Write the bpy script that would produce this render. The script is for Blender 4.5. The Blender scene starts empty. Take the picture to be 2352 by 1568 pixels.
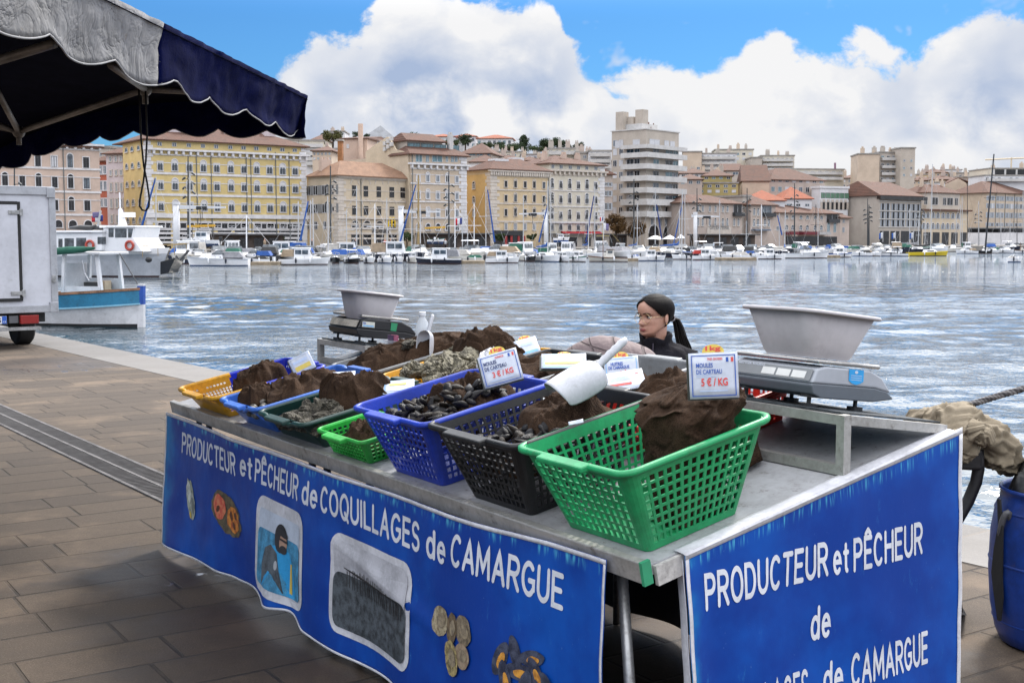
import bpy, bmesh, math, random
from mathutils import Vector, Matrix, noise as mnoise
random.seed(7)
sc = bpy.context.scene
COL = sc.collection

# ------------------------------------------------------------------ camera
FPX, EYE, HY = 2800.0, 1.65, 550.0            # focal length and horizon on a 2352 x 1568 frame
PITCH = math.atan((784 - HY) / FPX)
cd = bpy.data.cameras.new('camera')
cam = bpy.data.objects.new('camera', cd); COL.objects.link(cam)
cam.location = (0, 0, EYE); cam.rotation_euler = (math.pi / 2 - PITCH, 0, 0)
cd.sensor_width = 36; cd.lens = 36 * FPX / 2352; cd.clip_start = 0.05; cd.clip_end = 9000
sc.camera = cam
sc.view_settings.view_transform = 'Standard'; sc.view_settings.look = 'None'
sc.view_settings.gamma = 1; sc.view_settings.exposure = 0.72
sc.cycles.max_bounces = 6; sc.cycles.transparent_max_bounces = 8

def ray(x, y):
    u = (x - 1176) / FPX; v = -(y - 784) / FPX
    return Vector((u, math.cos(PITCH) + v * math.sin(PITCH), -math.sin(PITCH) + v * math.cos(PITCH)))
CAM = Vector((0, 0, EYE))
def at(x, y, Y): r = ray(x, y); return CAM + r * (Y / r.y)
def gz(x, y, z=0.0): r = ray(x, y); return CAM + r * ((z - EYE) / r.z)
def on_plane(x, y, P, d):                      # vertical plane through P along d -> (s, z)
    r = ray(x, y); det = -d[0] * r.y + d[1] * r.x
    bx, by = CAM.x - P[0], CAM.y - P[1]
    s = (-bx * r.y + by * r.x) / det; t = (d[0] * by - d[1] * bx) / det
    return s, EYE + r.z * t

# ------------------------------------------------------------------ sun and sky
SUN_AZ, SUN_EL = math.radians(30), math.radians(46)      # azimuth from +Y towards +X
sd = bpy.data.lights.new('sun', 'SUN'); sun = bpy.data.objects.new('sun', sd); COL.objects.link(sun)
sd.energy = 3.0; sd.angle = math.radians(12); sd.color = (1, .95, .88)
sdir = Vector((math.sin(SUN_AZ) * math.cos(SUN_EL), math.cos(SUN_AZ) * math.cos(SUN_EL), math.sin(SUN_EL)))
sun.rotation_euler = sdir.to_track_quat('Z', 'Y').to_euler(); sun.location = sdir * 50

class NT:
    """small node-tree helper"""
    def __init__(s, nt): s.nt = nt; s.n = nt.nodes; s.l = nt.links
    def new(s, t, **k):
        n = s.n.new(t)
        for a, b in k.items(): setattr(n, a, b)
        return n
    def put(s, sock, v):
        if isinstance(v, bpy.types.NodeSocket): s.l.new(v, sock)
        elif v is not None: sock.default_value = v
    def math(s, op, a, b=None, c=None, clamp=False):
        n = s.new('ShaderNodeMath', operation=op, use_clamp=clamp)
        for i, v in enumerate((a, b, c)):
            if v is not None: s.put(n.inputs[i], v)
        return n.outputs[0]
    def noise(s, vec, scale, detail=4, rough=.55, dist=0.0, lac=2.0):
        n = s.new('ShaderNodeTexNoise'); s.put(n.inputs['Vector'], vec); n.inputs['Scale'].default_value = scale
        n.inputs['Detail'].default_value = detail; n.inputs['Roughness'].default_value = rough
        n.inputs['Distortion'].default_value = dist; n.inputs['Lacunarity'].default_value = lac
        return n.outputs[0]
    def mix(s, f, a, b, mode='MIX'):
        n = s.new('ShaderNodeMix', data_type='RGBA', blend_type=mode); n.clamp_factor = True
        s.put(n.inputs[0], f); s.put(n.inputs[6], a); s.put(n.inputs[7], b); return n.outputs[2]
    def step(s, v, a, b):
        n = s.new('ShaderNodeMapRange', interpolation_type='SMOOTHSTEP'); s.put(n.inputs[0], v)
        n.inputs[1].default_value = a; n.inputs[2].default_value = b; return n.outputs[0]
    def map(s, vec, loc=(0, 0, 0), rot=(0, 0, 0), scale=(1, 1, 1)):
        n = s.new('ShaderNodeMapping'); s.put(n.inputs[0], vec)
        n.inputs[1].default_value = loc; n.inputs[2].default_value = rot; n.inputs[3].default_value = scale
        return n.outputs[0]
    def vmath(s, op, a, b=None):
        n = s.new('ShaderNodeVectorMath', operation=op); s.put(n.inputs[0], a)
        if b is not None: s.put(n.inputs[1], b)
        return n.outputs[0]
def rgb(r, g, b): return (r, g, b, 1.0)

world = bpy.data.worlds.new('World'); sc.world = world; world.use_nodes = True
w = NT(world.node_tree); w.n.clear()
wo = w.new('ShaderNodeOutputWorld'); bg = w.new('ShaderNodeBackground'); w.l.new(bg.outputs[0], wo.inputs[0])
SKY_STRENGTH = 0.1
bg.inputs[1].default_value = SKY_STRENGTH
sky = w.new('ShaderNodeTexSky', sky_type='NISHITA'); sky.sun_disc = False
sky.sun_elevation = SUN_EL; sky.sun_rotation = SUN_AZ; sky.air_density = 1.0; sky.dust_density = .6; sky.ozone_density = 2.2
tc = w.new('ShaderNodeTexCoord'); DIR = tc.outputs['Generated']
sx = w.new('ShaderNodeSeparateXYZ'); w.l.new(DIR, sx.inputs[0])
hyp = w.math('SQRT', w.math('ADD', w.math('MULTIPLY', sx.outputs[0], sx.outputs[0]), w.math('MULTIPLY', sx.outputs[1], sx.outputs[1])))
AZ = w.math('ARCTAN2', sx.outputs[0], sx.outputs[1])
HT = w.math('DIVIDE', sx.outputs[2], w.math('MAXIMUM', hyp, .02))
def azh(x, y): r = ray(x, y); return math.atan2(r.x, r.y), r.z / math.hypot(r.x, r.y)
# height of the cumulus tops over azimuth
TOPS = [(-.62, .03), (-.40, .02), (-.30, .03)] + [azh(*q) for q in ((560, 420), (615, 215), (640, 150), (700, 100), (790, 95), (850, 60), (880, -10), (930, -40), (1010, -35), (1110, -10), (1200, 5),
        (1260, 20), (1300, 75), (1350, 135), (1395, 165), (1450, 180), (1520, 195), (1590, 165), (1690, 150), (1750, 120), (1850, 140), (1930, 105), (1985, 95), (2060, 120), (2130, 110), (2200, 65), (2270, 40), (2352, 40))] + [(.46, .19), (.62, .16)]
fc = w.new('ShaderNodeFloatCurve'); cm = fc.mapping; cv = cm.curves[0]
pts = sorted(((a + .7) / 1.4, (h + .1) / .5) for a, h in TOPS)
while len(cv.points) < len(pts): cv.points.new(0, 0)
for p_, (a, b) in zip(cv.points, pts): p_.location = (a, b); p_.handle_type = 'AUTO'
cm.update()
w.l.new(w.math('MULTIPLY_ADD', AZ, 1 / 1.4, .5, clamp=True), fc.inputs[1])
ETOP = w.math('MULTIPLY_ADD', fc.outputs[0], .5, -.1)
DW = w.map(DIR, scale=(1, 1, 1.25))
warp = w.new('ShaderNodeTexNoise'); w.l.new(DW, warp.inputs[0]); warp.inputs['Scale'].default_value = 9; warp.inputs['Detail'].default_value = 3
wv = w.vmath('SUBTRACT', warp.outputs[1], (.5, .5, .5))
sc_ = w.new('ShaderNodeVectorMath', operation='SCALE'); w.l.new(wv, sc_.inputs[0]); sc_.inputs[3].default_value = .05
PW = w.vmath('ADD', DW, sc_.outputs[0])
def puff(vec, det):                              # billowing field: round lumps with fine fluff on them
    v = w.new('ShaderNodeTexVoronoi', feature='F1'); w.put(v.inputs['Vector'], vec); v.inputs['Scale'].default_value = 21
    return w.math('ADD', w.math('MULTIPLY_ADD', v.outputs['Distance'], -.5, .3), w.math('MULTIPLY_ADD', w.noise(vec, 22, det, .6), 1.15, -.575))
F0 = puff(PW, 6)
F1 = w.math('MULTIPLY_ADD', w.noise(w.vmath('ADD', PW, (-.012, .0, .016)), 15, 2, .5), 1.0, -.5)
dens = w.math('ADD', w.math('SUBTRACT', ETOP, HT), w.math('MULTIPLY', F0, .072))
MASK = w.step(dens, -.004, .009)
# a few loose scraps and a broken layer overhead that only the water and the reflections see
hi = w.noise(w.map(DIR, scale=(1, 1, 2.2)), 2.6, 4, .6)
over = w.math('MULTIPLY', w.step(hi, .24, .44), w.step(HT, .18, .30))
scrap = w.math('MULTIPLY', w.step(w.noise(PW, 12, 4, .66), .575, .68), w.math('MULTIPLY', w.step(HT, .03, .08), w.math('SUBTRACT', 1, w.step(HT, .15, .22))))
scrap = w.math('MULTIPLY', scrap, w.step(AZ, -.05, .05))
MASK = w.math('MAXIMUM', MASK, w.math('MAXIMUM', w.math('MULTIPLY', over, .95), w.math('MULTIPLY', scrap, .6)))
relief = w.math('SUBTRACT', w.math('MULTIPLY', F0, .8), F1)
big = w.noise(PW, 6.5, 2, .55)
depth_in = w.step(dens, .0, .10)
shade = w.math('ADD', w.math('MULTIPLY', w.step(big, .42, .60), .85), w.math('MULTIPLY', relief, -3.2))
shade = w.math('MULTIPLY', w.math('MULTIPLY', w.math('MULTIPLY_ADD', depth_in, .7, .3), w.math('MULTIPLY_ADD', w.step(HT, .03, .12), .75, .25)), shade, clamp=True)
CW, CG = rgb(10.2, 10.2, 10.3), rgb(4.5, 5.6, 7.8)
cl = w.mix(shade, CW, CG)
cl = w.mix(w.step(HT, .075, .005), cl, rgb(8.4, 8.8, 9.5))
skyc = w.mix(1.0, sky.outputs[0], rgb(.35, .78, 1.24), 'MULTIPLY')
gain = w.math('MULTIPLY_ADD', w.step(HT, .17, .32), 1.10, .545)            # the thin bright overcast overhead is brighter than the band near the horizon
gm = w.new('ShaderNodeVectorMath', operation='SCALE'); w.l.new(w.mix(MASK, skyc, cl), gm.inputs[0]); w.l.new(gain, gm.inputs[3]); w.l.new(gm.outputs[0], bg.inputs[0])

# ------------------------------------------------------------------ mesh and material helpers
class MB:
    """collects geometry and links it as ONE mesh object"""
    def __init__(s): s.v = []; s.f = []; s.m = []; s.mi = 0
    def add(s, vs, fs):
        o = len(s.v); s.v += [tuple(q) for q in vs]
        for q in fs: s.f.append(tuple(i + o for i in q)); s.m.append(s.mi)
        return s
    def quad(s, a, b, c, d): return s.add((a, b, c, d), ((0, 1, 2, 3),))
    def box(s, c, size, M=None):
        hx, hy, hz = size[0] / 2, size[1] / 2, size[2] / 2
        vs = [Vector((x * hx, y * hy, z * hz)) for x, y, z in ((-1, -1, -1), (1, -1, -1), (1, 1, -1), (-1, 1, -1), (-1, -1, 1), (1, -1, 1), (1, 1, 1), (-1, 1, 1))]
        if M is not None: vs = [M @ q for q in vs]
        c = Vector(c); return s.add([q + c for q in vs], ((0, 3, 2, 1), (4, 5, 6, 7), (0, 1, 5, 4), (1, 2, 6, 5), (2, 3, 7, 6), (3, 0, 4, 7)))
    def span(s, a, b): return s.box([(a[i] + b[i]) / 2 for i in range(3)], [abs(b[i] - a[i]) for i in range(3)])
    def hexa(s, lo, hi):                          # two quads of corners, bottom and top
        return s.add(list(lo) + list(hi), ((0, 3, 2, 1), (4, 5, 6, 7), (0, 1, 5, 4), (1, 2, 6, 5), (2, 3, 7, 6), (3, 0, 4, 7)))
    def prism(s, poly, ext):                      # polygon of 3-D points pushed along a vector
        n = len(poly); e = Vector(ext); vs = [Vector(q) for q in poly]; vs += [q + e for q in vs]
        return s.add(vs, [tuple(range(n))[::-1], tuple(range(n, 2 * n))] + [(i, (i + 1) % n, n + (i + 1) % n, n + i) for i in range(n)])
    def tube(s, pts, r, n=8, caps=True, closed=False):
        pts = [Vector(q) for q in pts]; k = len(pts); rs = r if isinstance(r, (list, tuple)) else [r] * k
        rings = []; up = None
        for i, q in enumerate(pts):
            if closed: t = pts[(i + 1) % k] - pts[i - 1]
            else: t = pts[min(i + 1, k - 1)] - pts[max(i - 1, 0)]
            t.normalize()
            if up is None:
                up = Vector((0, 0, 1)) if abs(t.z) < .9 else Vector((1, 0, 0))
            a = t.cross(up)
            if a.length < 1e-4: a = t.cross(Vector((.3, 1, .2)))
            a.normalize(); b = a.cross(t); up = b
            rings.append([q + a * (rs[i] * math.cos(2 * math.pi * j / n)) + b * (rs[i] * math.sin(2 * math.pi * j / n)) for j in range(n)])
        fs = []
        for i in range(k if closed else k - 1):
            i2 = (i + 1) % k
            for j in range(n): fs.append((i * n + j, i * n + (j + 1) % n, i2 * n + (j + 1) % n, i2 * n + j))
        if caps and not closed: fs += [tuple(range(n))[::-1], tuple(range((k - 1) * n, k * n))]
        return s.add([q for g in rings for q in g], fs)
    def loft(s, rings, cap0=True, cap1=True, closed=True):
        n = len(rings[0]); fs = []
        for i in range(len(rings) - 1):
            for j in range(n if closed else n - 1):
                fs.append((i * n + j, i * n + (j + 1) % n, (i + 1) * n + (j + 1) % n, (i + 1) * n + j))
        if cap0: fs.append(tuple(range(n))[::-1])
        if cap1: fs.append(tuple(range((len(rings) - 1) * n, len(rings) * n)))
        return s.add([q for g in rings for q in g], fs)
    def lathe(s, prof, c=(0, 0, 0), n=24, cap=True):
        c = Vector(c)
        return s.loft([[c + Vector((r * math.cos(2 * math.pi * j / n), r * math.sin(2 * math.pi * j / n), z)) for j in range(n)] for r, z in prof], cap, cap)
    def grid(s, fn, nu, nv):
        vs = [fn(i / nu, j / nv) for j in range(nv + 1) for i in range(nu + 1)]
        return s.add(vs, [(j * (nu + 1) + i, j * (nu + 1) + i + 1, (j + 1) * (nu + 1) + i + 1, (j + 1) * (nu + 1) + i) for j in range(nv) for i in range(nu)])
    def ball(s, c, r, n=10, m=7, M=None):
        c = Vector(c); r = (r, r, r) if not isinstance(r, (tuple, list)) else r
        rings = []
        for i in range(m + 1):
            th = math.pi * (.03 + .94 * i / m)
            rings.append([Vector((r[0] * math.sin(th) * math.cos(2 * math.pi * j / n), r[1] * math.sin(th) * math.sin(2 * math.pi * j / n), -r[2] * math.cos(th))) for j in range(n)])
        if M is not None: rings = [[M @ q for q in g] for g in rings]
        return s.loft([[q + c for q in g] for g in rings])
    def mesh(s, name, mats, smooth=False):
        me = bpy.data.meshes.new(name); me.from_pydata(s.v, [], s.f)
        for m in (mats if isinstance(mats, (list, tuple)) else [mats]): me.materials.append(m)
        me.polygons.foreach_set('material_index', s.m)
        if smooth: me.polygons.foreach_set('use_smooth', [True] * len(s.f))
        me.update(); return me
    def build(s, name, mats, parent=None, smooth=False, world=False, fix=True):
        if world and parent is not None:
            inv = Matrix.LocRotScale(parent.location, parent.rotation_euler, parent.scale).inverted()
            s.v = [tuple(inv @ Vector(q)) for q in s.v]
        me = s.mesh(name, mats, smooth)
        if fix:
            b = bmesh.new(); b.from_mesh(me); bmesh.ops.recalc_face_normals(b, faces=b.faces); b.to_mesh(me); b.free()
        return obj(name, me, parent)
def obj(name, me, parent=None):
    o = bpy.data.objects.new(name, me); COL.objects.link(o)
    if parent is not None: o.parent = parent
    return o
def tag(o, label=None, cat=None, group=None, kind=None):
    if label: o['label'] = label
    if cat: o['category'] = cat
    if group: o['group'] = group
    if kind: o['kind'] = kind
    return o
def thing(name, label, cat, loc=(0, 0, 0), rz=0.0, group=None):
    o = bpy.data.objects.new(name, None); COL.objects.link(o); o.empty_display_size = .2
    o.location = loc; o.rotation_euler = (0, 0, rz)
    return tag(o, label, cat, group)
def solid(o, t, off=-1):
    m = o.modifiers.new('thick', 'SOLIDIFY'); m.thickness = t; m.offset = off; return o
def bevel(o, wd, seg=2):
    m = o.modifiers.new('bevel', 'BEVEL'); m.width = wd; m.segments = seg; m.limit_method = 'ANGLE'; m.angle_limit = math.radians(40); return o
def subsurf(o, n=1):
    m = o.modifiers.new('sub', 'SUBSURF'); m.levels = n; m.render_levels = n; return o

MATS = {}
def mat(name, col, rough=.6, var=.12, vs=3.0, bump=0.0, bs=60.0, metal=0.0, col2=None, spec=.5, dirt=0.0, trans=0.0):
    """procedural material: base colour broken up by two scales of noise, optional second tone, speckled dirt and bump"""
    if name in MATS: return MATS[name]
    m = bpy.data.materials.new(name); m.use_nodes = True; t = NT(m.node_tree); b = t.n['Principled BSDF']
    co = t.new('ShaderNodeTexCoord').outputs['Object']
    c = rgb(*col); d = rgb(*(col2 or [q * (1 - var * 1.6) for q in col]))
    f = t.math('ADD', t.math('MULTIPLY', t.noise(co, vs, 6, .6), .7), t.math('MULTIPLY', t.noise(co, vs * 9, 3, .6), .3))
    cc = t.mix(t.step(f, .38, .64), c, d)
    if dirt: cc = t.mix(t.math('MULTIPLY', t.step(t.noise(co, vs * 4, 8, .75), .56, .70), dirt), cc, rgb(.09, .065, .045))
    t.put(b.inputs['Base Color'], cc)
    t.put(b.inputs['Roughness'], t.math('MULTIPLY_ADD', f, .3, rough - .15, clamp=True)); b.inputs['Metallic'].default_value = metal
    b.inputs['Specular IOR Level'].default_value = spec
    if trans: b.inputs['Transmission Weight'].default_value = trans
    if bump:
        bn = t.new('ShaderNodeBump'); bn.inputs['Strength'].default_value = bump; bn.inputs['Distance'].default_value = .01
        t.put(bn.inputs['Height'], t.noise(co, bs, 5, .6)); t.put(b.inputs['Normal'], bn.outputs[0])
    MATS[name] = m; return m
def mat_nodes(name):
    m = bpy.data.materials.new(name); m.use_nodes = True; t = NT(m.node_tree); MATS[name] = m
    return m, t, t.n['Principled BSDF'], t.new('ShaderNodeTexCoord').outputs['Object']

# ------------------------------------------------------------------ ground, quay edge and water
WATER = -1.1
TA = Vector((.55319, -.83305, 0)); NB = Vector((.83305, .55319, 0))       # along / across the stall (and the paving)
E0 = Vector((-8.271, 21.4, 0)); ED = Vector((.604, -.797, 0)).normalized(); EN = Vector((-ED.y, ED.x, 0))   # quay edge, EN towards the water

m, t, b, co = mat_nodes('paving_stone')
rot = math.atan2(NB.y, NB.x)
pc = t.map(co, rot=(0, 0, -rot))
br = t.new('ShaderNodeTexBrick'); t.put(br.inputs['Vector'], pc)
br.offset = .37; br.offset_frequency = 3; br.squash = 1.2; br.squash_frequency = 2; br.inputs['Scale'].default_value = 1.0; br.inputs['Mortar Size'].default_value = .010; br.inputs['Mortar Smooth'].default_value = .5
br.inputs['Brick Width'].default_value = .58; br.inputs['Row Height'].default_value = .31; br.inputs['Bias'].default_value = 0
br.inputs['Color1'].default_value = rgb(.112, .084, .060); br.inputs['Color2'].default_value = rgb(.064, .050, .039); br.inputs['Mortar'].default_value = rgb(.010, .008, .007)
speck = t.noise(co, 130, 3, .7); blot = t.noise(co, 1.1, 7, .62); mid = t.noise(co, 14, 6, .7)
pv = t.mix(t.math('MULTIPLY', br.outputs['Fac'], t.step(t.noise(co, 1.6, 5, .7), .66, .40)), t.mix(br.outputs['Fac'], br.outputs['Color'], rgb(.060, .046, .034)), br.outputs['Color'])
c = t.mix(t.math('MULTIPLY', t.step(speck, .40, .60), .7), pv, rgb(.045, .033, .024))
c = t.mix(t.math('MULTIPLY', t.step(t.noise(co, 170, 2, .6), .62, .72), .5), c, rgb(.34, .28, .21))
c = t.mix(t.math('MULTIPLY', t.step(mid, .42, .70), .6), c, rgb(.064, .048, .036))
c = t.mix(t.math('MULTIPLY', t.step(blot, .5, .68), .45), c, rgb(.20, .145, .10))
# film of water round the stall's foot and by the truck, darker and glossier; under the table, painted shade
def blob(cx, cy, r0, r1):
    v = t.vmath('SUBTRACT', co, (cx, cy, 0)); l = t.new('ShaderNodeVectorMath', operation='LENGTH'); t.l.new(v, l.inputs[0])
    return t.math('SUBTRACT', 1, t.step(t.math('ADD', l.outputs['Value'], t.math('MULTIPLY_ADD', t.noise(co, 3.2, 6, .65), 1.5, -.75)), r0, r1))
wet_shade = t.math('MAXIMUM', blob(-.95, 5.0, .35, 1.1), t.math('MAXIMUM', blob(-1.75, 6.0, .15, .7), t.math('MAXIMUM', blob(-.1, 3.9, .5, 1.3), blob(.75, 4.15, .9, 1.5))))
wet_shade = t.math('MAXIMUM', wet_shade, t.math('MAXIMUM', blob(-6.2, 16.0, .6, 1.6), t.math('MULTIPLY', blob(-1.4, 4.4, .0, .9), .6)))
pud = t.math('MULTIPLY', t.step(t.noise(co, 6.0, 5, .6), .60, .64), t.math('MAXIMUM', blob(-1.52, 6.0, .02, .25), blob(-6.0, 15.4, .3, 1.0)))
c = t.mix(t.math('MULTIPLY', wet_shade, .8), c, t.mix(1.0, c, rgb(.36, .31, .28), 'MULTIPLY'))
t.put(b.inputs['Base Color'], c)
b.inputs['Specular IOR Level'].default_value = .32; rg = t.math('MULTIPLY_ADD', wet_shade, -.28, .84); rg = t.math('MULTIPLY', rg, t.math('MULTIPLY_ADD', pud, -.93, 1)); t.put(b.inputs['Roughness'], rg)
h = t.math('ADD', t.math('MULTIPLY', br.outputs['Fac'], -1.0), t.math('ADD', t.math('MULTIPLY', speck, .22), t.math('MULTIPLY', mid, .25)))
bn = t.new('ShaderNodeBump'); t.put(bn.inputs['Strength'], t.math('MULTIPLY_ADD', pud, -.88, .9)); bn.inputs['Distance'].default_value = .007
t.put(bn.inputs['Height'], h); t.put(b.inputs['Normal'], bn.outputs[0])

m, t, b, co = mat_nodes('quay_coping')
pc = t.map(co, rot=(0, 0, -math.atan2(ED.y, ED.x)))
br = t.new('ShaderNodeTexBrick'); t.put(br.inputs['Vector'], pc); br.offset = 0; br.inputs['Scale'].default_value = 1
br.inputs['Brick Width'].default_value = 1.9; br.inputs['Row Height'].default_value = 30; br.inputs['Mortar Size'].default_value = .01
br.inputs['Color1'].default_value = rgb(.165, .155, .145); br.inputs['Color2'].default_value = rgb(.125, .118, .11); br.inputs['Mortar'].default_value = rgb(.16, .14, .12)
c = t.mix(t.math('MULTIPLY', t.step(t.noise(co, 3, 8, .7), .45, .7), .55), br.outputs['Color'], rgb(.13, .12, .115))
c = t.mix(t.math('MULTIPLY', t.step(t.noise(co, 90, 3, .7), .5, .7), .35), c, rgb(.25, .23, .22))
t.put(b.inputs['Base Color'], c); t.put(b.inputs['Roughness'], t.math('MULTIPLY_ADD', t.noise(co, 2.2, 5, .6), .4, .50)); b.inputs['Specular IOR Level'].default_value = .25
bn = t.new('ShaderNodeBump'); bn.inputs['Strength'].default_value = .5; bn.inputs['Distance'].default_value = .006; t.put(bn.inputs['Height'], t.noise(co, 60, 4, .7)); t.put(b.inputs['Normal'], bn.outputs[0])

def edge(s, n, z=0.0): q = E0 + ED * s + EN * n; return Vector((q.x, q.y, z))
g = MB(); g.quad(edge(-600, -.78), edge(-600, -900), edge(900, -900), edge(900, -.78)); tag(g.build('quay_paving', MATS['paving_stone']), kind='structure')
g = MB(); g.hexa([edge(-600, -.78, -1.6), edge(900, -.78, -1.6), edge(900, 0, -1.6), edge(-600, 0, -1.6)], [edge(-600, -.78, .004), edge(900, -.78, .004), edge(900, -.03, .004), edge(-600, -.03, .004)])
tag(g.build('quay_edge', MATS['quay_coping']), kind='structure')

m, t, b, co = mat_nodes('harbour_water')
b.inputs['Base Color'].default_value = rgb(.012, .030, .040); b.inputs['Roughness'].default_value = .03; b.inputs['IOR'].default_value = 2.4
wc = t.map(co, rot=(0, 0, .10), scale=(1, 1.0, 1))
gust = t.step(t.noise(t.map(co, scale=(.35, 1, 1)), .055, 4, .6), .40, .62)
n1 = t.noise(wc, .62, 1.5, .45, .25)
n2 = t.noise(t.map(wc, rot=(0, 0, .6), loc=(3, 9, 0)), 1.9, 2, .5, .3)
n3 = t.noise(t.map(wc, scale=(.8, 1.1, 1)), 6.5, 2, .5)
sy_ = t.new('ShaderNodeSeparateXYZ'); t.l.new(co, sy_.inputs[0]); far = t.math('MULTIPLY_ADD', t.step(sy_.outputs[1], 48, 80), .88, .12)
hh = t.math('ADD', t.math('MULTIPLY', n1, t.math('MULTIPLY', far, .5)), t.math('ADD', t.math('MULTIPLY', n2, t.math('MULTIPLY', far, t.math('MULTIPLY_ADD', gust, .18, .14))), t.math('MULTIPLY', n3, t.math('MULTIPLY_ADD', gust, .045, .016))))
bn = t.new('ShaderNodeBump'); bn.inputs['Strength'].default_value = 1.0; bn.inputs['Distance'].default_value = .46
t.put(bn.inputs['Height'], hh); t.put(b.inputs['Normal'], bn.outputs[0])
import numpy as np
def water_mesh():
    """wind ripples as real relief out to 75 m (finer rows near the quay), flat beyond"""
    Ys = [5.0]
    while Ys[-1] < 80: Ys.append(Ys[-1] + max(.085, Ys[-1] ** 2 / 9500))
    Ys = np.array(Ys); nc = 760; U = np.linspace(-.50, .50, nc); X = Ys[:, None] * U[None, :]; Y = np.repeat(Ys[:, None], nc, 1); r = np.random.RandomState(11); Z = np.zeros_like(X)
    px_ = X + .35 * np.sin(.31 * Y + .17 * X) + .2 * np.sin(.83 * X - .4 * Y); py_ = Y + .4 * np.sin(.27 * X + 1) + .25 * np.sin(.71 * Y + .5 * X)
    for lam, n, sl in ((5.2, 5, .035), (2.9, 9, .06), (1.7, 12, .065), (1.0, 12, .06), (.62, 12, .05), (.40, 10, .035)):
        for _ in range(n):
            k = 2 * np.pi / (lam * r.uniform(.78, 1.28)); th = r.normal(-1.35, .62); A_ = sl / k / np.sqrt(n) * 1.02; q = k * (np.cos(th) * px_ + np.sin(th) * py_) + r.uniform(0, 6.28); Z += A_ * (np.sin(q) + .22 * np.sin(2 * q + 1.2))
    gust = .72 + .28 * np.sin(.11 * X + .05 * Y + .6) * np.sin(.07 * Y - .09 * X + 2); Z *= gust
    Z *= np.clip((Y[:, :] - 5) / 1.5, 0, 1) * np.clip((79 - Y) / 25, 0, 1) * np.clip((.5 - np.abs(U[None, :])) / .03, 0, 1)
    nr = len(Ys); V = np.stack([X, Y, Z + WATER], -1).reshape(-1, 3); idx = np.arange(nr * nc).reshape(nr, nc); Q = np.stack([idx[:-1, :-1], idx[:-1, 1:], idx[1:, 1:], idx[1:, :-1]], -1).reshape(-1, 4)
    y0, y1 = float(Ys[0]), float(Ys[-1]); ext = np.array([(-2500, -300), (2500, -300), (2500, y0), (-2500, y0), (-y0 / 2, y0), (y0 / 2, y0), (-y1 / 2, y1), (y1 / 2, y1), (-2500, y1), (2500, y1), (-2500, 3500), (2500, 3500)], float); o = len(V)
    V = np.vstack([V, np.column_stack([ext, np.full(len(ext), WATER)])]); Q = np.vstack([Q, np.array([(0, 1, 2, 3), (3, 4, 6, 8), (5, 2, 9, 7), (8, 9, 11, 10)]) + o])
    me = bpy.data.meshes.new('water'); me.vertices.add(len(V)); me.vertices.foreach_set('co', V.astype(np.float32).ravel()); me.loops.add(Q.size); me.loops.foreach_set('vertex_index', Q.astype(np.int32).ravel()); me.polygons.add(len(Q)); me.polygons.foreach_set('loop_start', np.arange(0, Q.size, 4, dtype=np.int32)); me.polygons.foreach_set('use_smooth', np.ones(len(Q), bool))
    me.materials.append(MATS['harbour_water']); me.update(calc_edges=True); me.validate(); return me
tag(obj('water', water_mesh()), kind='structure')
# ================================================================== THE STALL
TL = Vector((-1.79961, 6.46866, .78)); LEN = 3.9156; TN = TL + TA * LEN
TB = Vector((.81584, .54176, .20224)).normalized(); TCN = TA.cross(TB).normalized()
if TCN.z < 0: TCN = -TCN
def T(a, b, c=0.0): return TL + TA * a + TB * b + TCN * c
RT = Matrix((TA, TB, TCN)).transposed()
def tthing(name, label, cat, a, b, c=0.0, yaw=0.0, group=None):
    o = thing(name, label, cat, T(a, b, c), 0, group)
    o.rotation_euler = (RT @ Matrix.Rotation(yaw, 3, 'Z')).to_euler(); return o
def wfix(o): return o

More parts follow.
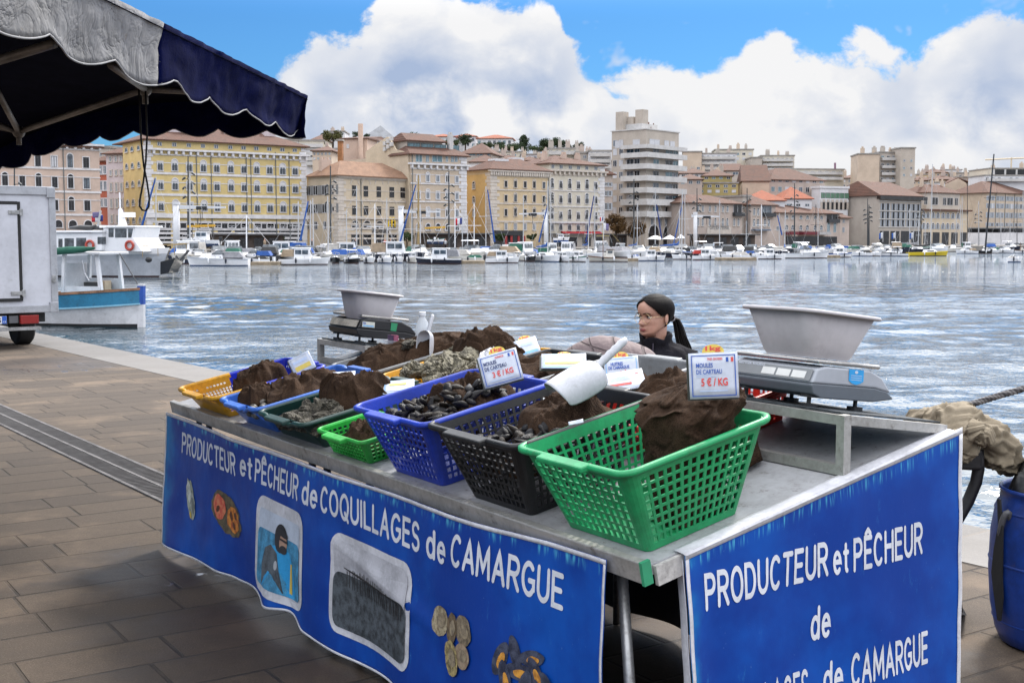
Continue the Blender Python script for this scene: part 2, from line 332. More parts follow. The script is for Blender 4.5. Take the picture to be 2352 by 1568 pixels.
ALU = mat('brushed_aluminium', (.50, .49, .47), .42, .25, 6, .15, 90, metal=.55, col2=(.33, .32, .30), dirt=.5)
STEEL = mat('galvanised_steel', (.42, .42, .42), .45, .3, 9, .15, 60, metal=.7, dirt=.35)
TOPM = mat('worn_tabletop', (.36, .365, .385), .45, .2, 6.5, .1, 40, col2=(.27, .27, .28), dirt=.95)
BLACKM = mat('black_plastic', (.018, .018, .02), .42, .3, 8, .1, 80)
for k, (a0, a1) in enumerate(((0, 1.952), (1.962, LEN))):
    t = tthing('market_table', ('far half of the sloping metal market table, under the fish crates', 'near half of the sloping metal market table, under the big baskets and right scale')[k], 'table', (a0 + a1) / 2, 0, 0, 0, 'folding tables of the shellfish stall')
    t.location.z = 0; t.rotation_euler = (0, 0, math.atan2(TA.y, TA.x))
    g = MB(); g.hexa([T(a0, 0, -.03), T(a1, 0, -.03), T(a1, 1.27, -.03), T(a0, 1.27, -.03)], [T(a0, 0), T(a1, 0), T(a1, 1.27), T(a0, 1.27)]); g.build('tabletop', TOPM, t, world=True)
    g = MB()
    g.hexa([T(a0, -.03, -.045), T(a1, -.03, -.045), T(a1, -.003, -.045), T(a0, -.003, -.045)], [T(a0, -.03, .018), T(a1, -.03, .018), T(a1, -.003, .018), T(a0, -.003, .018)])
    bevel(g.build('edge_rail', ALU, t, world=True), .004)
    if k:
        g = MB(); g.hexa([T(a1, -.032, -.047), T(a1 + .012, -.032, -.047), T(a1 + .012, -.001, -.047), T(a1, -.001, -.047)], [T(a1, -.032, .02), T(a1 + .012, -.032, .02), T(a1 + .012, -.001, .02), T(a1, -.001, .02)])
        g.build('end_cap', mat('green_cap', (.03, .28, .14), .5), t, world=True)
        g = MB(); g.hexa([T(a1 + .002, .012, -.06), T(a1 + .016, .012, -.06), T(a1 + .016, 1.27, -.06), T(a1 + .002, 1.27, -.06)], [T(a1 + .002, .012, -.004), T(a1 + .016, .012, -.004), T(a1 + .016, 1.27, -.004), T(a1 + .002, 1.27, -.004)])
        g.build('side_strip', mat('worn_white_wood', (.52, .50, .48), .6, .3, 7, .3, 50, dirt=.9), t, world=True)
    for f0, f1 in (((a0 + .2, .06), (a0 + .15, .0)), ((a0 + .34, .06), (a0 + .39, .0)), ((a1 - .34, .06), (a1 - .275, .0)), ((a1 - .2, .06), (a1 - .05, .0))):
        for bb, dn in ((f0[1], .02), (1.2, 1.14)):
            p = T(f0[0], bb, -.03); q = TL + TA * f1[0] + NB * dn; q.z = .0
            g = MB(); g.tube([p, p.lerp(q, .5), q], .016, 8); g.build('leg', STEEL, t, world=True, smooth=True)
    for bb in (.06, 1.2):
        g = MB(); g.tube([T(a0 + .2, bb, -.05), T(a1 - .2, bb, -.05)], .014, 6); g.build('stretcher', STEEL, t, world=True)

# ------------------------------------------------------------------ lettering and prints
_fc = bpy.data.curves.new('letters', 'FONT'); _fo = bpy.data.objects.new('letters', _fc); COL.objects.link(_fo)
_fc.size = 1; _fc.resolution_u = 3; _fc.fill_mode = 'FRONT'; CAPH = .729
_tcache = {}
def text2d(s, bold=.022):
    if (s, bold) not in _tcache:
        _fc.body = s; _fc.offset = bold
        bpy.context.view_layer.update()
        dg = bpy.context.evaluated_depsgraph_get(); me = bpy.data.meshes.new_from_object(_fo.evaluated_get(dg))
        b = bmesh.new(); b.from_mesh(me); bmesh.ops.triangulate(b, faces=b.faces)
        x0 = min(q.co.x for q in b.verts); x1 = max(q.co.x for q in b.verts)
        _tcache[s, bold] = ([((q.co.x - x0) / (x1 - x0), q.co.y / CAPH) for q in b.verts], [[q.index for q in f.verts] for f in b.faces], (x1 - x0) / CAPH)
        b.free(); bpy.data.meshes.remove(me)
    return _tcache[s, bold]
def put_text(g, s, x0, x1, y0, cap, fn, bold=.022, seg=None, slope=0.0, shear=0.0, x0c=None):
    """lettering from x0 to x1 on baseline y0 with capitals cap high; fn(x, y) carries it onto its surface"""
    vs, fs, asp = text2d(s, bold)
    if x1 is None: x1 = x0 + asp * cap * .95
    P = [(x0 + u * (x1 - x0) + shear * w_ * cap, y0 + w_ * cap + slope * u * (x1 - x0)) for u, w_ in vs]
    if seg:
        b = bmesh.new(); bv = [b.verts.new((p[0], p[1], 0)) for p in P]
        for f in fs:
            try: b.faces.new([bv[i] for i in f])
            except ValueError: pass
        for _ in range(3):
            le = [e for e in b.edges if e.calc_length() > seg]
            if not le: break
            bmesh.ops.subdivide_edges(b, edges=le, cuts=1); bmesh.ops.triangulate(b, faces=b.faces)
        b.verts.index_update(); P = [(q.co.x, q.co.y) for q in b.verts]; fs = [[q.index for q in f.verts] for f in b.faces]; b.free()
    g.add([fn(*p) for p in P], fs)
# condensed round-ended capitals of the banners, drawn as strokes
def _arc(cx, cy, rx, ry, a0, a1, n=12): return [(cx + rx * math.cos(math.radians(a0 + (a1 - a0) * i / n)), cy + ry * math.sin(math.radians(a0 + (a1 - a0) * i / n))) for i in range(n + 1)]
_O = _arc(.5, .5, .5, .5, 90, 450, 26)
_P = [(0, 0), (0, 1), (.55, 1)] + _arc(.55, .74, .45, .26, 90, -90) + [(0, .48)]
_E = [[(1, 1), (0, 1), (0, 0), (1, 0)], [(0, .52), (.86, .52)]]
GLY = {'A': (.60, [[(0, 0), (.5, 1), (1, 0)], [(.2, .33), (.8, .33)]]), 'C': (.56, [_arc(.52, .5, .52, .5, 48, 312, 20)]), 'D': (.56, [[(0, 0), (0, 1), (.4, 1)] + _arc(.4, .5, .6, .5, 90, -90, 16) + [(0, 0)]]),
       'E': (.46, _E), 'È': (.46, _E + [[(.2, 1.30), (.62, 1.16)]]), 'Ê': (.46, _E + [[(.10, 1.13), (.46, 1.27)], [(.54, 1.27), (.90, 1.13)]]), 'G': (.58, [_arc(.52, .5, .52, .5, 48, 318, 20) + [(1, .2), (1, .46), (.6, .46)]]), 'H': (.54, [[(0, 0), (0, 1)], [(1, 0), (1, 1)], [(0, .52), (1, .52)]]),
       'I': (.01, [[(.5, 0), (.5, 1)]]), 'L': (.42, [[(0, 1), (0, 0), (1, 0)]]), 'M': (.70, [[(0, 0), (.04, 1), (.5, .22), (.96, 1), (1, 0)]]), 'O': (.62, [_O]), 'P': (.50, [_P]), 'Q': (.62, [_O, [(.60, .26), (1.0, -.06)]]),
       'R': (.52, [_P, [(.5, .48), (1, 0)]]), 'S': (.50, [_arc(.5, .755, .46, .245, 30, 180, 9) + _arc(.5, .755, .46, .245, 180, 262, 5)[1:] + _arc(.5, .255, .5, .255, 82, -150, 14)]), 'T': (.52, [[(0, 1), (1, 1)], [(.5, 0), (.5, 1)]]), 'U': (.54, [[(0, 1), (0, .36)] + _arc(.5, .34, .5, .34, 180, 360, 12) + [(1, 1)]]),
       'd': (.42, [_arc(.5, .345, .5, .345, 90, 450, 18), [(1, 0), (1, 1.0)]]), 'e': (.42, [[(.03, .37), (.97, .37)] + _arc(.5, .345, .48, .345, 4, 312, 16)]), 't': (.24, [[(.45, .92), (.45, .18)] + _arc(.78, .18, .33, .17, 180, 275, 5), [(0, .66), (1, .66)]])}
def put_word(g, s, x0, x1, y0, cap, fn, wt=.155, slope=0.0, gap=.10):
    wd = sum(GLY[q][0] + wt for q in s) + gap * (len(s) - 1); kx = (x1 - x0) / wd; x = x0; lay = 0
    for q in s:
        gw = GLY[q][0]
        for st in GLY[q][1]:
            P = []
            for (ax, ay), (bx_, by_) in zip(st, st[1:]):
                k = max(1, int(math.hypot((bx_ - ax) * gw, by_ - ay) / .12))
                P += [(ax + (bx_ - ax) * i / k, ay + (by_ - ay) * i / k) for i in range(k)]
            P.append(st[-1]); hw = wt / 2; C_ = [(gw * px_ + hw, hw + py_ * (1 - wt) if py_ <= 1 else py_ * (1 - wt) + hw) for px_, py_ in P]
            clo = C_[0] == C_[-1] or math.dist(C_[0], C_[-1]) < .01; nn = []
            for i, c_ in enumerate(C_):
                a = C_[i - 1] if i else (C_[-2] if clo else C_[0]); b_ = C_[i + 1] if i + 1 < len(C_) else (C_[1] if clo else C_[-1])
                d1 = Vector((c_[0] - a[0], c_[1] - a[1])); d2 = Vector((b_[0] - c_[0], b_[1] - c_[1]))
                if d1.length < 1e-6: d1 = d2
                if d2.length < 1e-6: d2 = d1
                t_ = (d1.normalized() + d2.normalized()); t_ = t_.normalized() if t_.length > .2 else d1.normalized()
                m_ = 1 / max(.55, abs(t_.dot(d1.normalized()))); nn.append((-t_.y * hw * m_, t_.x * hw * m_))
            off = .0032 + .0002 * (lay % 4); lay += 1
            mp = lambda u, v: fn(x + u * kx, y0 + v * cap + slope * (x - x0), off)
            vs = [mp(c_[0] + d[0], c_[1] + d[1]) for c_, d in zip(C_, nn)] + [mp(c_[0] - d[0], c_[1] - d[1]) for c_, d in zip(C_, nn)]; m_ = len(C_)
            fs = [(i, i + 1, m_ + i + 1, m_ + i) for i in range(m_ - 1)]
            if not clo:
                for e, j in ((0, 1), (m_ - 1, m_ - 2)):
                    dx, dy = C_[e][0] - C_[j][0], C_[e][1] - C_[j][1]; an = math.atan2(dy, dx); o = len(vs)
                    vs += [mp(C_[e][0] + hw * math.cos(an + math.pi / 2 - math.pi * i / 6), C_[e][1] + hw * math.sin(an + math.pi / 2 - math.pi * i / 6)) for i in range(7)]; fs.append(tuple(range(o, o + 7)))
            g.add(vs, fs)
        x += (gw + wt + gap) * kx
def flat(name, col, rough=.55, **k): return mat('print_' + name, col, rough, k.pop('var', .12), k.pop('vs', 9), **k)
def patch(g, pts, fn, off, rings=4, c=None):
    """star-shaped flat print inside the outline pts"""
    n = len(pts); c = c or (sum(p[0] for p in pts) / n, sum(p[1] for p in pts) / n); vs = []; fs = []
    for k in range(1, rings + 1):
        for p in pts: vs.append(fn(c[0] + (p[0] - c[0]) * k / rings, c[1] + (p[1] - c[1]) * k / rings, off))
    vs.append(fn(c[0], c[1], off)); m = len(vs) - 1
    for j in range(n):
        fs.append((m, j, (j + 1) % n))
        for k in range(rings - 1): fs.append((k * n + j, (k + 1) * n + j, (k + 1) * n + (j + 1) % n, k * n + (j + 1) % n))
    g.add(vs, fs)
def oval(cx, cy, rx, ry, rot=0.0, n=20, lump=0.0, seed=0):
    r = random.Random(seed); out = []
    for i in range(n):
        q = 2 * math.pi * i / n; l = 1 + r.uniform(-lump, lump); x, y = rx * math.cos(q) * l, ry * math.sin(q) * l
        out.append((cx + x * math.cos(rot) - y * math.sin(rot), cy + x * math.sin(rot) + y * math.cos(rot)))
    return out
def rrect(x0, x1, y0, y1, r, n=5, per=5):
    out = []
    for cx, cy, q in ((x1 - r, y1 - r, 0), (x0 + r, y1 - r, 1), (x0 + r, y0 + r, 2), (x1 - r, y0 + r, 3)):
        for i in range(n + 1): an = math.pi / 2 * (q + i / n); out.append((cx + r * math.cos(an), cy + r * math.sin(an)))
    res = []
    for i, p in enumerate(out):                  # long sides get extra points so that they follow the cloth
        q = out[(i + 1) % len(out)]; d = math.hypot(q[0] - p[0], q[1] - p[1]); k = max(1, int(d / .05))
        res += [(p[0] + (q[0] - p[0]) * j / k, p[1] + (q[1] - p[1]) * j / k) for j in range(k)]
    return res

# ------------------------------------------------------------------ banners
def lerp_tab(tab, x):
    if x <= tab[0][0]: return tab[0][1]
    for (a, b), (c, d) in zip(tab, tab[1:]):
        if x <= c: q = (x - a) / (c - a); q = q * q * (3 - 2 * q); return b + (d - b) * q
    return tab[-1][1]
FTOP = [(0, .733), (1.0, .725), (1.9, .733), (2.9, .742), (3.79, .772)]
FBOT = [(0, .028), (.3, .04), (.7, .045), (1.0, .06), (1.3, .082), (1.48, .062), (1.65, .08), (1.82, .036), (2.3, .034), (3.8, .04)]
def FB(a, z, off=0.0):
    zt = lerp_tab(FTOP, a); v = max(0, min(1, (zt - z) / .72))
    wv_ = .012 + v * .03 + v * (.022 * math.sin(a * 4.3 + .6) + .011 * math.sin(a * 9.7 + z * 5)) + .006 * math.sin(a * 6.1 + 2) * (1 - v)
    wv_ += v * v * (.030 * math.exp(-((a - 1.5) / .10) ** 2) - .022 * math.exp(-((a - 1.68) / .08) ** 2)) + .010 * math.exp(-((z - .46 + .16 * (a - 2.1)) / .03) ** 2) * math.exp(-((a - 2.5) / .45) ** 4)
    wv_ += .004 * mnoise.noise(Vector((a * 7, z * 9, 3)))
    q = TL + TA * a - NB * (.030 + wv_ + off); return Vector((q.x, q.y, z))
def STOP(s): return .782 + .2065 * s
def SB(s, z, off=0.0):
    v = max(0, (STOP(s) - z))
    wv_ = .010 + v * .035 + .010 * math.sin(s * 7 + 1) * v + .006 * math.sin(s * 13 + z * 6) * v + .022 * math.exp(-((s - .10) / .06) ** 2) * min(1, v * 3)
    wv_ += .004 * mnoise.noise(Vector((s * 6, z * 7, 9)))
    q = TN + TA * (.020 + wv_ + off) + NB * s; return Vector((q.x, q.y, z))

def banner_mat(name):
    m, t, b, co = mat_nodes(name)
    big_ = t.step(t.noise(co, 1.9, 5, .6), .40, .66); fine = t.noise(t.map(co, scale=(1, 1, .35)), 22, 6, .75)
    c = t.mix(big_, rgb(.002, .036, .25), rgb(.003, .074, .38))
    c = t.mix(t.math('MULTIPLY', t.step(fine, .60, .78), .35), c, rgb(.05, .30, .62))
    c = t.mix(t.math('MULTIPLY', t.step(t.noise(co, 60, 4, .7), .66, .78), .25), c, rgb(.25, .45, .75))
    uv = t.new('ShaderNodeUVMap').outputs[0]; su = t.new('ShaderNodeSeparateXYZ'); t.l.new(uv, su.inputs[0])
    streak = t.step(t.noise(t.map(uv, scale=(95, 3, 1)), 1, 3, .7), .50, .66)
    worn = t.math('MULTIPLY', streak, t.step(su.outputs[1], .925, .97))
    worn = t.math('MULTIPLY', worn, t.step(su.outputs[1], .995, .965)); c = t.mix(t.math('MULTIPLY', worn, .75), c, rgb(.10, .50, .66))
    ends = t.math('MULTIPLY', t.step(t.math('ADD', su.outputs[0], t.math('MULTIPLY', t.noise(co, 5, 4, .6), .06)), .075, .025), t.step(t.noise(co, 3, 4, .6), .35, .6))
    c = t.mix(t.math('MULTIPLY', ends, .6), c, rgb(.02, .34, .62))
    t.put(b.inputs['Base Color'], c); t.put(b.inputs['Roughness'], t.math('MULTIPLY_ADD', fine, .3, .30)); b.inputs['Specular IOR Level'].default_value = .22
    bn = t.new('ShaderNodeBump'); bn.inputs['Strength'].default_value = .25; bn.inputs['Distance'].default_value = .004
    t.put(bn.inputs['Height'], t.math('ADD', t.noise(t.map(co, scale=(1, 1, .5)), 9, 5, .6), t.math('MULTIPLY', t.noise(co, 220, 2, .5), .15))); t.put(b.inputs['Normal'], bn.outputs[0])
    return m
BAN = banner_mat('blue_vinyl'); WH = mat('white_vinyl', (.62, .62, .66), .5, .18, 6, dirt=.2); LET = mat('white_lettering', (.66, .68, .74), .5, .12, 9)
def sheet(name, fn, x0, x1, top, bot, nu, nv, m, parent, off=0.0, uv=True, thick=.0015):
    g = MB(); g.grid(lambda u, v: fn(x0 + u * (x1 - x0), bot(x0 + u * (x1 - x0)) + v * (top(x0 + u * (x1 - x0)) - bot(x0 + u * (x1 - x0))), off), nu, nv)
    o = g.build(name, m, parent, smooth=True, fix=False); me = o.data; l = me.uv_layers.new()
    uvs = [(i / nu, j / nv) for j in range(nv + 1) for i in range(nu + 1)]
    for lp in me.loops: l.data[lp.index].uv = uvs[lp.vertex_index]
    solid(o, thick, 1 if fn is SB else 1); return o
fb_ = thing('front_banner', 'long blue banner with white lettering and shellfish photos along the front of the stall', 'banner')
ft, fbm = (lambda x: lerp_tab(FTOP, x)), (lambda x: lerp_tab(FBOT, x))
sheet('cloth', FB, 0, 3.785, ft, fbm, 190, 34, BAN, fb_)
for nm, x0, x1, tp, bt, nu, nv in (('hem', 0, 3.785, ft, lambda x: ft(x) - .014, 150, 1), ('hem', 0, 3.785, lambda x: fbm(x) + .010, fbm, 150, 1), ('hem', 0, .016, lambda x: ft(x) - .014, lambda x: fbm(x) + .010, 1, 24), ('hem', 3.775, 3.785, lambda x: ft(x) - .014, lambda x: fbm(x) + .010, 1, 24)):
    sheet(nm, FB, x0, x1, tp, bt, nu, nv, WH, fb_, .003)
for s_, x0, x1, y0, cp, sh in (('PRODUCTEUR', .245, 1.0, .552, .108, 0), ('et', 1.054, 1.21, .567, .106, 0), ('PÊCHEUR', 1.239, 1.726, .566, .108, 0), ('de', 1.771, 1.925, .566, .104, 0), ('COQUILLAGES', 1.951, 2.748, .565, .108, 0), ('de', 2.798, 2.94, .566, .104, 0), ('CAMARGUE', 2.978, 3.59, .578, .110, 0)):
    g = MB(); put_word(g, s_, x0, x1, y0, cp, FB); g.build('lettering', LET, fb_, fix=False)
def pp(name, pts, m, off, rings=4): g = MB(); patch(g, pts, FB, off, rings); return g.build(name, m, fb_, fix=False)
# diver picture
pp('photo_frame', rrect(1.275, 1.80, .105, .522, .07), WH, .004, 8)
pc_ = MATS.get('x')
pp('photo_sky', rrect(1.318, 1.765, .36, .47, .02), flat('sky', (.50, .56, .66)), .0065, 6)
pp('photo_sea', rrect(1.318, 1.765, .142, .385, .03), flat('sea', (.06, .30, .52), var=.35, vs=26), .0075, 6)
GR, HD, SK = flat('wetsuit', (.09, .11, .13), var=.4, vs=14), flat('hood', (.02, .02, .025)), flat('skin', (.40, .24, .17))
BLU = flat('wetsuit_blue', (.02, .30, .62))
pp('photo_diver', [(1.42, .145), (1.40, .25), (1.43, .31), (1.50, .335), (1.58, .35), (1.66, .33), (1.70, .27), (1.72, .145)], BLU, .0085)
pp('photo_diver', [(1.41, .15), (1.395, .24), (1.42, .31), (1.48, .335), (1.55, .31), (1.575, .24), (1.62, .15)], GR, .0095)
pp('photo_hood', oval(1.575, .378, .062, .062), HD, .0095); pp('photo_face', oval(1.60, .362, .036, .042), SK, .0105, 2); pp('photo_beard', oval(1.605, .335, .034, .018), HD, .0115, 2)
pp('photo_visor', oval(1.588, .405, .058, .016, -.2), HD, .0115, 2); pp('photo_glasses', [(1.565, .372), (1.565, .381), (1.64, .376), (1.64, .366)], flat('lens', (.03, .02, .02)), .0115, 2)
pp('photo_hose', [(1.665, .15), (1.675, .29), (1.69, .29), (1.69, .15)], flat('yellow', (.62, .45, .08)), .0105); pp('photo_emblem', oval(1.548, .258, .014, .02), flat('grey', (.4, .42, .45)), .0105, 2)
# oyster-bed picture
pp('photo_frame', rrect(2.055, 2.70, .118, .512, .07), WH, .004, 8)
pp('photo_sky', rrect(2.085, 2.672, .33, .487, .045), flat('pale_sky', (.50, .50, .54), var=.2), .0065, 8)
pp('photo_sea', rrect(2.085, 2.672, .145, .362, .045), flat('grey_sea', (.085, .10, .115), var=.5, vs=30), .0075, 8)
g = MB(); rr = random.Random(4)
for i in range(24):
    x = 2.185 + i * .0195 + rr.uniform(-.004, .004); b0 = .352 - i * .0007; h_ = .012 + .035 * max(0, 1 - abs(i - 9) / 16) + rr.uniform(-.006, .006)
    patch(g, [(x, b0 - .035 - .012 * rr.random()), (x + .0055, b0 - .035), (x + .0055, b0 + h_), (x, b0 + h_)], FB, .0088, 1)
patch(g, [(2.16, .382), (2.64, .352), (2.64, .3545), (2.16, .3855)], FB, .0088, 2)
g.build('photo_stakes', flat('stake', (.03, .028, .03)), fb_, fix=False)
# shellfish prints
pp('oyster_print', oval(.40, .34, .055, .105, .42, 26, .10, 3), flat('shell_edge', (.42, .46, .36), var=.4, vs=30), .004)
pp('oyster_print', oval(.375, .37, .030, .055, .42, 20, .12, 5), flat('nacre', (.62, .64, .58), var=.3, vs=40), .0055); pp('oyster_print', oval(.435, .315, .034, .070, .30, 20, .08, 6), flat('flesh', (.45, .48, .44), var=.45, vs=40), .0055)
pp('oyster_print', oval(.443, .312, .018, .045, .30, 16, .1, 8), flat('gill', (.17, .19, .18)), .007, 2); pp('oyster_print', oval(.415, .262, .014, .018, .2, 12, .1, 9), flat('lemon', (.60, .42, .05)), .007, 2)
pp('urchin_print', oval(.875, .352, .185, .092, -.18, 44, .07, 2), flat('spine', (.035, .028, .02), var=.7, vs=40, col2=(.16, .12, .06)), .004, 5)
pp('urchin_print', oval(.795, .372, .072, .058, .1, 22, .10, 4), flat('roe_red', (.50, .05, .035), var=.6, vs=40, col2=(.62, .22, .10)), .0055); pp('urchin_print', oval(.955, .338, .080, .062, 0, 22, .09, 7), flat('roe_orange', (.62, .24, .03), var=.5, vs=46, col2=(.32, .05, .015)), .0055)
for x, y in ((.93, .35), (.965, .31), (.985, .36), (.78, .36)): pp('urchin_print', oval(x, y, .022, .014, x * 9, 12, .2, int(x * 99)), flat('hollow', (.10, .03, .012)), .007, 2)
for x, y, rx, ry, ro, k in ((2.915, .375, .058, .050, .5, 1), (3.085, .388, .054, .050, -.3, 2), (3.005, .375, .036, .054, -.2, 3), (3.085, .305, .050, .042, .3, 4), (3.01, .275, .048, .060, .2, 5)):
    pp('clam_print', oval(x, y, rx, ry, ro, 22, .04, k), flat('clam%s' % 'abcde'[k - 1], ((.16, .12, .07), (.10, .08, .055), (.17, .12, .07), (.20, .14, .09), (.42, .33, .14))[k - 1], var=.55, vs=60, col2=((.42, .36, .24), (.26, .20, .13), (.07, .05, .03), (.34, .26, .18), (.05, .04, .03))[k - 1]), .004 + .0012 * k)
    pp('clam_print', oval(x + .008, y + .004, rx * .55, ry * .5, ro, 16, .05, k), flat('clam_mid', (.32, .26, .17), var=.5, vs=50, col2=(.13, .10, .07)), .0055 + .0012 * k, 2)
rr = random.Random(12)
for i, (x, y, rx, ry, ro) in enumerate(((3.30, .36, .030, .062, -.5), (3.37, .395, .026, .055, .5), (3.45, .40, .060, .024, .25), (3.40, .345, .075, .026, .1), (3.48, .355, .028, .062, .7), (3.34, .30, .028, .066, .4), (3.54, .325, .024, .060, .6), (3.43, .295, .032, .070, -.25), (3.50, .285, .026, .066, .35), (3.33, .235, .030, .07, -.4), (3.40, .235, .070, .028, .2), (3.48, .225, .028, .07, .3), (3.55, .25, .024, .06, -.4), (3.42, .17, .08, .032, -.1))):
    pp('mussel_print', oval(x, y, rx, ry, ro, 22, .03, i), flat('mussel_shell', (.012, .016, .035), .4, var=.5, vs=30, col2=(.06, .07, .11)), .004 + .0012 * i)
    if i % 2 == 0 or i in (3, 5, 9): pp('mussel_print', oval(x + .006, y - .004, rx * .48, ry * .5, ro, 16, .06, i), flat('mussel_meat', (.62, .29, .04), var=.4, vs=40, col2=(.30, .12, .02)), .0052 + .0012 * i, 2)

sb_ = thing('side_banner', 'blue banner with three lines of white lettering on the right-hand end of the stall', 'banner')
sbot = lambda s: .12
sheet('cloth', SB, .10, 1.275, lambda s: STOP(s) - .004, sbot, 60, 40, BAN, sb_)
for x0, x1, tp, bt, nu, nv in ((.10, 1.275, lambda s: STOP(s) + .004, lambda s: STOP(s) - .016, 60, 1), (1.258, 1.275, lambda s: STOP(s) - .016, sbot, 1, 40), (.10, .112, lambda s: STOP(s) - .016, sbot, 1, 40)):
    sheet('hem', SB, x0, x1, tp, bt, nu, nv, WH, sb_, .003)
g = MB(); g.grid(lambda u, v: T(LEN + .040 - v * .055, .10 + u * 1.17, .006 - .006 * max(0, .35 - v) / .35), 40, 4); solid(g.build('hem', WH, sb_, smooth=True, fix=False), .002)
g = MB(); g.grid(lambda u, v: SB(.10, STOP(.1) - .02 - v * .6) - TA * (.01 + u * .05) + NB * (.012 * math.sin(u * 3) + .02 * u), 3, 24); solid(g.build('folded_edge', WH, sb_, smooth=True, fix=False), .002)
for s_, x0, x1, y0, cp, sl in (('PRODUCTEUR', .165, .655, .637, .104, .05), ('et', .675, .742, .657, .10, 0), ('PÊCHEUR', .762, 1.08, .654, .104, .04), ('de', .585, .668, .474, .104, 0), ('COQUILLAGES', .175, .575, .283, .104, .03), ('de', .64, .722, .298, .104, 0), ('CAMARGUE', .755, 1.103, .302, .106, .035)):
    g = MB(); put_word(g, s_, x0, x1, y0, cp, SB, slope=sl); g.build('lettering', LET, sb_, fix=False)

# ------------------------------------------------------------------ baskets and crates
def basket(name, label, cat, rim, bot, h, m, group, rows, cols, rad=.035, lip=.016, bar=.34, band=(.08, .90), handle=True, slits=None, notch=None, m2=None, split=None):
    """tapered plastic crate with real openings; rim, bot = (a0, a1, b0, b1) on the table"""
    ca, cb = (bot[0] + bot[1]) / 2, (bot[2] + bot[3]) / 2
    o = tthing(name, label, cat, ca, cb, .002, 0, group)
    lo, up = [bot[0] - ca, bot[1] - ca, bot[2] - cb, bot[3] - cb], [rim[0] - ca, rim[1] - ca, rim[2] - cb, rim[3] - cb]
    def loop(t, grow=0.0):                       # points round the crate at height fraction t, with (side, cell, bar?) bookkeeping
        x0, x1, y0, y1 = [lo[i] + (up[i] - lo[i]) * t + (-grow, grow, -grow, grow)[i] for i in range(4)]; r = rad * (.6 + .4 * t) + grow
        out = []
        for s_, (p, q, nc, an) in enumerate((((x0 + r, y0), (x1 - r, y0), cols[0], 0), ((x1, y0 + r), (x1, y1 - r), cols[1], 1), ((x1 - r, y1), (x0 + r, y1), cols[0], 2), ((x0, y1 - r), (x0, y0 + r), cols[1], 3))):
            for k in range(nc):
                for fr in ((0, bar) if True else ()):
                    u = (k + fr * .999) / nc * (1 - bar / nc) + 0; u = (k + fr) / (nc + bar); out.append((p[0] + (q[0] - p[0]) * u, p[1] + (q[1] - p[1]) * u))
            u = nc / (nc + bar); out.append((p[0] + (q[0] - p[0]) * u, p[1] + (q[1] - p[1]) * u)); out.append(q)
            cx, cy = ((x1 - r, y0 + r), (x1 - r, y1 - r), (x0 + r, y1 - r), (x0 + r, y0 + r))[s_]
            for i in (1, 2, 3): w_ = math.pi / 2 * (s_ - 1 + i / 4); out.append((cx + r * math.cos(w_), cy + r * math.sin(w_)))
        return out
    def hole(j):                                  # is the gap after loop point j an opening column?
        base = 0
        for s_ in range(4):
            nc = cols[s_ % 2]; L_ = 2 * nc + 2 + 3
            if j < base + L_:
                k = j - base
                if k >= 2 * nc or k % 2 == 0: return None
                return s_, k // 2, nc
            base += L_
    ts = [0.0]; rowflag = []
    b0, b1 = band; ch = (b1 - b0) / rows
    for r_ in range(rows):
        ts += [b0 + r_ * ch, b0 + r_ * ch + ch * (1 - bar * .8)]; rowflag += [False, True]
    ts += [1.0]; rowflag += [False]
    if rowflag and ts[1] == 0: pass
    rings = [[(x, y, h * t) for x, y in loop(t)] for t in ts]; n = len(rings[0])
    g = MB(); fs = []; fm = []
    vs = [q for rg in rings for q in rg]
    for i in range(len(ts) - 1):
        for j in range(n):
            hj = hole(j)
            if rowflag[i] and hj and (slits is None or slits(hj[0], hj[1], hj[2], i // 2, rows)): continue
            fs.append((i * n + j, i * n + (j + 1) % n, (i + 1) * n + (j + 1) % n, (i + 1) * n + j))
    g.add(vs, fs)
    g.add([(x, y, 0) for x, y in loop(0)], [tuple(range(n))[::-1]])
    if split is not None: g.m = [1 if sum(g.v[k][1] for k in f) / len(f) + cb > split else 0 for f in g.f]
    ms = [m, m2] if m2 else m
    bd = g.build('body', ms, o); solid(bd, .0045, -1)
    g = MB(); z = h
    prof = ((0, z - .004), (lip, z - .012), (lip + .004, z - .006), (lip + .003, z + .004), (lip * .5, z + .007), (0, z + .004))
    def dip(x, y):                                # the euro crates dip at the middle of their short ends
        if not notch: return 0.0
        u = (x - (up[0] + up[1]) / 2) / (up[1] - up[0]); near = min(abs(y - up[2]), abs(y - up[3]))
        return -notch * max(0, min(1, (.34 - abs(u)) / .08)) * (1 if near < .06 else 0)
    rg = [[(x, y, zz + dip(x, y)) for x, y in loop(1.0, gr)] for gr, zz in prof]
    rg.append(rg[0]); g.loft(rg, False, False)
    if split is not None: g.m = [1 if sum(g.v[k][1] for k in f) / len(f) + cb > split else 0 for f in g.f]
    g.build('rim', ms, o, smooth=True)
    if handle:
        cx = (up[0] + up[1]) / 2; w_ = (up[1] - up[0]) * .23
        for yy, sg in ((up[2], -1), (up[3], 1)):
            g = MB(); g.hexa([(cx - w_, yy + sg * .004, h - .016), (cx + w_, yy + sg * .004, h - .016), (cx + w_ * .93, yy + sg * .042, h - .012), (cx - w_ * .93, yy + sg * .042, h - .012)], [(cx - w_, yy + sg * .004, h + .008), (cx + w_, yy + sg * .004, h + .008), (cx + w_ * .93, yy + sg * .042, h + .005), (cx - w_ * .93, yy + sg * .042, h + .005)])
            bevel(g.build('handle', m2 if m2 and sg > 0 else m, o), .005, 2)
    for k in range(cols[0] // 5 if notch else 0): pass
    return o
def plast(name, col, rough=.40, **k): return mat(name, col, rough, .22, 5, .10, 120, dirt=k.pop('dirt', .32), **k)
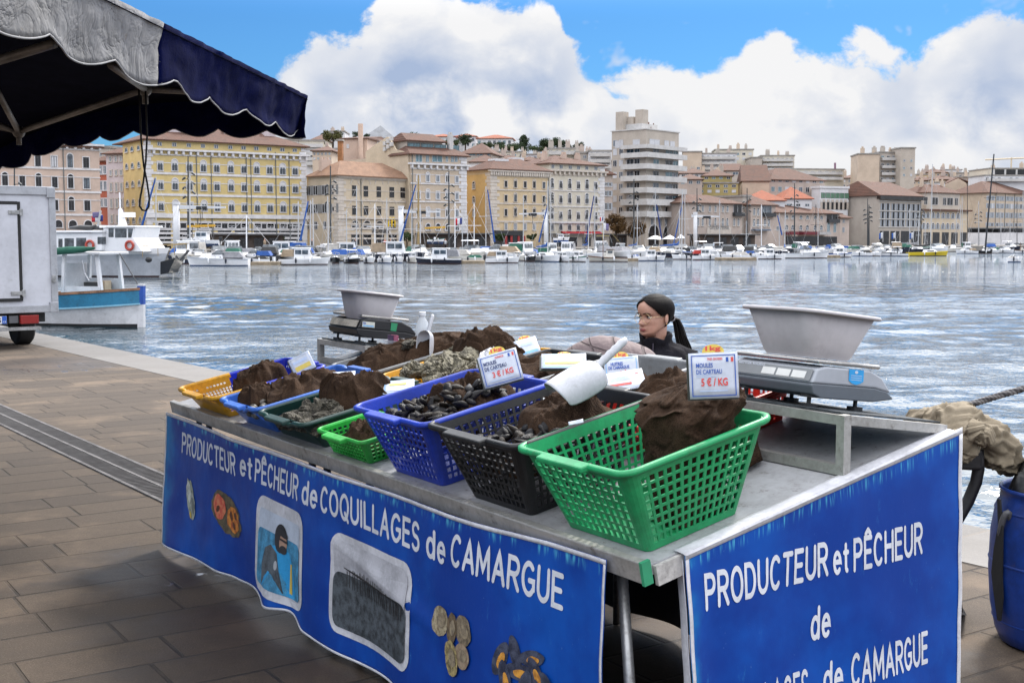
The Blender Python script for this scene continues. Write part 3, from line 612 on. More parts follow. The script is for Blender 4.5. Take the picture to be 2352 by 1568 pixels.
GREEN, BLUE, BLK = plast('green_plastic', (.012, .30, .105)), plast('blue_plastic', (.012, .045, .42)), plast('charcoal_plastic', (.009, .0095, .011), .45, dirt=.2)
LIME, DKG, LBL = plast('bright_green_plastic', (.03, .42, .06)), plast('dark_green_plastic', (.012, .048, .042), .4, dirt=.3), plast('light_blue_plastic', (.045, .16, .58))
YEL, RED, GRY = plast('yellow_plastic', (.66, .33, .012), dirt=.3), plast('red_plastic', (.55, .025, .015)), plast('grey_plastic', (.19, .20, .21))
BG, CG_ = 'tapered perforated shellfish baskets', 'stacking fish crates'
basket('basket', 'emerald green perforated basket at the near corner of the stall, holding one brown sack', 'basket', (3.42, 3.915, -.03, .505), (3.475, 3.85, .055, .40), .268, GREEN, BG, 8, (12, 14))
basket('basket', 'charcoal black perforated basket of mussels with a white scoop on top', 'basket', (2.885, 3.405, -.03, .50), (2.95, 3.30, .045, .40), .268, BLK, BG, 8, (12, 14))
basket('basket', 'deep blue perforated basket of mussels beside the charcoal one', 'basket', (2.35, 2.872, -.04, .475), (2.395, 2.755, .045, .40), .268, BLUE, BG, 8, (12, 14))
basket('small_basket', 'small bright green perforated basket squeezed between the dark green crate and the blue basket', 'basket', (1.90, 2.29, -.015, .24), (1.88, 2.215, .034, .21), .112, LIME, BG, 5, (13, 8), .022, .010)
sl = lambda s_, k, nc, r, R: r in (R - 2, R - 3) and (k % 6) < 5 if s_ % 2 == 0 else (r == R - 2 and k % 9 < 6) or (r <= R - 4 and k % 2 == 0)
basket('fish_crate', 'dark green fish crate with oysters and a heaped brown sack', 'crate', (1.375, 1.83, -.045, .535), (1.33, 1.79, .045, .50), .132, DKG, CG_, 6, (16, 22), .03, .018, slits=sl, notch=.012)
basket('fish_crate', 'light blue fish crate with brown sacks and small clams', 'crate', (.92, 1.345, -.05, .545), (.915, 1.30, .04, .50), .14, LBL, CG_, 6, (16, 22), .03, .018, slits=sl, notch=.014)
basket('fish_crate', 'two-tone yellow and blue fish crate at the far end of the stall', 'crate', (.30, .78, -.045, .54), (.28, .72, .035, .50), .125, YEL, CG_, 7, (18, 26), .03, .018, slits=lambda s_, k, nc, r, R: (s_ % 2 == 1 and ((r in (R - 2,) and k % 8 < 6) or r in (1, 2, 3))) or (s_ % 2 == 0 and r == R - 2 and k % 5 < 4), notch=.012, m2=plast('royal_blue_plastic', (.012, .03, .48)), split=.22)
basket('fish_crate', 'low grey fish crate under a spread of brown sacks, below the left scale', 'crate', (.76, 1.20, .60, 1.20), (.79, 1.17, .63, 1.17), .115, GRY, CG_, 5, (14, 20), .03, .016, slits=sl)
basket('fish_crate', 'yellow fish crate of rough oysters behind the dark green crate', 'crate', (1.25, 1.76, .62, 1.255), (1.28, 1.73, .65, 1.22), .10, YEL, CG_, 6, (16, 22), .03, .016, slits=sl, notch=.01)
basket('fish_crate', 'black fish crate at the back of the stall in front of the quilted coat', 'crate', (1.84, 2.33, .66, 1.19), (1.87, 2.30, .70, 1.16), .125, BLK, CG_, 6, (16, 18), .03, .016, slits=sl)
basket('fish_crate', 'tall plain grey crate at the back in front of the seated woman', 'crate', (2.38, 2.87, .60, 1.18), (2.41, 2.84, .64, 1.15), .15, plast('pale_grey_plastic', (.27, .28, .29)), CG_, 5, (14, 18), .03, .016, slits=lambda *a: False)
basket('fish_crate', 'red fish crate between the grey crate and the green basket', 'crate', (2.90, 3.36, .60, 1.17), (2.93, 3.33, .64, 1.14), .125, RED, CG_, 6, (16, 22), .03, .016, slits=sl)
u_ = basket('fish_crate', 'dark blue crate standing on the ground in the shade under the table', 'crate', (3.40, 3.85, .12, .75), (3.43, 3.82, .15, .72), .15, BLUE, CG_, 5, (14, 16), .03, .016)
u_.rotation_euler = (0, 0, math.atan2(TA.y, TA.x)); q = TL + TA * 3.66 + NB * .42; u_.location = (q.x, q.y, .004)

# ------------------------------------------------------------------ brown net sacks
m, t, b, co = mat_nodes('brown_sacking')
n_ = t.noise(co, 6, 6, .65); fib = t.noise(t.map(co, scale=(1, .35, 1)), 260, 3, .7); rib = t.new('ShaderNodeTexWave'); rib.bands_direction = 'DIAGONAL'; rib.inputs['Scale'].default_value = 95; rib.inputs['Distortion'].default_value = 6; rib.inputs['Detail Scale'].default_value = .8; t.l.new(co, rib.inputs[0])
c = t.mix(t.step(n_, .32, .68), rgb(.020, .0112, .0075), rgb(.058, .033, .020)); c = t.mix(t.math('MULTIPLY', t.step(fib, .40, .62), .45), c, rgb(.080, .049, .031)); c = t.mix(t.math('MULTIPLY', t.step(fib, .52, .36), .5), c, rgb(.012, .0075, .0055))
t.put(b.inputs['Base Color'], c); b.inputs['Roughness'].default_value = .92; b.inputs['Specular IOR Level'].default_value = .12
bn = t.new('ShaderNodeBump'); bn.inputs['Strength'].default_value = .8; bn.inputs['Distance'].default_value = .004; t.put(bn.inputs['Height'], t.math('ADD', t.math('MULTIPLY', rib.outputs[1], .5), t.math('ADD', fib, t.math('MULTIPLY', t.noise(co, 30, 4, .6), 2.0)))); t.put(b.inputs['Normal'], bn.outputs[0])
SACK = m
SG = 'brown net sacks over the shellfish'
def ridge(p, k): return 1 - abs(mnoise.noise(p * k)) * 2
def sack_mesh(rx, ry, h, seed, p_out=2.4, fold=.032, flat_=.75, rag=.16, droop=.0):
    g = MB(); nr, na = 30, 84; rn = random.Random(seed); off = Vector((rn.uniform(-50, 50), rn.uniform(-50, 50), rn.uniform(-50, 50)))
    vs = []
    for i in range(nr + 1):
        ro = i / nr
        for j in range(na):
            an = 2 * math.pi * j / na; ca, sa = math.cos(an), math.sin(an)
            k = (abs(ca) ** p_out + abs(sa) ** p_out) ** (-1 / p_out) * (1 + rag * mnoise.noise(off + Vector((ca * 1.6, sa * 1.6, 0))) + .05 * mnoise.noise(off + Vector((ca * 6, sa * 6, 3))))
            x, y = rx * k * ro * ca, ry * k * ro * sa
            q = Vector((x, y, 0)) * (1 / max(rx, ry)) + off
            z = h * (1 - ro ** (2 / (1 - flat_ + .3))) ** flat_ if ro < 1 else 0
            lum = .55 + .75 * (.5 + .5 * mnoise.noise(q * 1.5)); z *= lum
            wq = q + Vector((mnoise.noise(q * 2.1), mnoise.noise(q * 2.1 + Vector((9, 3, 1))), 0)) * .45
            an2 = seed * 1.3; a_ = Vector((wq.x * math.cos(an2) + wq.y * math.sin(an2), .34 * (wq.y * math.cos(an2) - wq.x * math.sin(an2)), seed)); f_ = max(0, ridge(a_, 2.9)) ** 1.6 + .45 * max(0, ridge(a_ + Vector((4, 4, 4)), 6.1)) ** 1.5 + .25 * max(0, ridge(wq, 2.2)) ** 2
            z += fold * (f_ - .15) * (1 - ro ** 4)
            d = Vector((mnoise.noise(q * 3.4 + Vector((1, 2, 3))), mnoise.noise(q * 3.4 + Vector((7, 7, 7))), 0)) * fold * .9 * min(1, ro * 2)
            vs.append((x + d.x, y + d.y, z - droop * max(0, ro - .8) * 5))
    fs = [(i * na + j, i * na + (j + 1) % na, (i + 1) * na + (j + 1) % na, (i + 1) * na + j) for i in range(nr) for j in range(na)]
    g.add(vs, fs); return g
def sack(label, a, b_, c, rx, ry, h, seed, yaw=0.0, tilt=(0, 0), **k):
    o = sack_mesh(rx, ry, h, seed, **k).build('net_sack', SACK, None, smooth=True); o.location = T(a, b_, c)
    o.rotation_euler = (RT @ Matrix.Rotation(yaw, 3, 'Z') @ Matrix.Rotation(tilt[0], 3, 'X') @ Matrix.Rotation(tilt[1], 3, 'Y')).to_euler()
    solid(o, .004, -1); return tag(o, label, 'sack', SG)
def big_sack():
    """the full, slumped sack standing up in the green basket"""
    g = MB(); n, rings = 120, 90; vs = []; off = Vector((3.3, 8.1, 1.7))
    prof = [(0, .02), (.15, .145), (.45, .17), (.70, .185), (.86, .175), (.96, .12), (1.0, .01)]
    for i in range(rings + 1):
        tt = i / rings; hz = lerp_tab([(0, 0), (.1, .0), (.8, .34), (1, .375)], tt); R = lerp_tab([(0, .008), (.1, .100), (.45, .122), (.68, .150), (.85, .135), (.95, .075), (1, .006)], tt)
        for j in range(n):
            an = 2 * math.pi * j / n; ca, sa = math.cos(an), math.sin(an)
            k = (abs(ca) ** 2.4 + abs(sa) ** 2.4) ** (-1 / 2.4)
            q = Vector((ca * 1.3, sa * 1.3, tt * 2.6)) + off; wq = q + Vector((mnoise.noise(q * 1.7), mnoise.noise(q * 1.7 + Vector((5, 1, 2))), mnoise.noise(q * 1.7 + Vector((2, 6, 9))))) * .4
            h_ = Vector((wq.x * .55 + .35 * wq.z, wq.y * .55, wq.z * 1.5 - .5 * ca)); f_ = .022 * mnoise.noise(q * 1.1) + .034 * max(0, ridge(h_, 1.35)) ** 1.7 + .016 * max(0, ridge(h_ + Vector((3, 3, 3)), 3.1)) ** 1.6 - .028
            r_ = R * k + f_ * min(1, R * 14)
            x_, y_ = r_ * ca, r_ * sa * .88 + .105 * tt ** 1.3
            if hz < .262:
                lv = hz / .268; m_ = .016; x_ = min(max(x_, 3.475 - .055 * lv + m_ - 3.752), 3.85 + .065 * lv - m_ - 3.752); y_ = min(max(y_, .055 - .085 * lv + m_ - .285), .40 + .105 * lv - m_ - .285)
            vs.append((x_, y_, hz + .030 * mnoise.noise(q * 1.6 + Vector((9, 9, 9))) * tt + .10 * tt * tt * (r_ * ca) + .05 * tt * r_ * sa))
    g.add(vs, [(i * n + j, i * n + (j + 1) % n, (i + 1) * n + (j + 1) % n, (i + 1) * n + j) for i in range(rings) for j in range(n)])
    o = g.build('net_sack', SACK, None, smooth=True); o.location = T(3.752, .285, .008); o.rotation_euler = RT.to_euler()
    return tag(o, 'full brown net sack slumped upright in the emerald green basket', 'sack', SG)
big_sack()
sack('brown net sack draped over mussels in the deep blue basket under the price card', 2.63, .27, .195, .165, .165, .095, 3, .2, p_out=3, rag=.08)
sack('brown net sack spread at the back of the charcoal basket under the scoop', 3.19, .31, .195, .15, .155, .085, 4, -.3, p_out=3, rag=.08)
sack('dark net sack lying low in the charcoal basket under the mussels', 3.12, .18, .10, .125, .14, .06, 5, 0, p_out=3.2, fold=.010, rag=.05)
sack('dark net sack lying low in the deep blue basket under the mussels', 2.60, .16, .12, .13, .12, .07, 6, 0, p_out=3.2, fold=.010, rag=.05)
sack('brown net sack bunched up on the right rim of the dark green crate', 1.62, .30, .115, .16, .14, .11, 7, .4, tilt=(.10, .05))
sack('brown net sack lying flat along the light blue crate', 1.15, .27, .10, .17, .21, .07, 8, .1)
sack('small twisted brown sack at the front of the light blue crate', 1.06, .06, .105, .075, .085, .085, 9, .5, fold=.02)
sack('brown net sack crumpled at the back of the two-tone yellow and blue crate', 0.58, .27, .06, .12, .14, .11, 10, .3)
sack('brown net sack spread over the left end of the low grey crate', .95, .80, .075, .185, .20, .085, 11, .2, p_out=3)
sack('brown net sack spread over the back of the low grey crate beside the upright scoop', 1.05, 1.03, .075, .19, .20, .085, 12, -.2, p_out=3)
sack('tall folded brown sack heaped over the far end of the yellow oyster crate', 1.44, 1.08, .075, .18, .15, .13, 13, .1, fold=.035)
sack('brown net sack at the right end of the yellow oyster crate', 1.66, 1.08, .06, .10, .12, .09, 14, .5)
sack('wrinkled brown sack filling the black fish crate', 2.09, .88, .08, .20, .20, .075, 15, .2, p_out=3, fold=.035)
sack('brown net sack hanging out of the tall grey crate', 2.62, .84, .10, .20, .21, .085, 16, 0, p_out=3)
sack('long rolled brown sack lying on the red fish crate', 3.06, .86, .115, .11, .23, .075, 17, .25)
sack('brown sack in the small bright green basket', 2.09, .12, .045, .15, .085, .055, 18, .1, p_out=3)
sack('limp brown sack behind the green basket beside the right scale', 3.50, .68, .02, .12, .10, .15, 19, .2)

# ------------------------------------------------------------------ shellfish
MUS = mat('mussel_shell', (.0035, .004, .0065), .40, .3, 40, .5, 160, col2=(.016, .013, .012), spec=.24)
MUS2 = mat('mussel_shell_brown', (.012, .009, .007), .48, .3, 34, .5, 150, col2=(.040, .031, .024), spec=.22)
def mussel_mesh(m, seed, fat=1.0):
    g = MB(); n, k = 12, 11; rings = []
    for i in range(k + 1):
        u = i / k; x = -.036 + .072 * u
        w_ = .0172 * (math.sin(math.pi * min(1, max(0, u * .95 + .025)) ** .62)) ** .95 * fat; th = w_ * .66
        yo = .006 * math.sin(math.pi * u) ** 2
        rings.append([(x, w_ * math.cos(2 * math.pi * j / n) + yo, th * math.copysign(abs(math.sin(2 * math.pi * j / n)) ** .8, math.sin(2 * math.pi * j / n))) for j in range(n)])
    return g.loft(rings).mesh('mussel', m, True)
MM = [mussel_mesh(MUS, 1), mussel_mesh(MUS2, 2, .92), mussel_mesh(MUS, 3, 1.1)]
def scatter(name, meshes, n, lab, cat, grp, place, seed, smin=.85, smax=1.2, upright=.5):
    r = random.Random(seed)
    for i in range(n):
        p = place(r); o = bpy.data.objects.new(name, r.choice(meshes)); COL.objects.link(o)
        o.location = T(*p); o.rotation_euler = (r.gauss(0, upright), r.gauss(0, upright), r.uniform(0, 6.28)); s_ = r.uniform(smin, smax) * (.86 if name == 'mussel' else 1); o.scale = (s_, s_, s_)
        tag(o, lab, cat, grp)
def heap(a0, a1, b0, b1, c0, h, ca=None, cb=None):
    def f(r):
        a, b_ = r.uniform(a0, a1), r.uniform(b0, b1); u, v = (a - (ca or (a0 + a1) / 2)) / (a1 - a0) * 2, (b_ - (cb or (b0 + b1) / 2)) / (b1 - b0) * 2
        return a, b_, c0 + h * max(0, 1 - .5 * (u * u + v * v)) + r.uniform(-.012, .016)
    return f
scatter('mussel', MM, 80, 'black mussel heaped loose in the deep blue basket', 'mussel', 'mussels in the deep blue basket', heap(2.41, 2.82, .01, .22, .205, .045), 1)
scatter('mussel', MM, 26, 'black mussel lying on the brown sack below the upright price card', 'mussel', 'mussels on the sack in the deep blue basket', heap(2.62, 2.82, .12, .34, .245, .06), 5)
scatter('mussel', MM, 70, 'black mussel heaped loose in the charcoal basket', 'mussel', 'mussels in the charcoal basket', heap(3.00, 3.36, .02, .26, .155, .075, 3.22, .18), 2, .9, 1.3)
scatter('mussel', MM, 26, 'black mussel low in the near-left corner of the charcoal basket', 'mussel', 'mussels low in the charcoal basket', heap(2.93, 3.20, .015, .14, .165, .03), 7, .85, 1.15)
CLA = [mat('clam_shell', (.20, .18, .155), .5, .3, 50, .3, 200, col2=(.075, .07, .06)), mat('clam_shell_dark', (.10, .095, .085), .5, .3, 40, .3, 200)]
def clam_mesh(m):
    g = MB(); g.ball((0, 0, 0), (.017, .014, .010), 12, 8); return g.mesh('clam', m, True)
CM = [clam_mesh(q) for q in CLA]
scatter('clam', CM, 60, 'small grey clam at the front of the light blue crate', 'clam', 'clams in the light blue crate', heap(.98, 1.29, -.015, .10, .085, .02), 3, .9, 1.4)
scatter('clam', CM, 36, 'small pale clam in the bottom of the small bright green basket', 'clam', 'clams in the small green basket', heap(1.95, 2.2, .04, .17, .025, .01), 4, .9, 1.3)
def oyster_mesh(m, seed):
    b = bmesh.new(); bmesh.ops.create_icosphere(b, subdivisions=4, radius=1); off = Vector((seed * 7.1, seed * 3.3, seed))
    for v in b.verts:
        q = v.co.copy(); k = 1 + .32 * mnoise.noise(q * 1.3 + off) + .22 * abs(mnoise.noise(q * 3.1 + off)) + .20 * mnoise.noise(q * 6 + off) + .10 * abs(mnoise.noise(q * 13 + off))
        v.co = Vector((q.x * .050 * k, q.y * .034 * k, q.z * .019 * k))
    me = bpy.data.meshes.new('oyster'); b.to_mesh(me); b.free(); me.materials.append(m); return me
OY = [mat('oyster_shell', (.24, .215, .15), .75, .4, 42, 1.0, 110, col2=(.032, .027, .018)), mat('oyster_shell_dark', (.10, .088, .064), .75, .4, 42, 1.0, 110, col2=(.018, .015, .011))]
OM = [oyster_mesh(OY[i % 2], i) for i in range(6)]
scatter('oyster', [OM[0], OM[2], OM[4]], 46, 'rough pale oyster heaped in the yellow fish crate', 'oyster', 'oysters in the yellow crate', heap(1.31, 1.70, .67, 1.0, .085, .05), 8, .8, 1.3)
scatter('oyster', [OM[1], OM[3], OM[5]], 40, 'rough dark oyster heaped in the dark green fish crate', 'oyster', 'oysters in the dark green crate', heap(1.50, 1.80, .0, .26, .085, .04), 9, .7, 1.15)
scatter('oyster', [OM[1], OM[3]], 1, 'single dark oyster lying on the sacks of the low grey crate', 'oyster', None, heap(1.04, 1.06, .88, .9, .165, .0), 10, 1.1, 1.2)

# dark sheet added along the vendor's side to block light and darken the space under the tables
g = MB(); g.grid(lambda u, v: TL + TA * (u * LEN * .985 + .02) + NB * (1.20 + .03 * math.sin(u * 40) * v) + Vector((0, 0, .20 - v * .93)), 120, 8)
tag(g.build('tarpaulin', mat('dark_shade_sheet', (.012, .012, .016), .7, .3, 3), smooth=True, fix=False), 'dark tarpaulin hanging under the back of the market tables', 'tarpaulin')
# ================================================================== THINGS ON AND ROUND THE STALL
PAPER = mat('price_paper', (.56, .60, .69), .35, .1, 12); BOARD = mat('price_board', (.03, .035, .025), .5)
INKB, INKR, INKL = flat('ink_blue', (.03, .10, .42)), flat('ink_red', (.72, .08, .07)), flat('ink_light_blue', (.22, .48, .78)); INKN = flat('ink_navy', (.03, .05, .16))
INKP, INKY = flat('ink_pale', (.48, .58, .78)), flat('ink_yellow', (.72, .55, .12))
def card(label, x, y, Y, w_, h_, yaw=0, tilt=10, roll=0, lines=(), tag_=False, border=INKB, bands=(), board=True):
    o = thing('price_sign', label, 'price sign', at(x, y, Y), 0, 'price cards on the shellfish'); R = math.radians
    o.rotation_euler = (Matrix.Rotation(R(yaw), 3, 'Z') @ Matrix.Rotation(-R(tilt), 3, 'X') @ Matrix.Rotation(-R(roll), 3, 'Y')).to_euler()
    hw, hh = w_ / 2, h_ / 2
    g = MB(); g.grid(lambda u, v: (-hw + u * w_, .001 * math.sin(u * 3 + v) - .0045, -hh + v * h_), 6, 4); solid(g.build('card', PAPER, o, smooth=True, fix=False), .0012, 1)
    if board: g = MB(); g.box((-.004, .004, -.003), (w_ * 1.03, .004, h_ * 1.02)); g.build('backing_board', BOARD, o)
    F = lambda d: (lambda px_, py_: (px_, .001 * math.sin((px_ + hw) / w_ * 3 + (py_ + hh) / h_) - .0060 - d * 2.5, py_))
    if border:
        g = MB(); f = F(.0006); i_, k = .90, .86
        for a, b_, c_, d_ in ((-1, 1, i_, k), (-1, 1, -k, -i_), ):
            for q in range(6): u0, u1 = -i_ + q * i_ / 3, -i_ + (q + 1) * i_ / 3; g.quad(f(u0 * hw, c_ * hh), f(u1 * hw, c_ * hh), f(u1 * hw, d_ * hh), f(u0 * hw, d_ * hh))
        for sg in (-1, 1): g.quad(f(sg * i_ * hw, -k * hh), f(sg * k * hw, -k * hh), f(sg * k * hw, k * hh), f(sg * i_ * hw, k * hh))
        g.build('border', border, o, fix=False)
    for m, x0, x1, y0, y1 in bands:
        g = MB(); f = F(.0006); n = 5
        for q in range(n): u0, u1 = x0 + (x1 - x0) * q / n, x0 + (x1 - x0) * (q + 1) / n; g.quad(f(u0 * hw, y0 * hh), f(u1 * hw, y0 * hh), f(u1 * hw, y1 * hh), f(u0 * hw, y1 * hh))
        g.build('print', m, o, fix=False)
    for s_, x0, x1, y0, cp, m, bo in lines:
        g = MB(); f = F(.0009); put_text(g, s_, x0 * hw, x1 * hw, y0 * hh, cp * h_, f, bo); g.build('lettering', m, o, fix=False)
    if tag_:
        g = MB(); n = 24; g.prism([(.02 * hw + .030 * math.cos(q * 6.2832 / n), -.001, hh + .002 + .021 * math.sin(q * 6.2832 / n)) for q in range(n)], (0, .003, 0)); tg = g.build('round_tag', mat('tag_yellow', (.75, .56, .10), .5), o)
        g = MB(); put_text(g, '1kg', .02 * hw - .021, .02 * hw + .021, hh + .006, .013, lambda a, c: (a, -.0018, c), .03); g.build('lettering', INKR, tg, fix=False)
    return o
FLAG = ((INKB, .52, .62, .58, .78), (INKR, .72, .82, .58, .78)); GB = ((INKP, -.6, .55, -.70, -.64), (INKP, -.7, .1, -.06, -.02), (INKP, -.7, -.1, .03, .07))
card('upright white price card stuck in the sack of the emerald green basket', 1639, 862, 3.34, .134, .126, -6, 6, 3, (('TRES GROSSES', -.25, .38, .68, .05, INKR, .03), ('MOULES', -.70, -.02, .36, .10, INKB, .018), ('DE CARTEAU', -.70, .34, .08, .10, INKB, .018), ('5 € / KG', -.52, .56, -.44, .165, INKR, .03)), True, bands=FLAG + GB)
card('tilted white price card with black board standing in the deep blue basket', 1150, 846, 4.28, .142, .116, -8, 18, 17, (('NORMALES', -.15, .30, .66, .06, INKR, .03), ('MOULES', -.78, -.12, .36, .115, INKN, .03), ('DE CARTEAU', -.78, .34, .04, .115, INKN, .03), ('3 € / KG', -.46, .60, -.46, .17, INKR, .03)), True, bands=FLAG + GB)
card('pale card lying flat on the black fish crate', 1295, 831, 5.00, .185, .12, -4, 66, 2, (('HUITRES', -.6, .2, .0, .14, INKP, .02),), True, INKL, ((INKL, -.9, .9, -.95, -.7), (INKY, -.9, .9, -.45, -.15)))
card('blue and white price card half hidden behind the scoop handle', 1428, 850, 4.60, .132, .102, -5, 24, 6, (('HUITRES', -.6, .1, .36, .13, INKB, .03), ('DE CAMARGUE', -.75, .45, .08, .12, INKB, .03), ('PIÈCE', -.1, .7, -.42, .16, INKR, .04)), True, INKL)
card('white price card leaning low against the scoop over the charcoal basket', 1432, 876, 4.42, .155, .105, -10, 56, 15, (('CLAMS', -.6, .3, .30, .13, INKP, .03), ('DE CARTEAU', -.6, .35, .05, .12, INKP, .03)), False, INKP, ((INKR, -.75, .35, -.50, -.28), (INKR, .6, .8, .5, .58)))
card('small pale card on the sacks at the back of the yellow oyster crate', 1211, 797, 5.66, .105, .10, -6, 46, 20, (), True, INKP, ((INKL, -.8, .8, -.9, -.6), (INKP, -.5, .5, .1, .4)))
card('sunlit card wedged in the two-tone yellow and blue crate', 694, 836, 6.05, .115, .10, -5, 28, 30, (), False, INKP, ((INKY, -.7, .7, -.6, -.1), (INKP, -.7, .6, .2, .5)))
card('small pale card lying on the sack of the light blue crate', 789, 869, 5.60, .105, .10, -4, 62, 6, (), False, None, ((INKP, -.8, .3, -.5, .1), (INKR, -.1, .5, .3, .6)))
card('printed card lying on the rim of the dark green crate', 916, 890, 5.22, .135, .11, -6, 66, 10, (), False, INKL, ((INKP, -.8, .8, -.6, .0), (INKY, -.6, .5, .2, .5)))
card('small white paper slip at the near edge of the charcoal basket', 1323, 971, 3.62, .045, .012, -8, 40, 14, (), False, None, (), False)

SCP = mat('white_scoop_plastic', (.50, .51, .55), .42, .1, 14, .05, 60, dirt=.22)
def scoop(label, P, X, Zv, s_=1.0):
    X = X.normalized(); Y_ = Zv.cross(X).normalized(); Z_ = X.cross(Y_); o = thing('scoop', label, 'scoop', P); o.rotation_euler = Matrix((X, Y_, Z_)).transposed().to_euler(); o.scale = (s_, s_, s_)
    g = MB(); st = [(0.0, .062, 78), (.02, .064, 92), (.06, .066, 100), (.13, .066, 100), (.165, .062, 100), (.185, .050, 100), (.198, .028, 100), (.203, .004, 100)]; rg = []
    for x, r, an in st: rg.append([(x + (0 if x > .01 else .018 * (abs(i - 10) / 10) ** 2), r * math.sin(math.radians(an) * (i - 10) / 10), r * math.cos(math.radians(an) * (i - 10) / 10)) for i in range(21)])
    g.loft(rg, False, False, False); solid(subsurf(g.build('bowl', SCP, o, smooth=True)), .0028, 0)
    g = MB(); pts = [(.185 + .012 * i, 0, .030 + .0035 * i + .0015 * (i % 2)) for i in range(12)]; g.tube(pts, [.012, .0125, .013, .0145, .013, .0148, .013, .0148, .013, .0145, .013, .008], 10); g.build('handle', SCP, o, smooth=True); return o
scoop('white plastic scoop lying upside down over the mussels of the charcoal basket', at(1271, 921, 3.78), Vector((.78, .42, .40)), Vector((-.35, -.55, .80)), .98)
scoop('smaller white scoop standing open in the sacks by the left scale', at(972, 826, 5.98), Vector((.05, .15, .98)), Vector((.62, .70, -.15)), .72)

# ------------------------------------------------------------------ wedge stands, scales and basins
def bar(g, a, b_, wd=.030, up=Vector((0, 0, 1))):
    d = (Vector(b_) - Vector(a)).normalized(); s_ = d.cross(up).normalized() * wd / 2; u_ = s_.cross(d).normalized() * wd / 2; a, b_ = Vector(a), Vector(b_)
    g.hexa([a - s_ - u_, a + s_ - u_, b_ + s_ - u_, b_ - s_ - u_], [a - s_ + u_, a + s_ + u_, b_ + s_ + u_, b_ - s_ + u_])
def stand(label, a0, a1, s0, ztop, s1, z1):
    base = TL + TA * a0 + NB * s0; o = thing('scale_stand', label, 'stand', (base.x, base.y, .78 + s0 * .2065)); W_ = lambda a, s, z: Vector(((TL + TA * a + NB * s).x, (TL + TA * a + NB * s).y, z))
    zt = lambda s: .78 + s * .2065 + .014
    g = MB(); bar(g, W_(a0, s0, ztop - .015), W_(a1, s0, ztop - .015)); bar(g, W_(a0, s0, zt(s0) + .002), W_(a1, s0, zt(s0) + .002)); g.build('front_bar', ALU, o, world=True)
    for a in (a0, a1):
        g = MB(); bar(g, W_(a, s0 - .001, zt(s0) - .013), W_(a, s0 - .001, ztop + .001), .031, NB); g.build('post', ALU, o, world=True)
        g = MB(); bar(g, W_(a, s0 + .016, ztop - .0165), W_(a, s1, z1 - .015), .029); g.build('side_bar', ALU, o, world=True)
    g = MB(); e = .012; g.hexa([W_(a0 + e, s0, ztop + .002), W_(a1 - e, s0, ztop + .002), W_(a1 - e, s1, z1 + .002), W_(a0 + e, s1, z1 + .002)], [W_(a0 + e, s0, ztop + .008), W_(a1 - e, s0, ztop + .008), W_(a1 - e, s1, z1 + .008), W_(a0 + e, s1, z1 + .008)])
    g.build('shelf_mat', mat('dark_shelf_mat', (.05, .06, .07), .8, .4, 30, .6, 120), o, world=True); return o
stand('aluminium wedge stand under the right-hand grey scale', 3.30, LEN - .013, .771, 1.123, 1.242, 1.055)
stand('aluminium wedge stand under the left-hand black scale', 0.0, .575, .85, 1.086, 1.225, 1.035)
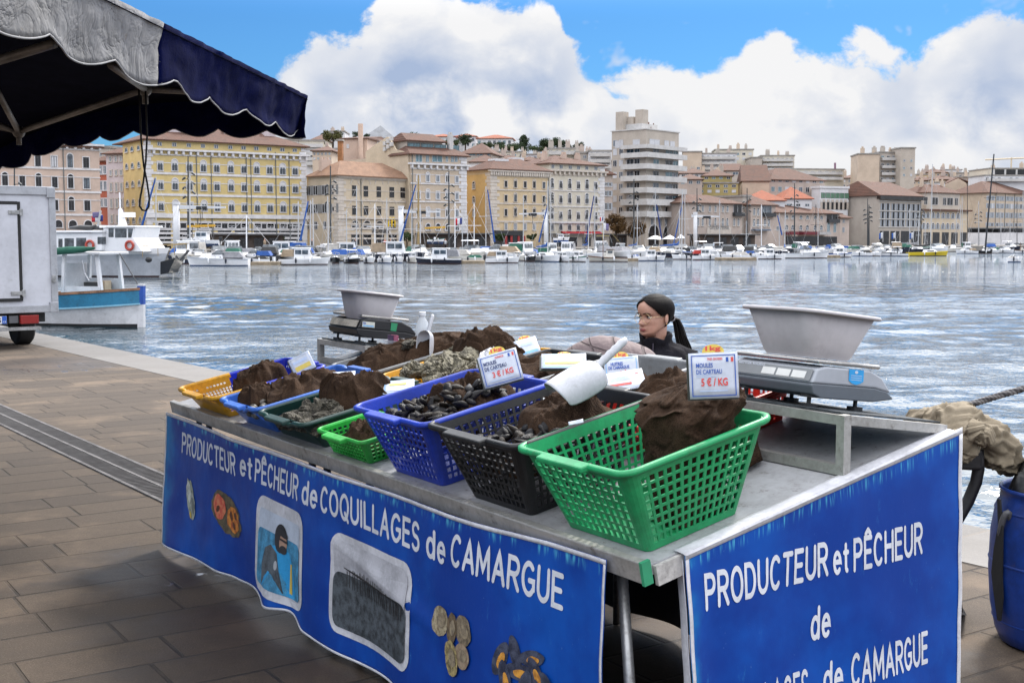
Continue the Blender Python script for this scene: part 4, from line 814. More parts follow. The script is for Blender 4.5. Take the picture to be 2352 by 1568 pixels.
def scale(label, a1, s0, z0, w_, dark, grp='shop scales of the stall'):
    P = TL + TA * a1 + NB * s0; o = thing('weighing_scale', label, 'scale', (P.x, P.y, z0), 0, grp)
    sl_ = Vector((NB.x, NB.y, -.1225)).normalized(); nz = TA.cross(sl_).normalized(); nz = nz if nz.z > 0 else -nz; o.rotation_euler = Matrix((TA, sl_, nz)).transposed().to_euler()
    up, lo = (mat('scale_black', (.02, .02, .022), .35), mat('scale_black', (.02, .02, .022))) if dark else (mat('scale_grey', (.36, .38, .42), .4, .08), mat('scale_dark_grey', (.10, .115, .135), .45, .08))
    def ext(prof, x0, x1, name, m, bv=.006): g = MB(); g.prism([(x0, s_, z) for s_, z in prof], (x1 - x0, 0, 0)); return bevel(g.build(name, m, o), bv, 2)
    ext([(.012, 0), (.0, .026), (.004, .034), (.30, .034), (.36, .026), (.40, .004), (.39, 0), (.30, -.012), (.05, -.012)], -w_, 0, 'base', lo)
    ext([(.003, .0345), (.022, .080), (.06, .090), (.27, .090), (.33, .070), (.385, .022), (.30, .0345)], -w_, 0, 'housing', up)
    g = MB(); g.box((-w_ / 2 - .005, .172, .103), (w_ * 1.02, .295, .014)); bevel(g.build('platter', mat('platter_steel', (.46, .44, .42), .28, .2, 8, .05, 40, metal=.8), o), .005)
    for x in (-.045, -w_ + .045):
        for s_ in (.045, .265):
            g = MB(); g.lathe(((.007, -.034), (.007, -.010)), (x, s_, 0), 8); g.lathe(((.030, -.012), (.030, -.003)), (x, s_, 0), 14); g.lathe(((.026, -.046), (.026, -.033)), (x, s_, 0), 14); g.build('foot', BLACKM, o)
    fp = lambda x, v, d=.0: (x, .003 + .019 * v - .0045 - d, .0345 + .0455 * v + .0015 + d * .4)
    m_p = mat('display_panel', (.62, .58, .50) if dark else (.19, .20, .21), .3, .2, 14); q0, q1 = -w_ + .012, -.012
    g = MB(); g.quad(fp(q0, .1), fp(q1, .1), fp(q1, .92), fp(q0, .92)); g.build('display_panel', mat('sky_sheen_panel', (.66, .60, .50), .3, .3, 12) if dark else mat('grey_panel', (.17, .18, .19), .35), o, fix=False)  # black scale's panel is painted pale for the bright sky it reflects
    if not dark:
        for i in range(3):
            x = -w_ + .145 + i * .066; g = MB(); g.quad(fp(x, .22, .001), fp(x + .058, .22, .001), fp(x + .058, .72, .001), fp(x, .72, .001)); g.build('display', mat('lcd', (.62, .62, .60), .25), o, fix=False)
        g = MB(); put_text(g, 'METTLER TOLEDO', -w_ + .03, -w_ + .15, 0, 1, lambda x, y: fp(x, .76 + y * .13, .0012), .02); g.build('lettering', PAPER, o, fix=False)
        st_ = mat('sticker_blue', (.02, .33, .72), .4); g = MB(); g.prism([(.0012, s_, z) for s_, z in ((.165, .089), (.235, .089), (.238, .052), (.222, .044), (.205, .040), (.185, .043), (.168, .052))], (.0008, 0, 0)); sk = g.build('sticker', st_, o)
        g = MB()
        for r_ in range(3): g.quad((.0026, .175, .070 - r_ * .007), (.0026, .228, .070 - r_ * .007), (.0026, .228, .0685 - r_ * .007), (.0026, .175, .0685 - r_ * .007))
        g.ball((.0026, .20, .080), (.0006, .008, .005), 8, 5); g.build('print', PAPER, sk, fix=False)
    else:
        g = MB(); g.prism([(.0012, s_, z) for s_, z in ((.03, .075), (.105, .075), (.105, .045), (.03, .045))], (.0008, 0, 0)); sk = g.build('sticker', mat('sticker_cream', (.62, .62, .55), .4), o)
        g = MB(); put_text(g, 'PSA', .033, .053, .060, .011, lambda s_, z: (.0026, s_, z), .04); g.build('lettering', INKB, sk, fix=False)
        g = MB(); g.quad((.0026, .034, .056), (.0026, .100, .056), (.0026, .100, .048), (.0026, .034, .048)); g.build('print', INKL, sk, fix=False)
        g = MB(); g.prism([(.0012, s_, z) for s_, z in ((.205, .082), (.245, .080), (.240, .035), (.205, .038))], (.0008, 0, 0)); g.build('green_sticker', mat('sticker_green', (.03, .26, .12), .4), o)
    return o
scale('grey shop scale with three displays and a blue sticker, right end of the stall', LEN - .175, .80, 1.168, .37, False)
scale('black shop scale with a blank cream front panel, far end of the stall', .452, .85, 1.139, .36, True)
TUB = mat('grey_tub', (.43, .41, .425), .5, .1, 3, .08, 140, dirt=.12)
def basin(label, a, s_, z, ha, hs, h, r):
    P = TL + TA * a + NB * s_; o = thing('basin', label, 'basin', (P.x, P.y, z), 0, 'grey basins on the scales'); sl_ = Vector((NB.x, NB.y, -.1225)).normalized(); nz = TA.cross(sl_).normalized(); nz = nz if nz.z > 0 else -nz
    o.rotation_euler = Matrix((TA, sl_, nz)).transposed().to_euler()
    def rr_(x, y, r): return [(cx + r * math.cos(math.pi / 2 * (q + i / 7)), cy + r * math.sin(math.pi / 2 * (q + i / 7))) for cx, cy, q in ((x - r, y - r, 0), (-x + r, y - r, 1), (-x + r, -y + r, 2), (x - r, -y + r, 3)) for i in range(8)]
    g = MB(); rg = []
    for t_, z_ in ((0, .0), (.0, .001), (.03, .012), (1, h)): rg.append([(x, y, z_) for x, y in rr_(ha[0] * (.94 if z_ < .005 else 1) + (ha[1] - ha[0]) * t_, hs[0] * (.94 if z_ < .005 else 1) + (hs[1] - hs[0]) * t_, r * (.7 + .3 * t_))])
    g.loft(rg, True, False); solid(g.build('tub', TUB, o, smooth=True), .004, -1)
    g = MB(); rg = [[(x, y, h + dz) for x, y in rr_(ha[1] + gr, hs[1] + gr, r + gr)] for gr, dz in ((-.002, -.001), (.018, -.008), (.021, -.003), (.016, .004), (-.002, .005))]; rg.append(rg[0]); g.loft(rg, False, False); g.build('rim', TUB, o, smooth=True); return o
basin('large grey rectangular plastic basin on the right-hand scale', LEN - .365, .985, 1.259, (.112, .152), (.108, .172), .150, .05)
basin('rounded grey plastic basin on the left-hand black scale', .325, .985, 1.206, (.115, .150), (.105, .142), .150, .085)

# ------------------------------------------------------------------ small things by the left scale
def glass(name, col, rough=.1):
    m, t, b, co = mat_nodes(name); b.inputs['Base Color'].default_value = rgb(*col); b.inputs['Roughness'].default_value = rough; b.inputs['Alpha'].default_value = .45; b.inputs['Specular IOR Level'].default_value = .6; return m
CLEAR = glass('clear_plastic', (.72, .76, .80))
P = TL + TA * .70 + NB * 1.12; z_ = .78 + 1.12 * .2065
o = thing('water_bottle', 'clear ribbed plastic water bottle standing behind the black scale', 'bottle', (P.x, P.y, z_))
g = MB(); g.lathe([(.001, .002), (.036, .004)] + [(.038 - .0025 * (i % 2), .02 + i * .008) for i in range(20)] + [(.030, .198), (.018, .22), (.0155, .228), (.0155, .24)], (0, 0, 0), 20, False); g.build('bottle_body', CLEAR, o, smooth=True)
g = MB(); g.lathe(((.017, .232), (.018, .236), (.018, .252), (.015, .254)), (0, 0, 0), 16); g.build('cap', mat('cap_white', (.7, .72, .75), .4), o)
P = TL + TA * .93 + NB * .90; o = thing('plastic_tray', 'small clear plastic tray of coins and cards in front of the black scale', 'tray', (P.x, P.y, .78 + .90 * .2065 + .115), math.atan2(TA.y, TA.x))
g = MB(); g.loft([[(sx_ * (.13 + dx), sy_ * (.05 + dx), z) for sx_, sy_ in ((-1, -1), (1, -1), (1, 1), (-1, 1))] for z, dx in ((0, 0), (.055, .012))], True, False); solid(g.build('tray_body', CLEAR, o), .002, 0)
g = MB(); g.box((-.055, -.04, .05), (.07, .003, .065)); g.build('pink_card', mat('card_pink', (.65, .18, .30), .5, .3, 30), o)
g = MB(); g.box((-.095, -.043, .05), (.06, .003, .06)); g.build('dark_card', mat('card_dark', (.10, .05, .12), .5, .3, 30), o)
rr = random.Random(3); g = MB()
for i in range(26): g.lathe(((.012, 0), (.012, .003)), (rr.uniform(-.1, .11), rr.uniform(-.035, .035), .004 + .004 * (i % 5)), 10)
tag(g.build('coins', mat('coin', (.30, .26, .18), .35, .3, 30, metal=.8), o), kind='stuff')
g = MB(); g.box((0, 0, -.075), (.24, .14, .145)); bevel(g.build('support_tub', GRY, o), .01)
P = TL + TA * .62 + NB * .80; o = thing('carton', 'brown printed cardboard box beside the low grey crate', 'box', (P.x, P.y, .78 + .80 * .2065), math.atan2(TA.y, TA.x)); g = MB(); g.box((0, 0, .035), (.15, .10, .07)); bevel(g.build('box_body', mat('cardboard', (.28, .17, .10), .8, .2, 9), o), .003)
g = MB()
for i in range(3):
    for k in range(2): g.box((-.045 + i * .042, -.0512, .022 + k * .026), (.026, .001, .016))
g.build('print', mat('carton_ink', (.08, .035, .025), .7), o)
P = TL + TA * .80 + NB * .80; tag_o = sack_mesh(.07, .06, .05, 44, fold=.02).build('plastic_bag', mat('green_bag', (.16, .34, .26), .4, .4, 20), None, smooth=True); tag_o.location = (P.x, P.y, .78 + .8 * .2065 + .05); tag(tag_o, 'crumpled pale green plastic bag under the clear tray', 'bag')
o_ = sack_mesh(.06, .05, .06, 45, fold=.03).build('plastic_bag', mat('white_bag', (.66, .66, .70), .4, .1), None, smooth=True); o_.location = T(1.80, .90, .115); tag(o_, 'knotted white plastic bag between the yellow and black crates', 'bag')

# ------------------------------------------------------------------ the seated woman
SKIN = mat('skin', (.46, .255, .185), .5, .07, 9, .05, 90, col2=(.40, .205, .145)); HAIR = mat('dark_hair', (.0045, .003, .0028), .6, .4, 6, .3, 260, spec=.10); FLE = mat('black_fleece', (.012, .011, .016), .92, .3, 30, .5, 160, spec=.2)
PX, PY = .725, 6.12
wo_ = thing('person', 'seated woman with dark ponytail, thin gold glasses and black fleece, looking left', 'person', (PX, PY, 0), math.radians(-14))      # local -Y is her front, turned a little to the left
HY_ = math.radians(-40); HEADM = Matrix.Translation((0.0, -.015, 1.170)) @ Matrix.Rotation(HY_, 4, 'Z') @ Matrix.Rotation(math.radians(3), 4, 'X')
def crom(tab, x):                               # smooth curve through a table of values
    x = min(max(x, tab[0][0]), tab[-1][0]); k = 0
    while k < len(tab) - 2 and x > tab[k + 1][0]: k += 1
    (x0, y0), (x1, y1) = tab[k], tab[k + 1]; m = lambda i: (tab[min(i + 1, len(tab) - 1)][1] - tab[max(i - 1, 0)][1]) / (tab[min(i + 1, len(tab) - 1)][0] - tab[max(i - 1, 0)][0])
    h = x1 - x0; q = (x - x0) / h; return (2 * q ** 3 - 3 * q * q + 1) * y0 + (q ** 3 - 2 * q * q + q) * h * m(k) + (3 * q * q - 2 * q ** 3) * y1 + (q ** 3 - q * q) * h * m(k + 1)
def headpt(u, z, grow=0.0):
    """u = angle from the nose, z = height above the chin (m)"""
    fr = crom([(-.004, .050), (.004, .070), (.016, .083), (.030, .084), (.046, .085), (.058, .083), (.075, .083), (.092, .079), (.106, .080), (.120, .089), (.14, .091), (.165, .082), (.185, .060), (.200, .028), (.205, .002)], z)
    bk = crom([(-.004, -.002), (.02, .012), (.05, -.045), (.08, -.082), (.11, -.098), (.14, -.100), (.17, -.084), (.19, -.054), (.202, -.022), (.205, -.002)], z)
    hw = crom([(-.004, .020), (.008, .036), (.025, .050), (.05, .059), (.08, .066), (.11, .070), (.14, .072), (.165, .064), (.188, .043), (.201, .018), (.205, .002)], z)
    hw = max(hw, .0015); cy, hl = (fr + bk) / 2, max(.001, (fr - bk) / 2); c_, s_ = math.cos(u), math.sin(u); e = 2.25
    k = (abs(c_) ** e + abs(s_) ** e) ** (-1 / e); y = cy + hl * c_ * k; x = hw * s_ * k
    if c_ > 0:
        G = lambda x0, z0, sx, sz, a: a * math.exp(-((x - x0) / sx) ** 2 - ((z - z0) / sz) ** 2)
        y += G(0, .068, .009, .011, .021) + G(0, .080, .0075, .016, .012) + G(0, .098, .006, .014, .005) + G(.012, .064, .006, .006, .006) + G(-.012, .064, .006, .006, .006)
        y += G(0, .0415, .020, .0045, .005) + G(0, .034, .017, .005, .0055) + G(0, .010, .016, .010, .006) - G(0, .0378, .018, .0018, .003) - G(0, .026, .02, .005, .003)
        for sg in (-1, 1): y += -G(sg * .031, .099, .015, .010, .010) + G(sg * .034, .078, .020, .014, .004) + G(sg * .030, .117, .020, .007, .003)
    return Vector((x * (1 + grow / max(hw, .02)), -(y + grow * (1 if c_ > 0 else -1) * abs(c_)), z + grow * .6 * max(0, (z - .1) / .1)))
g = MB(); nz_, nu_ = 74, 88; rings = [[HEADM @ headpt(2 * math.pi * j / nu_, -.004 + .209 * i / nz_) for j in range(nu_)] for i in range(nz_ + 1)]; g.loft(rings)
def ell(c, rx, ry, n=24): return [Vector((c[0] + rx * math.cos(2 * math.pi * j / n), c[1] + ry * math.sin(2 * math.pi * j / n), c[2])) for j in range(n)]
g.loft([ell((0, .02, .93), .10, .07), ell((0, .018, 1.04), .12, .065), ell((0, .015, 1.09), .075, .06), ell((0, .012, 1.125), .056, .056), ell((0, .006, 1.165), .051, .053), ell((.004, .010, 1.215), .050, .055), ell((.004, .012, 1.26), .04, .05)])
g.loft([ell((0, .01, .50), .16, .11), ell((0, .01, .60), .165, .11), ell((0, .01, .72), .135, .095), ell((0, .01, .85), .15, .10), ell((0, .015, .98), .165, .09), ell((0, .018, 1.06), .12, .065)])
LIMBS = []
for sg in (-1, 1):
    leg_ = [(sg * .09, 0, .54), (sg * .10, -.22, .56), (sg * .11, -.43, .56), (sg * .11, -.45, .50), (sg * .11, -.40, .28), (sg * .11, -.38, .09)]; arm_ = [(sg * .150, .015, 1.05), (sg * .210, -.005, .92), (sg * .225, -.05, .77), (sg * .17, -.19, .71), (sg * .09, -.30, .70)]
    LIMBS.append((leg_, arm_)); g.tube(leg_, [.085, .08, .062, .058, .05, .035], 14); g.tube(arm_, [.05, .043, .036, .031, .024], 12); g.ball((sg * .11, -.45, .045), (.04, .12, .038), 12, 8)
    g.ball((sg * .065, -.335, .70), (.038, .045, .016), 12, 8)
    for f_ in range(4): g.tube([(sg * (.045 + .017 * f_), -.365, .703), (sg * (.04 + .016 * f_), -.395 - .006 * (f_ in (1, 2)), .700), (sg * (.036 + .015 * f_), -.41 - .006 * (f_ in (1, 2)), .682)], [.0085, .008, .006], 8)
    g.tube([(sg * .095, -.32, .70), (sg * .112, -.345, .70), (sg * .115, -.37, .69)], [.010, .009, .007], 8)
bo_ = g.build('body', SKIN, wo_, smooth=True, fix=False)
# ears, eyes, lips, brows
hp = lambda x, y, z: HEADM @ Vector((x, -y, z))
for sg in (-1, 1):
    g = MB(); g.ball((0, 0, 0), (.007, .015, .027), 14, 10, Matrix.Rotation(sg * .35, 3, 'Z') @ Matrix.Rotation(-.18, 3, 'X')); g.v = [tuple(hp(sg * .071, -.012, .088) + HEADM.to_3x3() @ Vector(q)) for q in g.v]; e_ = g.build('ear', SKIN, wo_, smooth=True)
    g = MB(); g.ball(hp(sg * .0745, -.008, .060), .0035, 8, 6); g.build('earring', mat('gold', (.75, .52, .22), .25, metal=1), e_, smooth=True)
    zy = lambda x, z: -headpt(math.asin(max(-1, min(1, x / .075))), z).y
    g = MB(); g.ball(hp(sg * .031, .0645, .0985), (.0125, .0100, .0065), 16, 10); ey = g.build('eye', mat('eye_white', (.55, .52, .50), .3), wo_, smooth=True)
    g = MB(); g.ball(hp(sg * .031 - .0035, .0735, .0985), (.0050, .0028, .0050), 12, 8, HEADM.to_3x3()); g.build('iris', mat('iris', (.02, .012, .008), .2), ey, smooth=True)
    g = MB(); g.tube([hp(sg * x, y, z) for x, y, z in ((.018, .0765, .1015), (.025, .0765, .1055), (.034, .0745, .1062), (.044, .069, .1025))], [.0015, .0022, .0022, .0014], 6); g.build('eyelid', mat('lash', (.03, .015, .012), .5), ey, smooth=True)
    g = MB(); g.tube([hp(sg * x, y, z) for x, y, z in ((.014, .0905, .1165), (.026, .0905, .1205), (.040, .085, .1205), (.050, .076, .116))], [.0022, .0028, .0024, .0012], 6); g.build('eyebrow', HAIR, wo_, smooth=True)
LIP = mat('lips', (.30, .075, .07), .35, .1)
g = MB(); g.tube([hp(x, y, z) for x, y, z in ((-.023, .0805, .0385), (-.010, .0895, .0412), (0, .0905, .0405), (.010, .0895, .0412), (.023, .0805, .0385))], [.001, .0032, .0034, .0032, .001], 8)
g.tube([hp(x, y, z) for x, y, z in ((-.021, .0800, .0375), (-.009, .0890, .0345), (.009, .0890, .0345), (.021, .0800, .0375))], [.001, .0042, .0042, .001], 8); g.build('lips', LIP, wo_, smooth=True)
# hair: a close cap drawn back from a centre parting, and the tail
g = MB(); A_, B_ = 110, 84; vs = []; keep = []
for i in range(B_ + 1):
    z = .02 + .186 * i / B_
    for j in range(A_):
        u = 2 * math.pi * j / A_; gr = .008  - .003 * math.exp(-(((u + math.pi) % (2 * math.pi) - math.pi) / .05) ** 2) * (math.cos(u) > 0); p = headpt(u, min(z, .2045), gr if z < .19 else .009); vs.append(HEADM @ p)
def hair_on(u, z):
    a = abs((u + math.pi) % (2 * math.pi) - math.pi); line = crom([(0, .180), (.25, .176), (.5, .165), (.75, .150), (.95, .134), (1.12, .115), (1.3, .100), (1.45, .104), (1.72, .108), (1.95, .064), (2.3, .046), (3.15, .040)], a); return z > line
g.add(vs, [(i * A_ + j, i * A_ + (j + 1) % A_, (i + 1) * A_ + (j + 1) % A_, (i + 1) * A_ + j) for i in range(B_) for j in range(A_) if hair_on(2 * math.pi * (j + .5) / A_, .02 + .186 * (i + .5) / B_)] + [tuple(B_ * A_ + j for j in range(A_))])
hr = solid(g.build('hair', HAIR, wo_, smooth=True), .006, -1)
g = MB(); rr = random.Random(8); K0 = HEADM @ Vector((.0, .108, .078))
g.tube([K0 + Vector((0, -.012, .006)), K0 + Vector((.004, .012, 0))], .016, 12)
tail = [K0 + Vector(q) for q in ((.004, .008, 0), (.022, .030, -.012), (.034, .038, -.050), (.046, .036, -.100), (.064, .026, -.155), (.084, .012, -.200))]
for k in range(60):
    d = Vector((rr.gauss(0, .0075), rr.gauss(0, .0075), 0)); g.tube([q + d * (.6 + .4 * i) for i, q in enumerate(tail)], [.006, .007, .007, .006, .004, .0012], 5)
g.tube([tail[2] + Vector((.012, 0, 0)), tail[3] + Vector((.030, 0, 0)), tail[4] + Vector((.036, 0, .01)), tail[5] + Vector((.030, 0, .006)), tail[5] + Vector((.008, 0, -.008))], [.003, .003, .0025, .002, .001], 6)
g.build('ponytail', HAIR, wo_, smooth=True)
g = MB(); g.tube([K0 + Vector((.004 + .015 * math.cos(q), .004 + .006 * math.sin(q), .016 * math.sin(q))) for q in [i * 6.2832 / 12 for i in range(12)]], .004, 6, closed=True); g.build('hair_tie', mat('hair_tie', (.3, .28, .3), .6), wo_)
gl = MB()
for sg in (-1, 1):
    gl.tube([hp(sg * .033 + .0245 * math.cos(q) * (1 + .08 * math.cos(4 * q)), .0885 - .006 * abs(math.cos(q)) * (1 if math.cos(q) * sg > 0 else -.2), .092 + .0235 * math.sin(q) * (1 + .08 * math.cos(4 * q))) for q in [i * 6.2832 / 26 for i in range(26)]], .0012, 6, closed=True)
    gl.tube([hp(sg * .057, .080, .100), hp(sg * .072, .045, .101), hp(sg * .076, -.005, .100)], .0012, 6)
gl.tube([hp(-.009, .093, .098), hp(0, .0955, .100), hp(.009, .093, .098)], .0012, 6)
gf = gl.build('glasses', mat('gold_wire', (.80, .60, .36), .25, metal=1), wo_, smooth=True)
# fleece: torso, collar and sleeves
g = MB(); rg = []
for z, rx, ry, cy in ((.52, .20, .15, .01), (.60, .20, .15, .01), (.74, .175, .135, .005), (.86, .185, .135, .0), (.98, .198, .128, .005), (1.055, .196, .115, .01), (1.095, .172, .10, .012), (1.120, .120, .088, .010), (1.128, .088, .080, .006), (1.145, .080, .078, .002), (1.172, .084, .083, -.004), (1.182, .081, .080, -.006), (1.170, .070, .068, -.004), (1.13, .064, .064, .0)):
    rg.append([Vector((rx * math.copysign(abs(math.cos(q)) ** .85, math.cos(q)), cy + ry * math.copysign(abs(math.sin(q)) ** .9, math.sin(q)), z - (.022 if 1.11 < z else 0) * (math.sin(q) < -.75) + .006 * math.sin(q * 5 + z * 40) * (z > 1.09))) for q in [2 * math.pi * j / 48 for j in range(48)]])
g.loft(rg, True, False)
for leg_, arm_ in LIMBS: g.tube([(arm_[0][0] * .60, .012, 1.07)] + [(x * 1.01, y, z) for x, y, z in arm_[:4]] + [(arm_[4][0] * 1.1, -.27, .702)], [.055, .072, .064, .058, .050, .042], 16)
g.build('fleece_jacket', FLE, wo_, smooth=True)
g = MB(); g.tube([(-.004, -.080, 1.135), (-.004, -.090, 1.09), (-.004, -.112, 1.03), (-.004, -.128, .97), (-.004, -.138, .86)], .0035, 6); zp = g.build('zip', mat('zip_dark', (.03, .02, .04), .4), wo_)
g = MB(); g.tube([(-.004, -.100, 1.078), (-.004, -.112, 1.045), (-.004, -.122, 1.015)], [.004, .006, .005], 8); g.build('zip_pull', mat('zip_purple', (.16, .02, .20), .5), zp)
g = MB()
for leg_, arm_ in LIMBS: g.tube([(x * 1.0, y, z) for x, y, z in leg_[:5]] + [(leg_[5][0], leg_[5][1], .10)], [.10, .095, .078, .074, .066, .062], 14)
g.ball((0, .01, .58), (.17, .13, .10), 16, 10); g.build('trousers', mat('dark_jeans', (.02, .025, .04), .8), wo_, smooth=True)
st = thing('stool', 'low crate-like stool under the seated woman, hidden behind the stall', 'stool', (PX, PY + .02, 0), math.radians(-14))
g = MB(); g.box((0, 0, .46), (.36, .34, .035)); bevel(g.build('seat', mat('stool_wood', (.25, .18, .12), .7), st), .008)
for sx_ in (-1, 1):
    for sy_ in (-1, 1): g = MB(); g.box((sx_ * .15, sy_ * .14, .22), (.035, .035, .44)); g.build('leg', mat('stool_wood', (.25, .18, .12)), st)
# quilted coat bundled on her knees, fur collar hanging over it
m, t, b, co = mat_nodes('quilted_cloth'); st1 = t.new('ShaderNodeTexWave'); st1.bands_direction = 'X'; st1.inputs['Scale'].default_value = 3.4; st1.inputs['Distortion'].default_value = 1.2; st1.inputs['Detail'].default_value = 0; t.put(st1.inputs[0], t.map(co, rot=(0, .55, .2)))
st2 = t.new('ShaderNodeTexWave'); st2.bands_direction = 'Z'; st2.inputs['Scale'].default_value = 2.2; st2.inputs['Distortion'].default_value = 1.5; st2.inputs['Detail'].default_value = 0; t.put(st2.inputs[0], t.map(co, rot=(0, -.35, 0)))
seam = t.math('MAXIMUM', t.step(st1.outputs[1], .022, .0), t.step(st2.outputs[1], .016, .0)); c = t.mix(t.noise(co, 5, 5, .6), rgb(.19, .145, .145), rgb(.135, .10, .10)); t.put(b.inputs['Base Color'], t.mix(t.math('MULTIPLY', seam, .65), c, rgb(.075, .055, .055))); b.inputs['Roughness'].default_value = .8
bn = t.new('ShaderNodeBump'); bn.inputs['Strength'].default_value = .9; bn.inputs['Distance'].default_value = .015; t.put(bn.inputs['Height'], t.math('SUBTRACT', t.noise(co, 14, 4, .6), seam)); t.put(b.inputs['Normal'], bn.outputs[0]); QU = m
qc = thing('quilted_coat', 'dusty pink quilted coat bundled up in front of the seated woman', 'coat', (.47, 5.74, .66))
def qpt(u, v):
    an = 2 * math.pi * u; ph = math.pi / 2 * v; x, y = .33 * math.cos(an) * math.cos(ph) ** .8, .17 * math.sin(an) * math.cos(ph) ** .8
    z = (.535 + .02 * mnoise.noise(Vector((x * 5, y * 5, 1)))) * math.sin(ph) ** .62 - .20 * max(0, x - .02) * v
    s_ = abs(math.sin((x * 1.0 + .55 * z + 2.2 * x * x) * 34)); t_ = abs(math.sin((x * -.5 + z * 1.3) * 11))
    d = -.004 * (1 - s_) ** 3 ; k = 1 + d / .3 + .02 * mnoise.noise(Vector((x * 9, y * 9, z * 9)))
    return (x * k, y * k, z + d * .6)
g = MB(); g.grid(qpt, 150, 46); g.build('quilted_body', QU, qc, smooth=True, fix=False)
g = MB(); rr = random.Random(5)
for i in range(420):
    u = rr.random(); c_ = Vector((.10 + .22 * u, -.165 + rr.gauss(0, .016), .40 - .10 * u + rr.gauss(0, .020) + .03 * math.sin(u * 3.14))); d = Vector((rr.gauss(0, .5), rr.gauss(-.5, .4), rr.gauss(.1, .5))).normalized() * .035
    g.tube([c_, c_ + d * .5 + Vector((0, 0, .004)), c_ + d], [.0030, .0022, .0005], 4, False)
g.tube([(.08, -.15, .39), (.16, -.155, .405), (.24, -.15, .375), (.33, -.14, .31)], [.02, .035, .035, .02], 10)
g.build('fur_collar', mat('dark_fur', (.03, .026, .03), .8, .4, 20), qc, smooth=True)

# ------------------------------------------------------------------ right edge: folding stand with a coat, barrel, rope
BS = mat('black_painted_steel', (.014, .013, .016), .45, .3, 10, .15, 60)
cs = thing('folding_stand', 'black steel stand with curved legs behind the right banner, carrying a beige coat', 'stand', gz(2185, 1400))
def A(x, y, Y): return at(2058 + x * .375, 882 + y * .375, Y)
g = MB()
for Y in (4.95, 5.30): g.tube([A(500, 400, Y), A(505, 520, Y), A(490, 600, Y), A(440, 720, Y), A(365, 850, Y), A(330, 960, Y), A(335, 1100, Y), A(372, 1390, Y)], .026, 8)
g.build('curved_leg', BS, cs, world=True, smooth=True)
g = MB(); g.hexa([A(340, 520, 4.92), A(530, 530, 4.92), A(530, 530, 5.36), A(340, 520, 5.36)], [A(340, 415, 4.92), A(530, 400, 4.92), A(530, 400, 5.36), A(340, 415, 5.36)]); bevel(g.build('seat_block', BS, cs, world=True), .01)
g = MB(); g.hexa([A(318, 1395, 5.0), A(435, 1415, 5.0), A(425, 1405, 5.35), A(318, 1390, 5.35)], [A(325, 1250, 5.1), A(345, 1250, 5.1), A(345, 1255, 5.3), A(325, 1250, 5.3)]); g.build('foot_plate', BS, cs, world=True)
g = MB(); g.tube([A(345, 520, 4.9), A(385, 520, 4.9)], .016, 8); g.build('clamp', BS, cs, world=True)
CO = mat('beige_canvas', (.22, .18, .125), .85, .2, 5, .3, 160, col2=(.15, .12, .08))
def drape(name, path, m, seed, fold=.02, n=72):
    pts = [(A(x, y + 28, Y), r * .66) for x, y, Y, r in path]; K = 90; rings = []
    for i in range(K + 1):
        u = i / K * (len(pts) - 1); k = min(int(u), len(pts) - 2); f = u - k; f2 = f * f * (3 - 2 * f); c_ = pts[k][0].lerp(pts[k + 1][0], f); r = pts[k][1] + (pts[k + 1][1] - pts[k][1]) * f2
        t_ = (pts[min(k + 1, len(pts) - 1)][0] - pts[k][0]).normalized(); a = t_.cross(Vector((0, 1, .2))).normalized(); b_ = a.cross(t_)
        ring = []
        for j in range(n):
            an = 2 * math.pi * j / n; q = Vector((math.cos(an) * 1.1, math.sin(an) * 1.1, u * .75 + seed)); wq = q + Vector((mnoise.noise(q * 1.5), mnoise.noise(q * 1.5 + Vector((5, 5, 5))), 0)) * .5
            rr_ = r * (1 + .16 * mnoise.noise(q * 1.2)) + fold * .8 * (max(0, ridge(wq, 1.1)) ** 1.6 + .3 * max(0, ridge(wq, 2.6)) ** 2 - .4) * min(1, r * 14); ring.append(c_ + a * (rr_ * math.cos(an)) + b_ * (rr_ * 1.25 * math.sin(an)))
        rings.append(ring)
    g = MB(); g.loft(rings); return g.build(name, m, ct, world=True, smooth=True)
ct = thing('coat', 'beige canvas coat thrown over the black stand by the quay edge', 'coat', A(400, 300, 5.1))
drape('coat_body', ((55, 195, 5.25, .02), (110, 185, 5.22, .055), (200, 205, 5.18, .085), (310, 225, 5.12, .115), (420, 240, 5.05, .135), (540, 280, 5.02, .13), (620, 360, 5.0, .11), (670, 440, 5.0, .10), (690, 500, 5.0, .07), (690, 535, 5.0, .02)), CO, 1.3, .034)
drape('coat_flap', ((470, 260, 4.93, .05), (420, 330, 4.93, .085), (385, 400, 4.95, .065), (365, 460, 4.97, .02)), CO, 4.1, .03)
drape('coat_sleeve', ((430, 265, 4.90, .03), (490, 250, 4.86, .055), (530, 285, 4.86, .06), (520, 330, 4.88, .03)), CO, 7.7, .03)
bc = Vector((2.245, 4.88, 0)); bb = thing('barrel', 'open blue plastic barrel with black bags in it at the right edge of the quay', 'barrel', bc)
PB = mat('barrel_blue', (.008, .045, .27), .42, .3, 3, .15, 30, dirt=.2)
g = MB(); g.lathe([(.20, .0), (.232, .012), (.252, .06), (.272, .16), (.282, .30), (.278, .46), (.262, .565), (.246, .60), (.243, .625), (.250, .632), (.250, .645), (.241, .647), (.236, .63), (.25, .50), (.26, .25)], (0, 0, 0), 48, False); g.build('barrel_body', PB, bb, smooth=True)
g = MB()
for z, r in ((.555, .267), (.345, .285), (.105, .264)): g.lathe([(r - .004, z - .006), (r, z), (r - .004, z + .006)], (0, 0, 0), 48, False)
g.build('hoop', PB, bb, smooth=True)
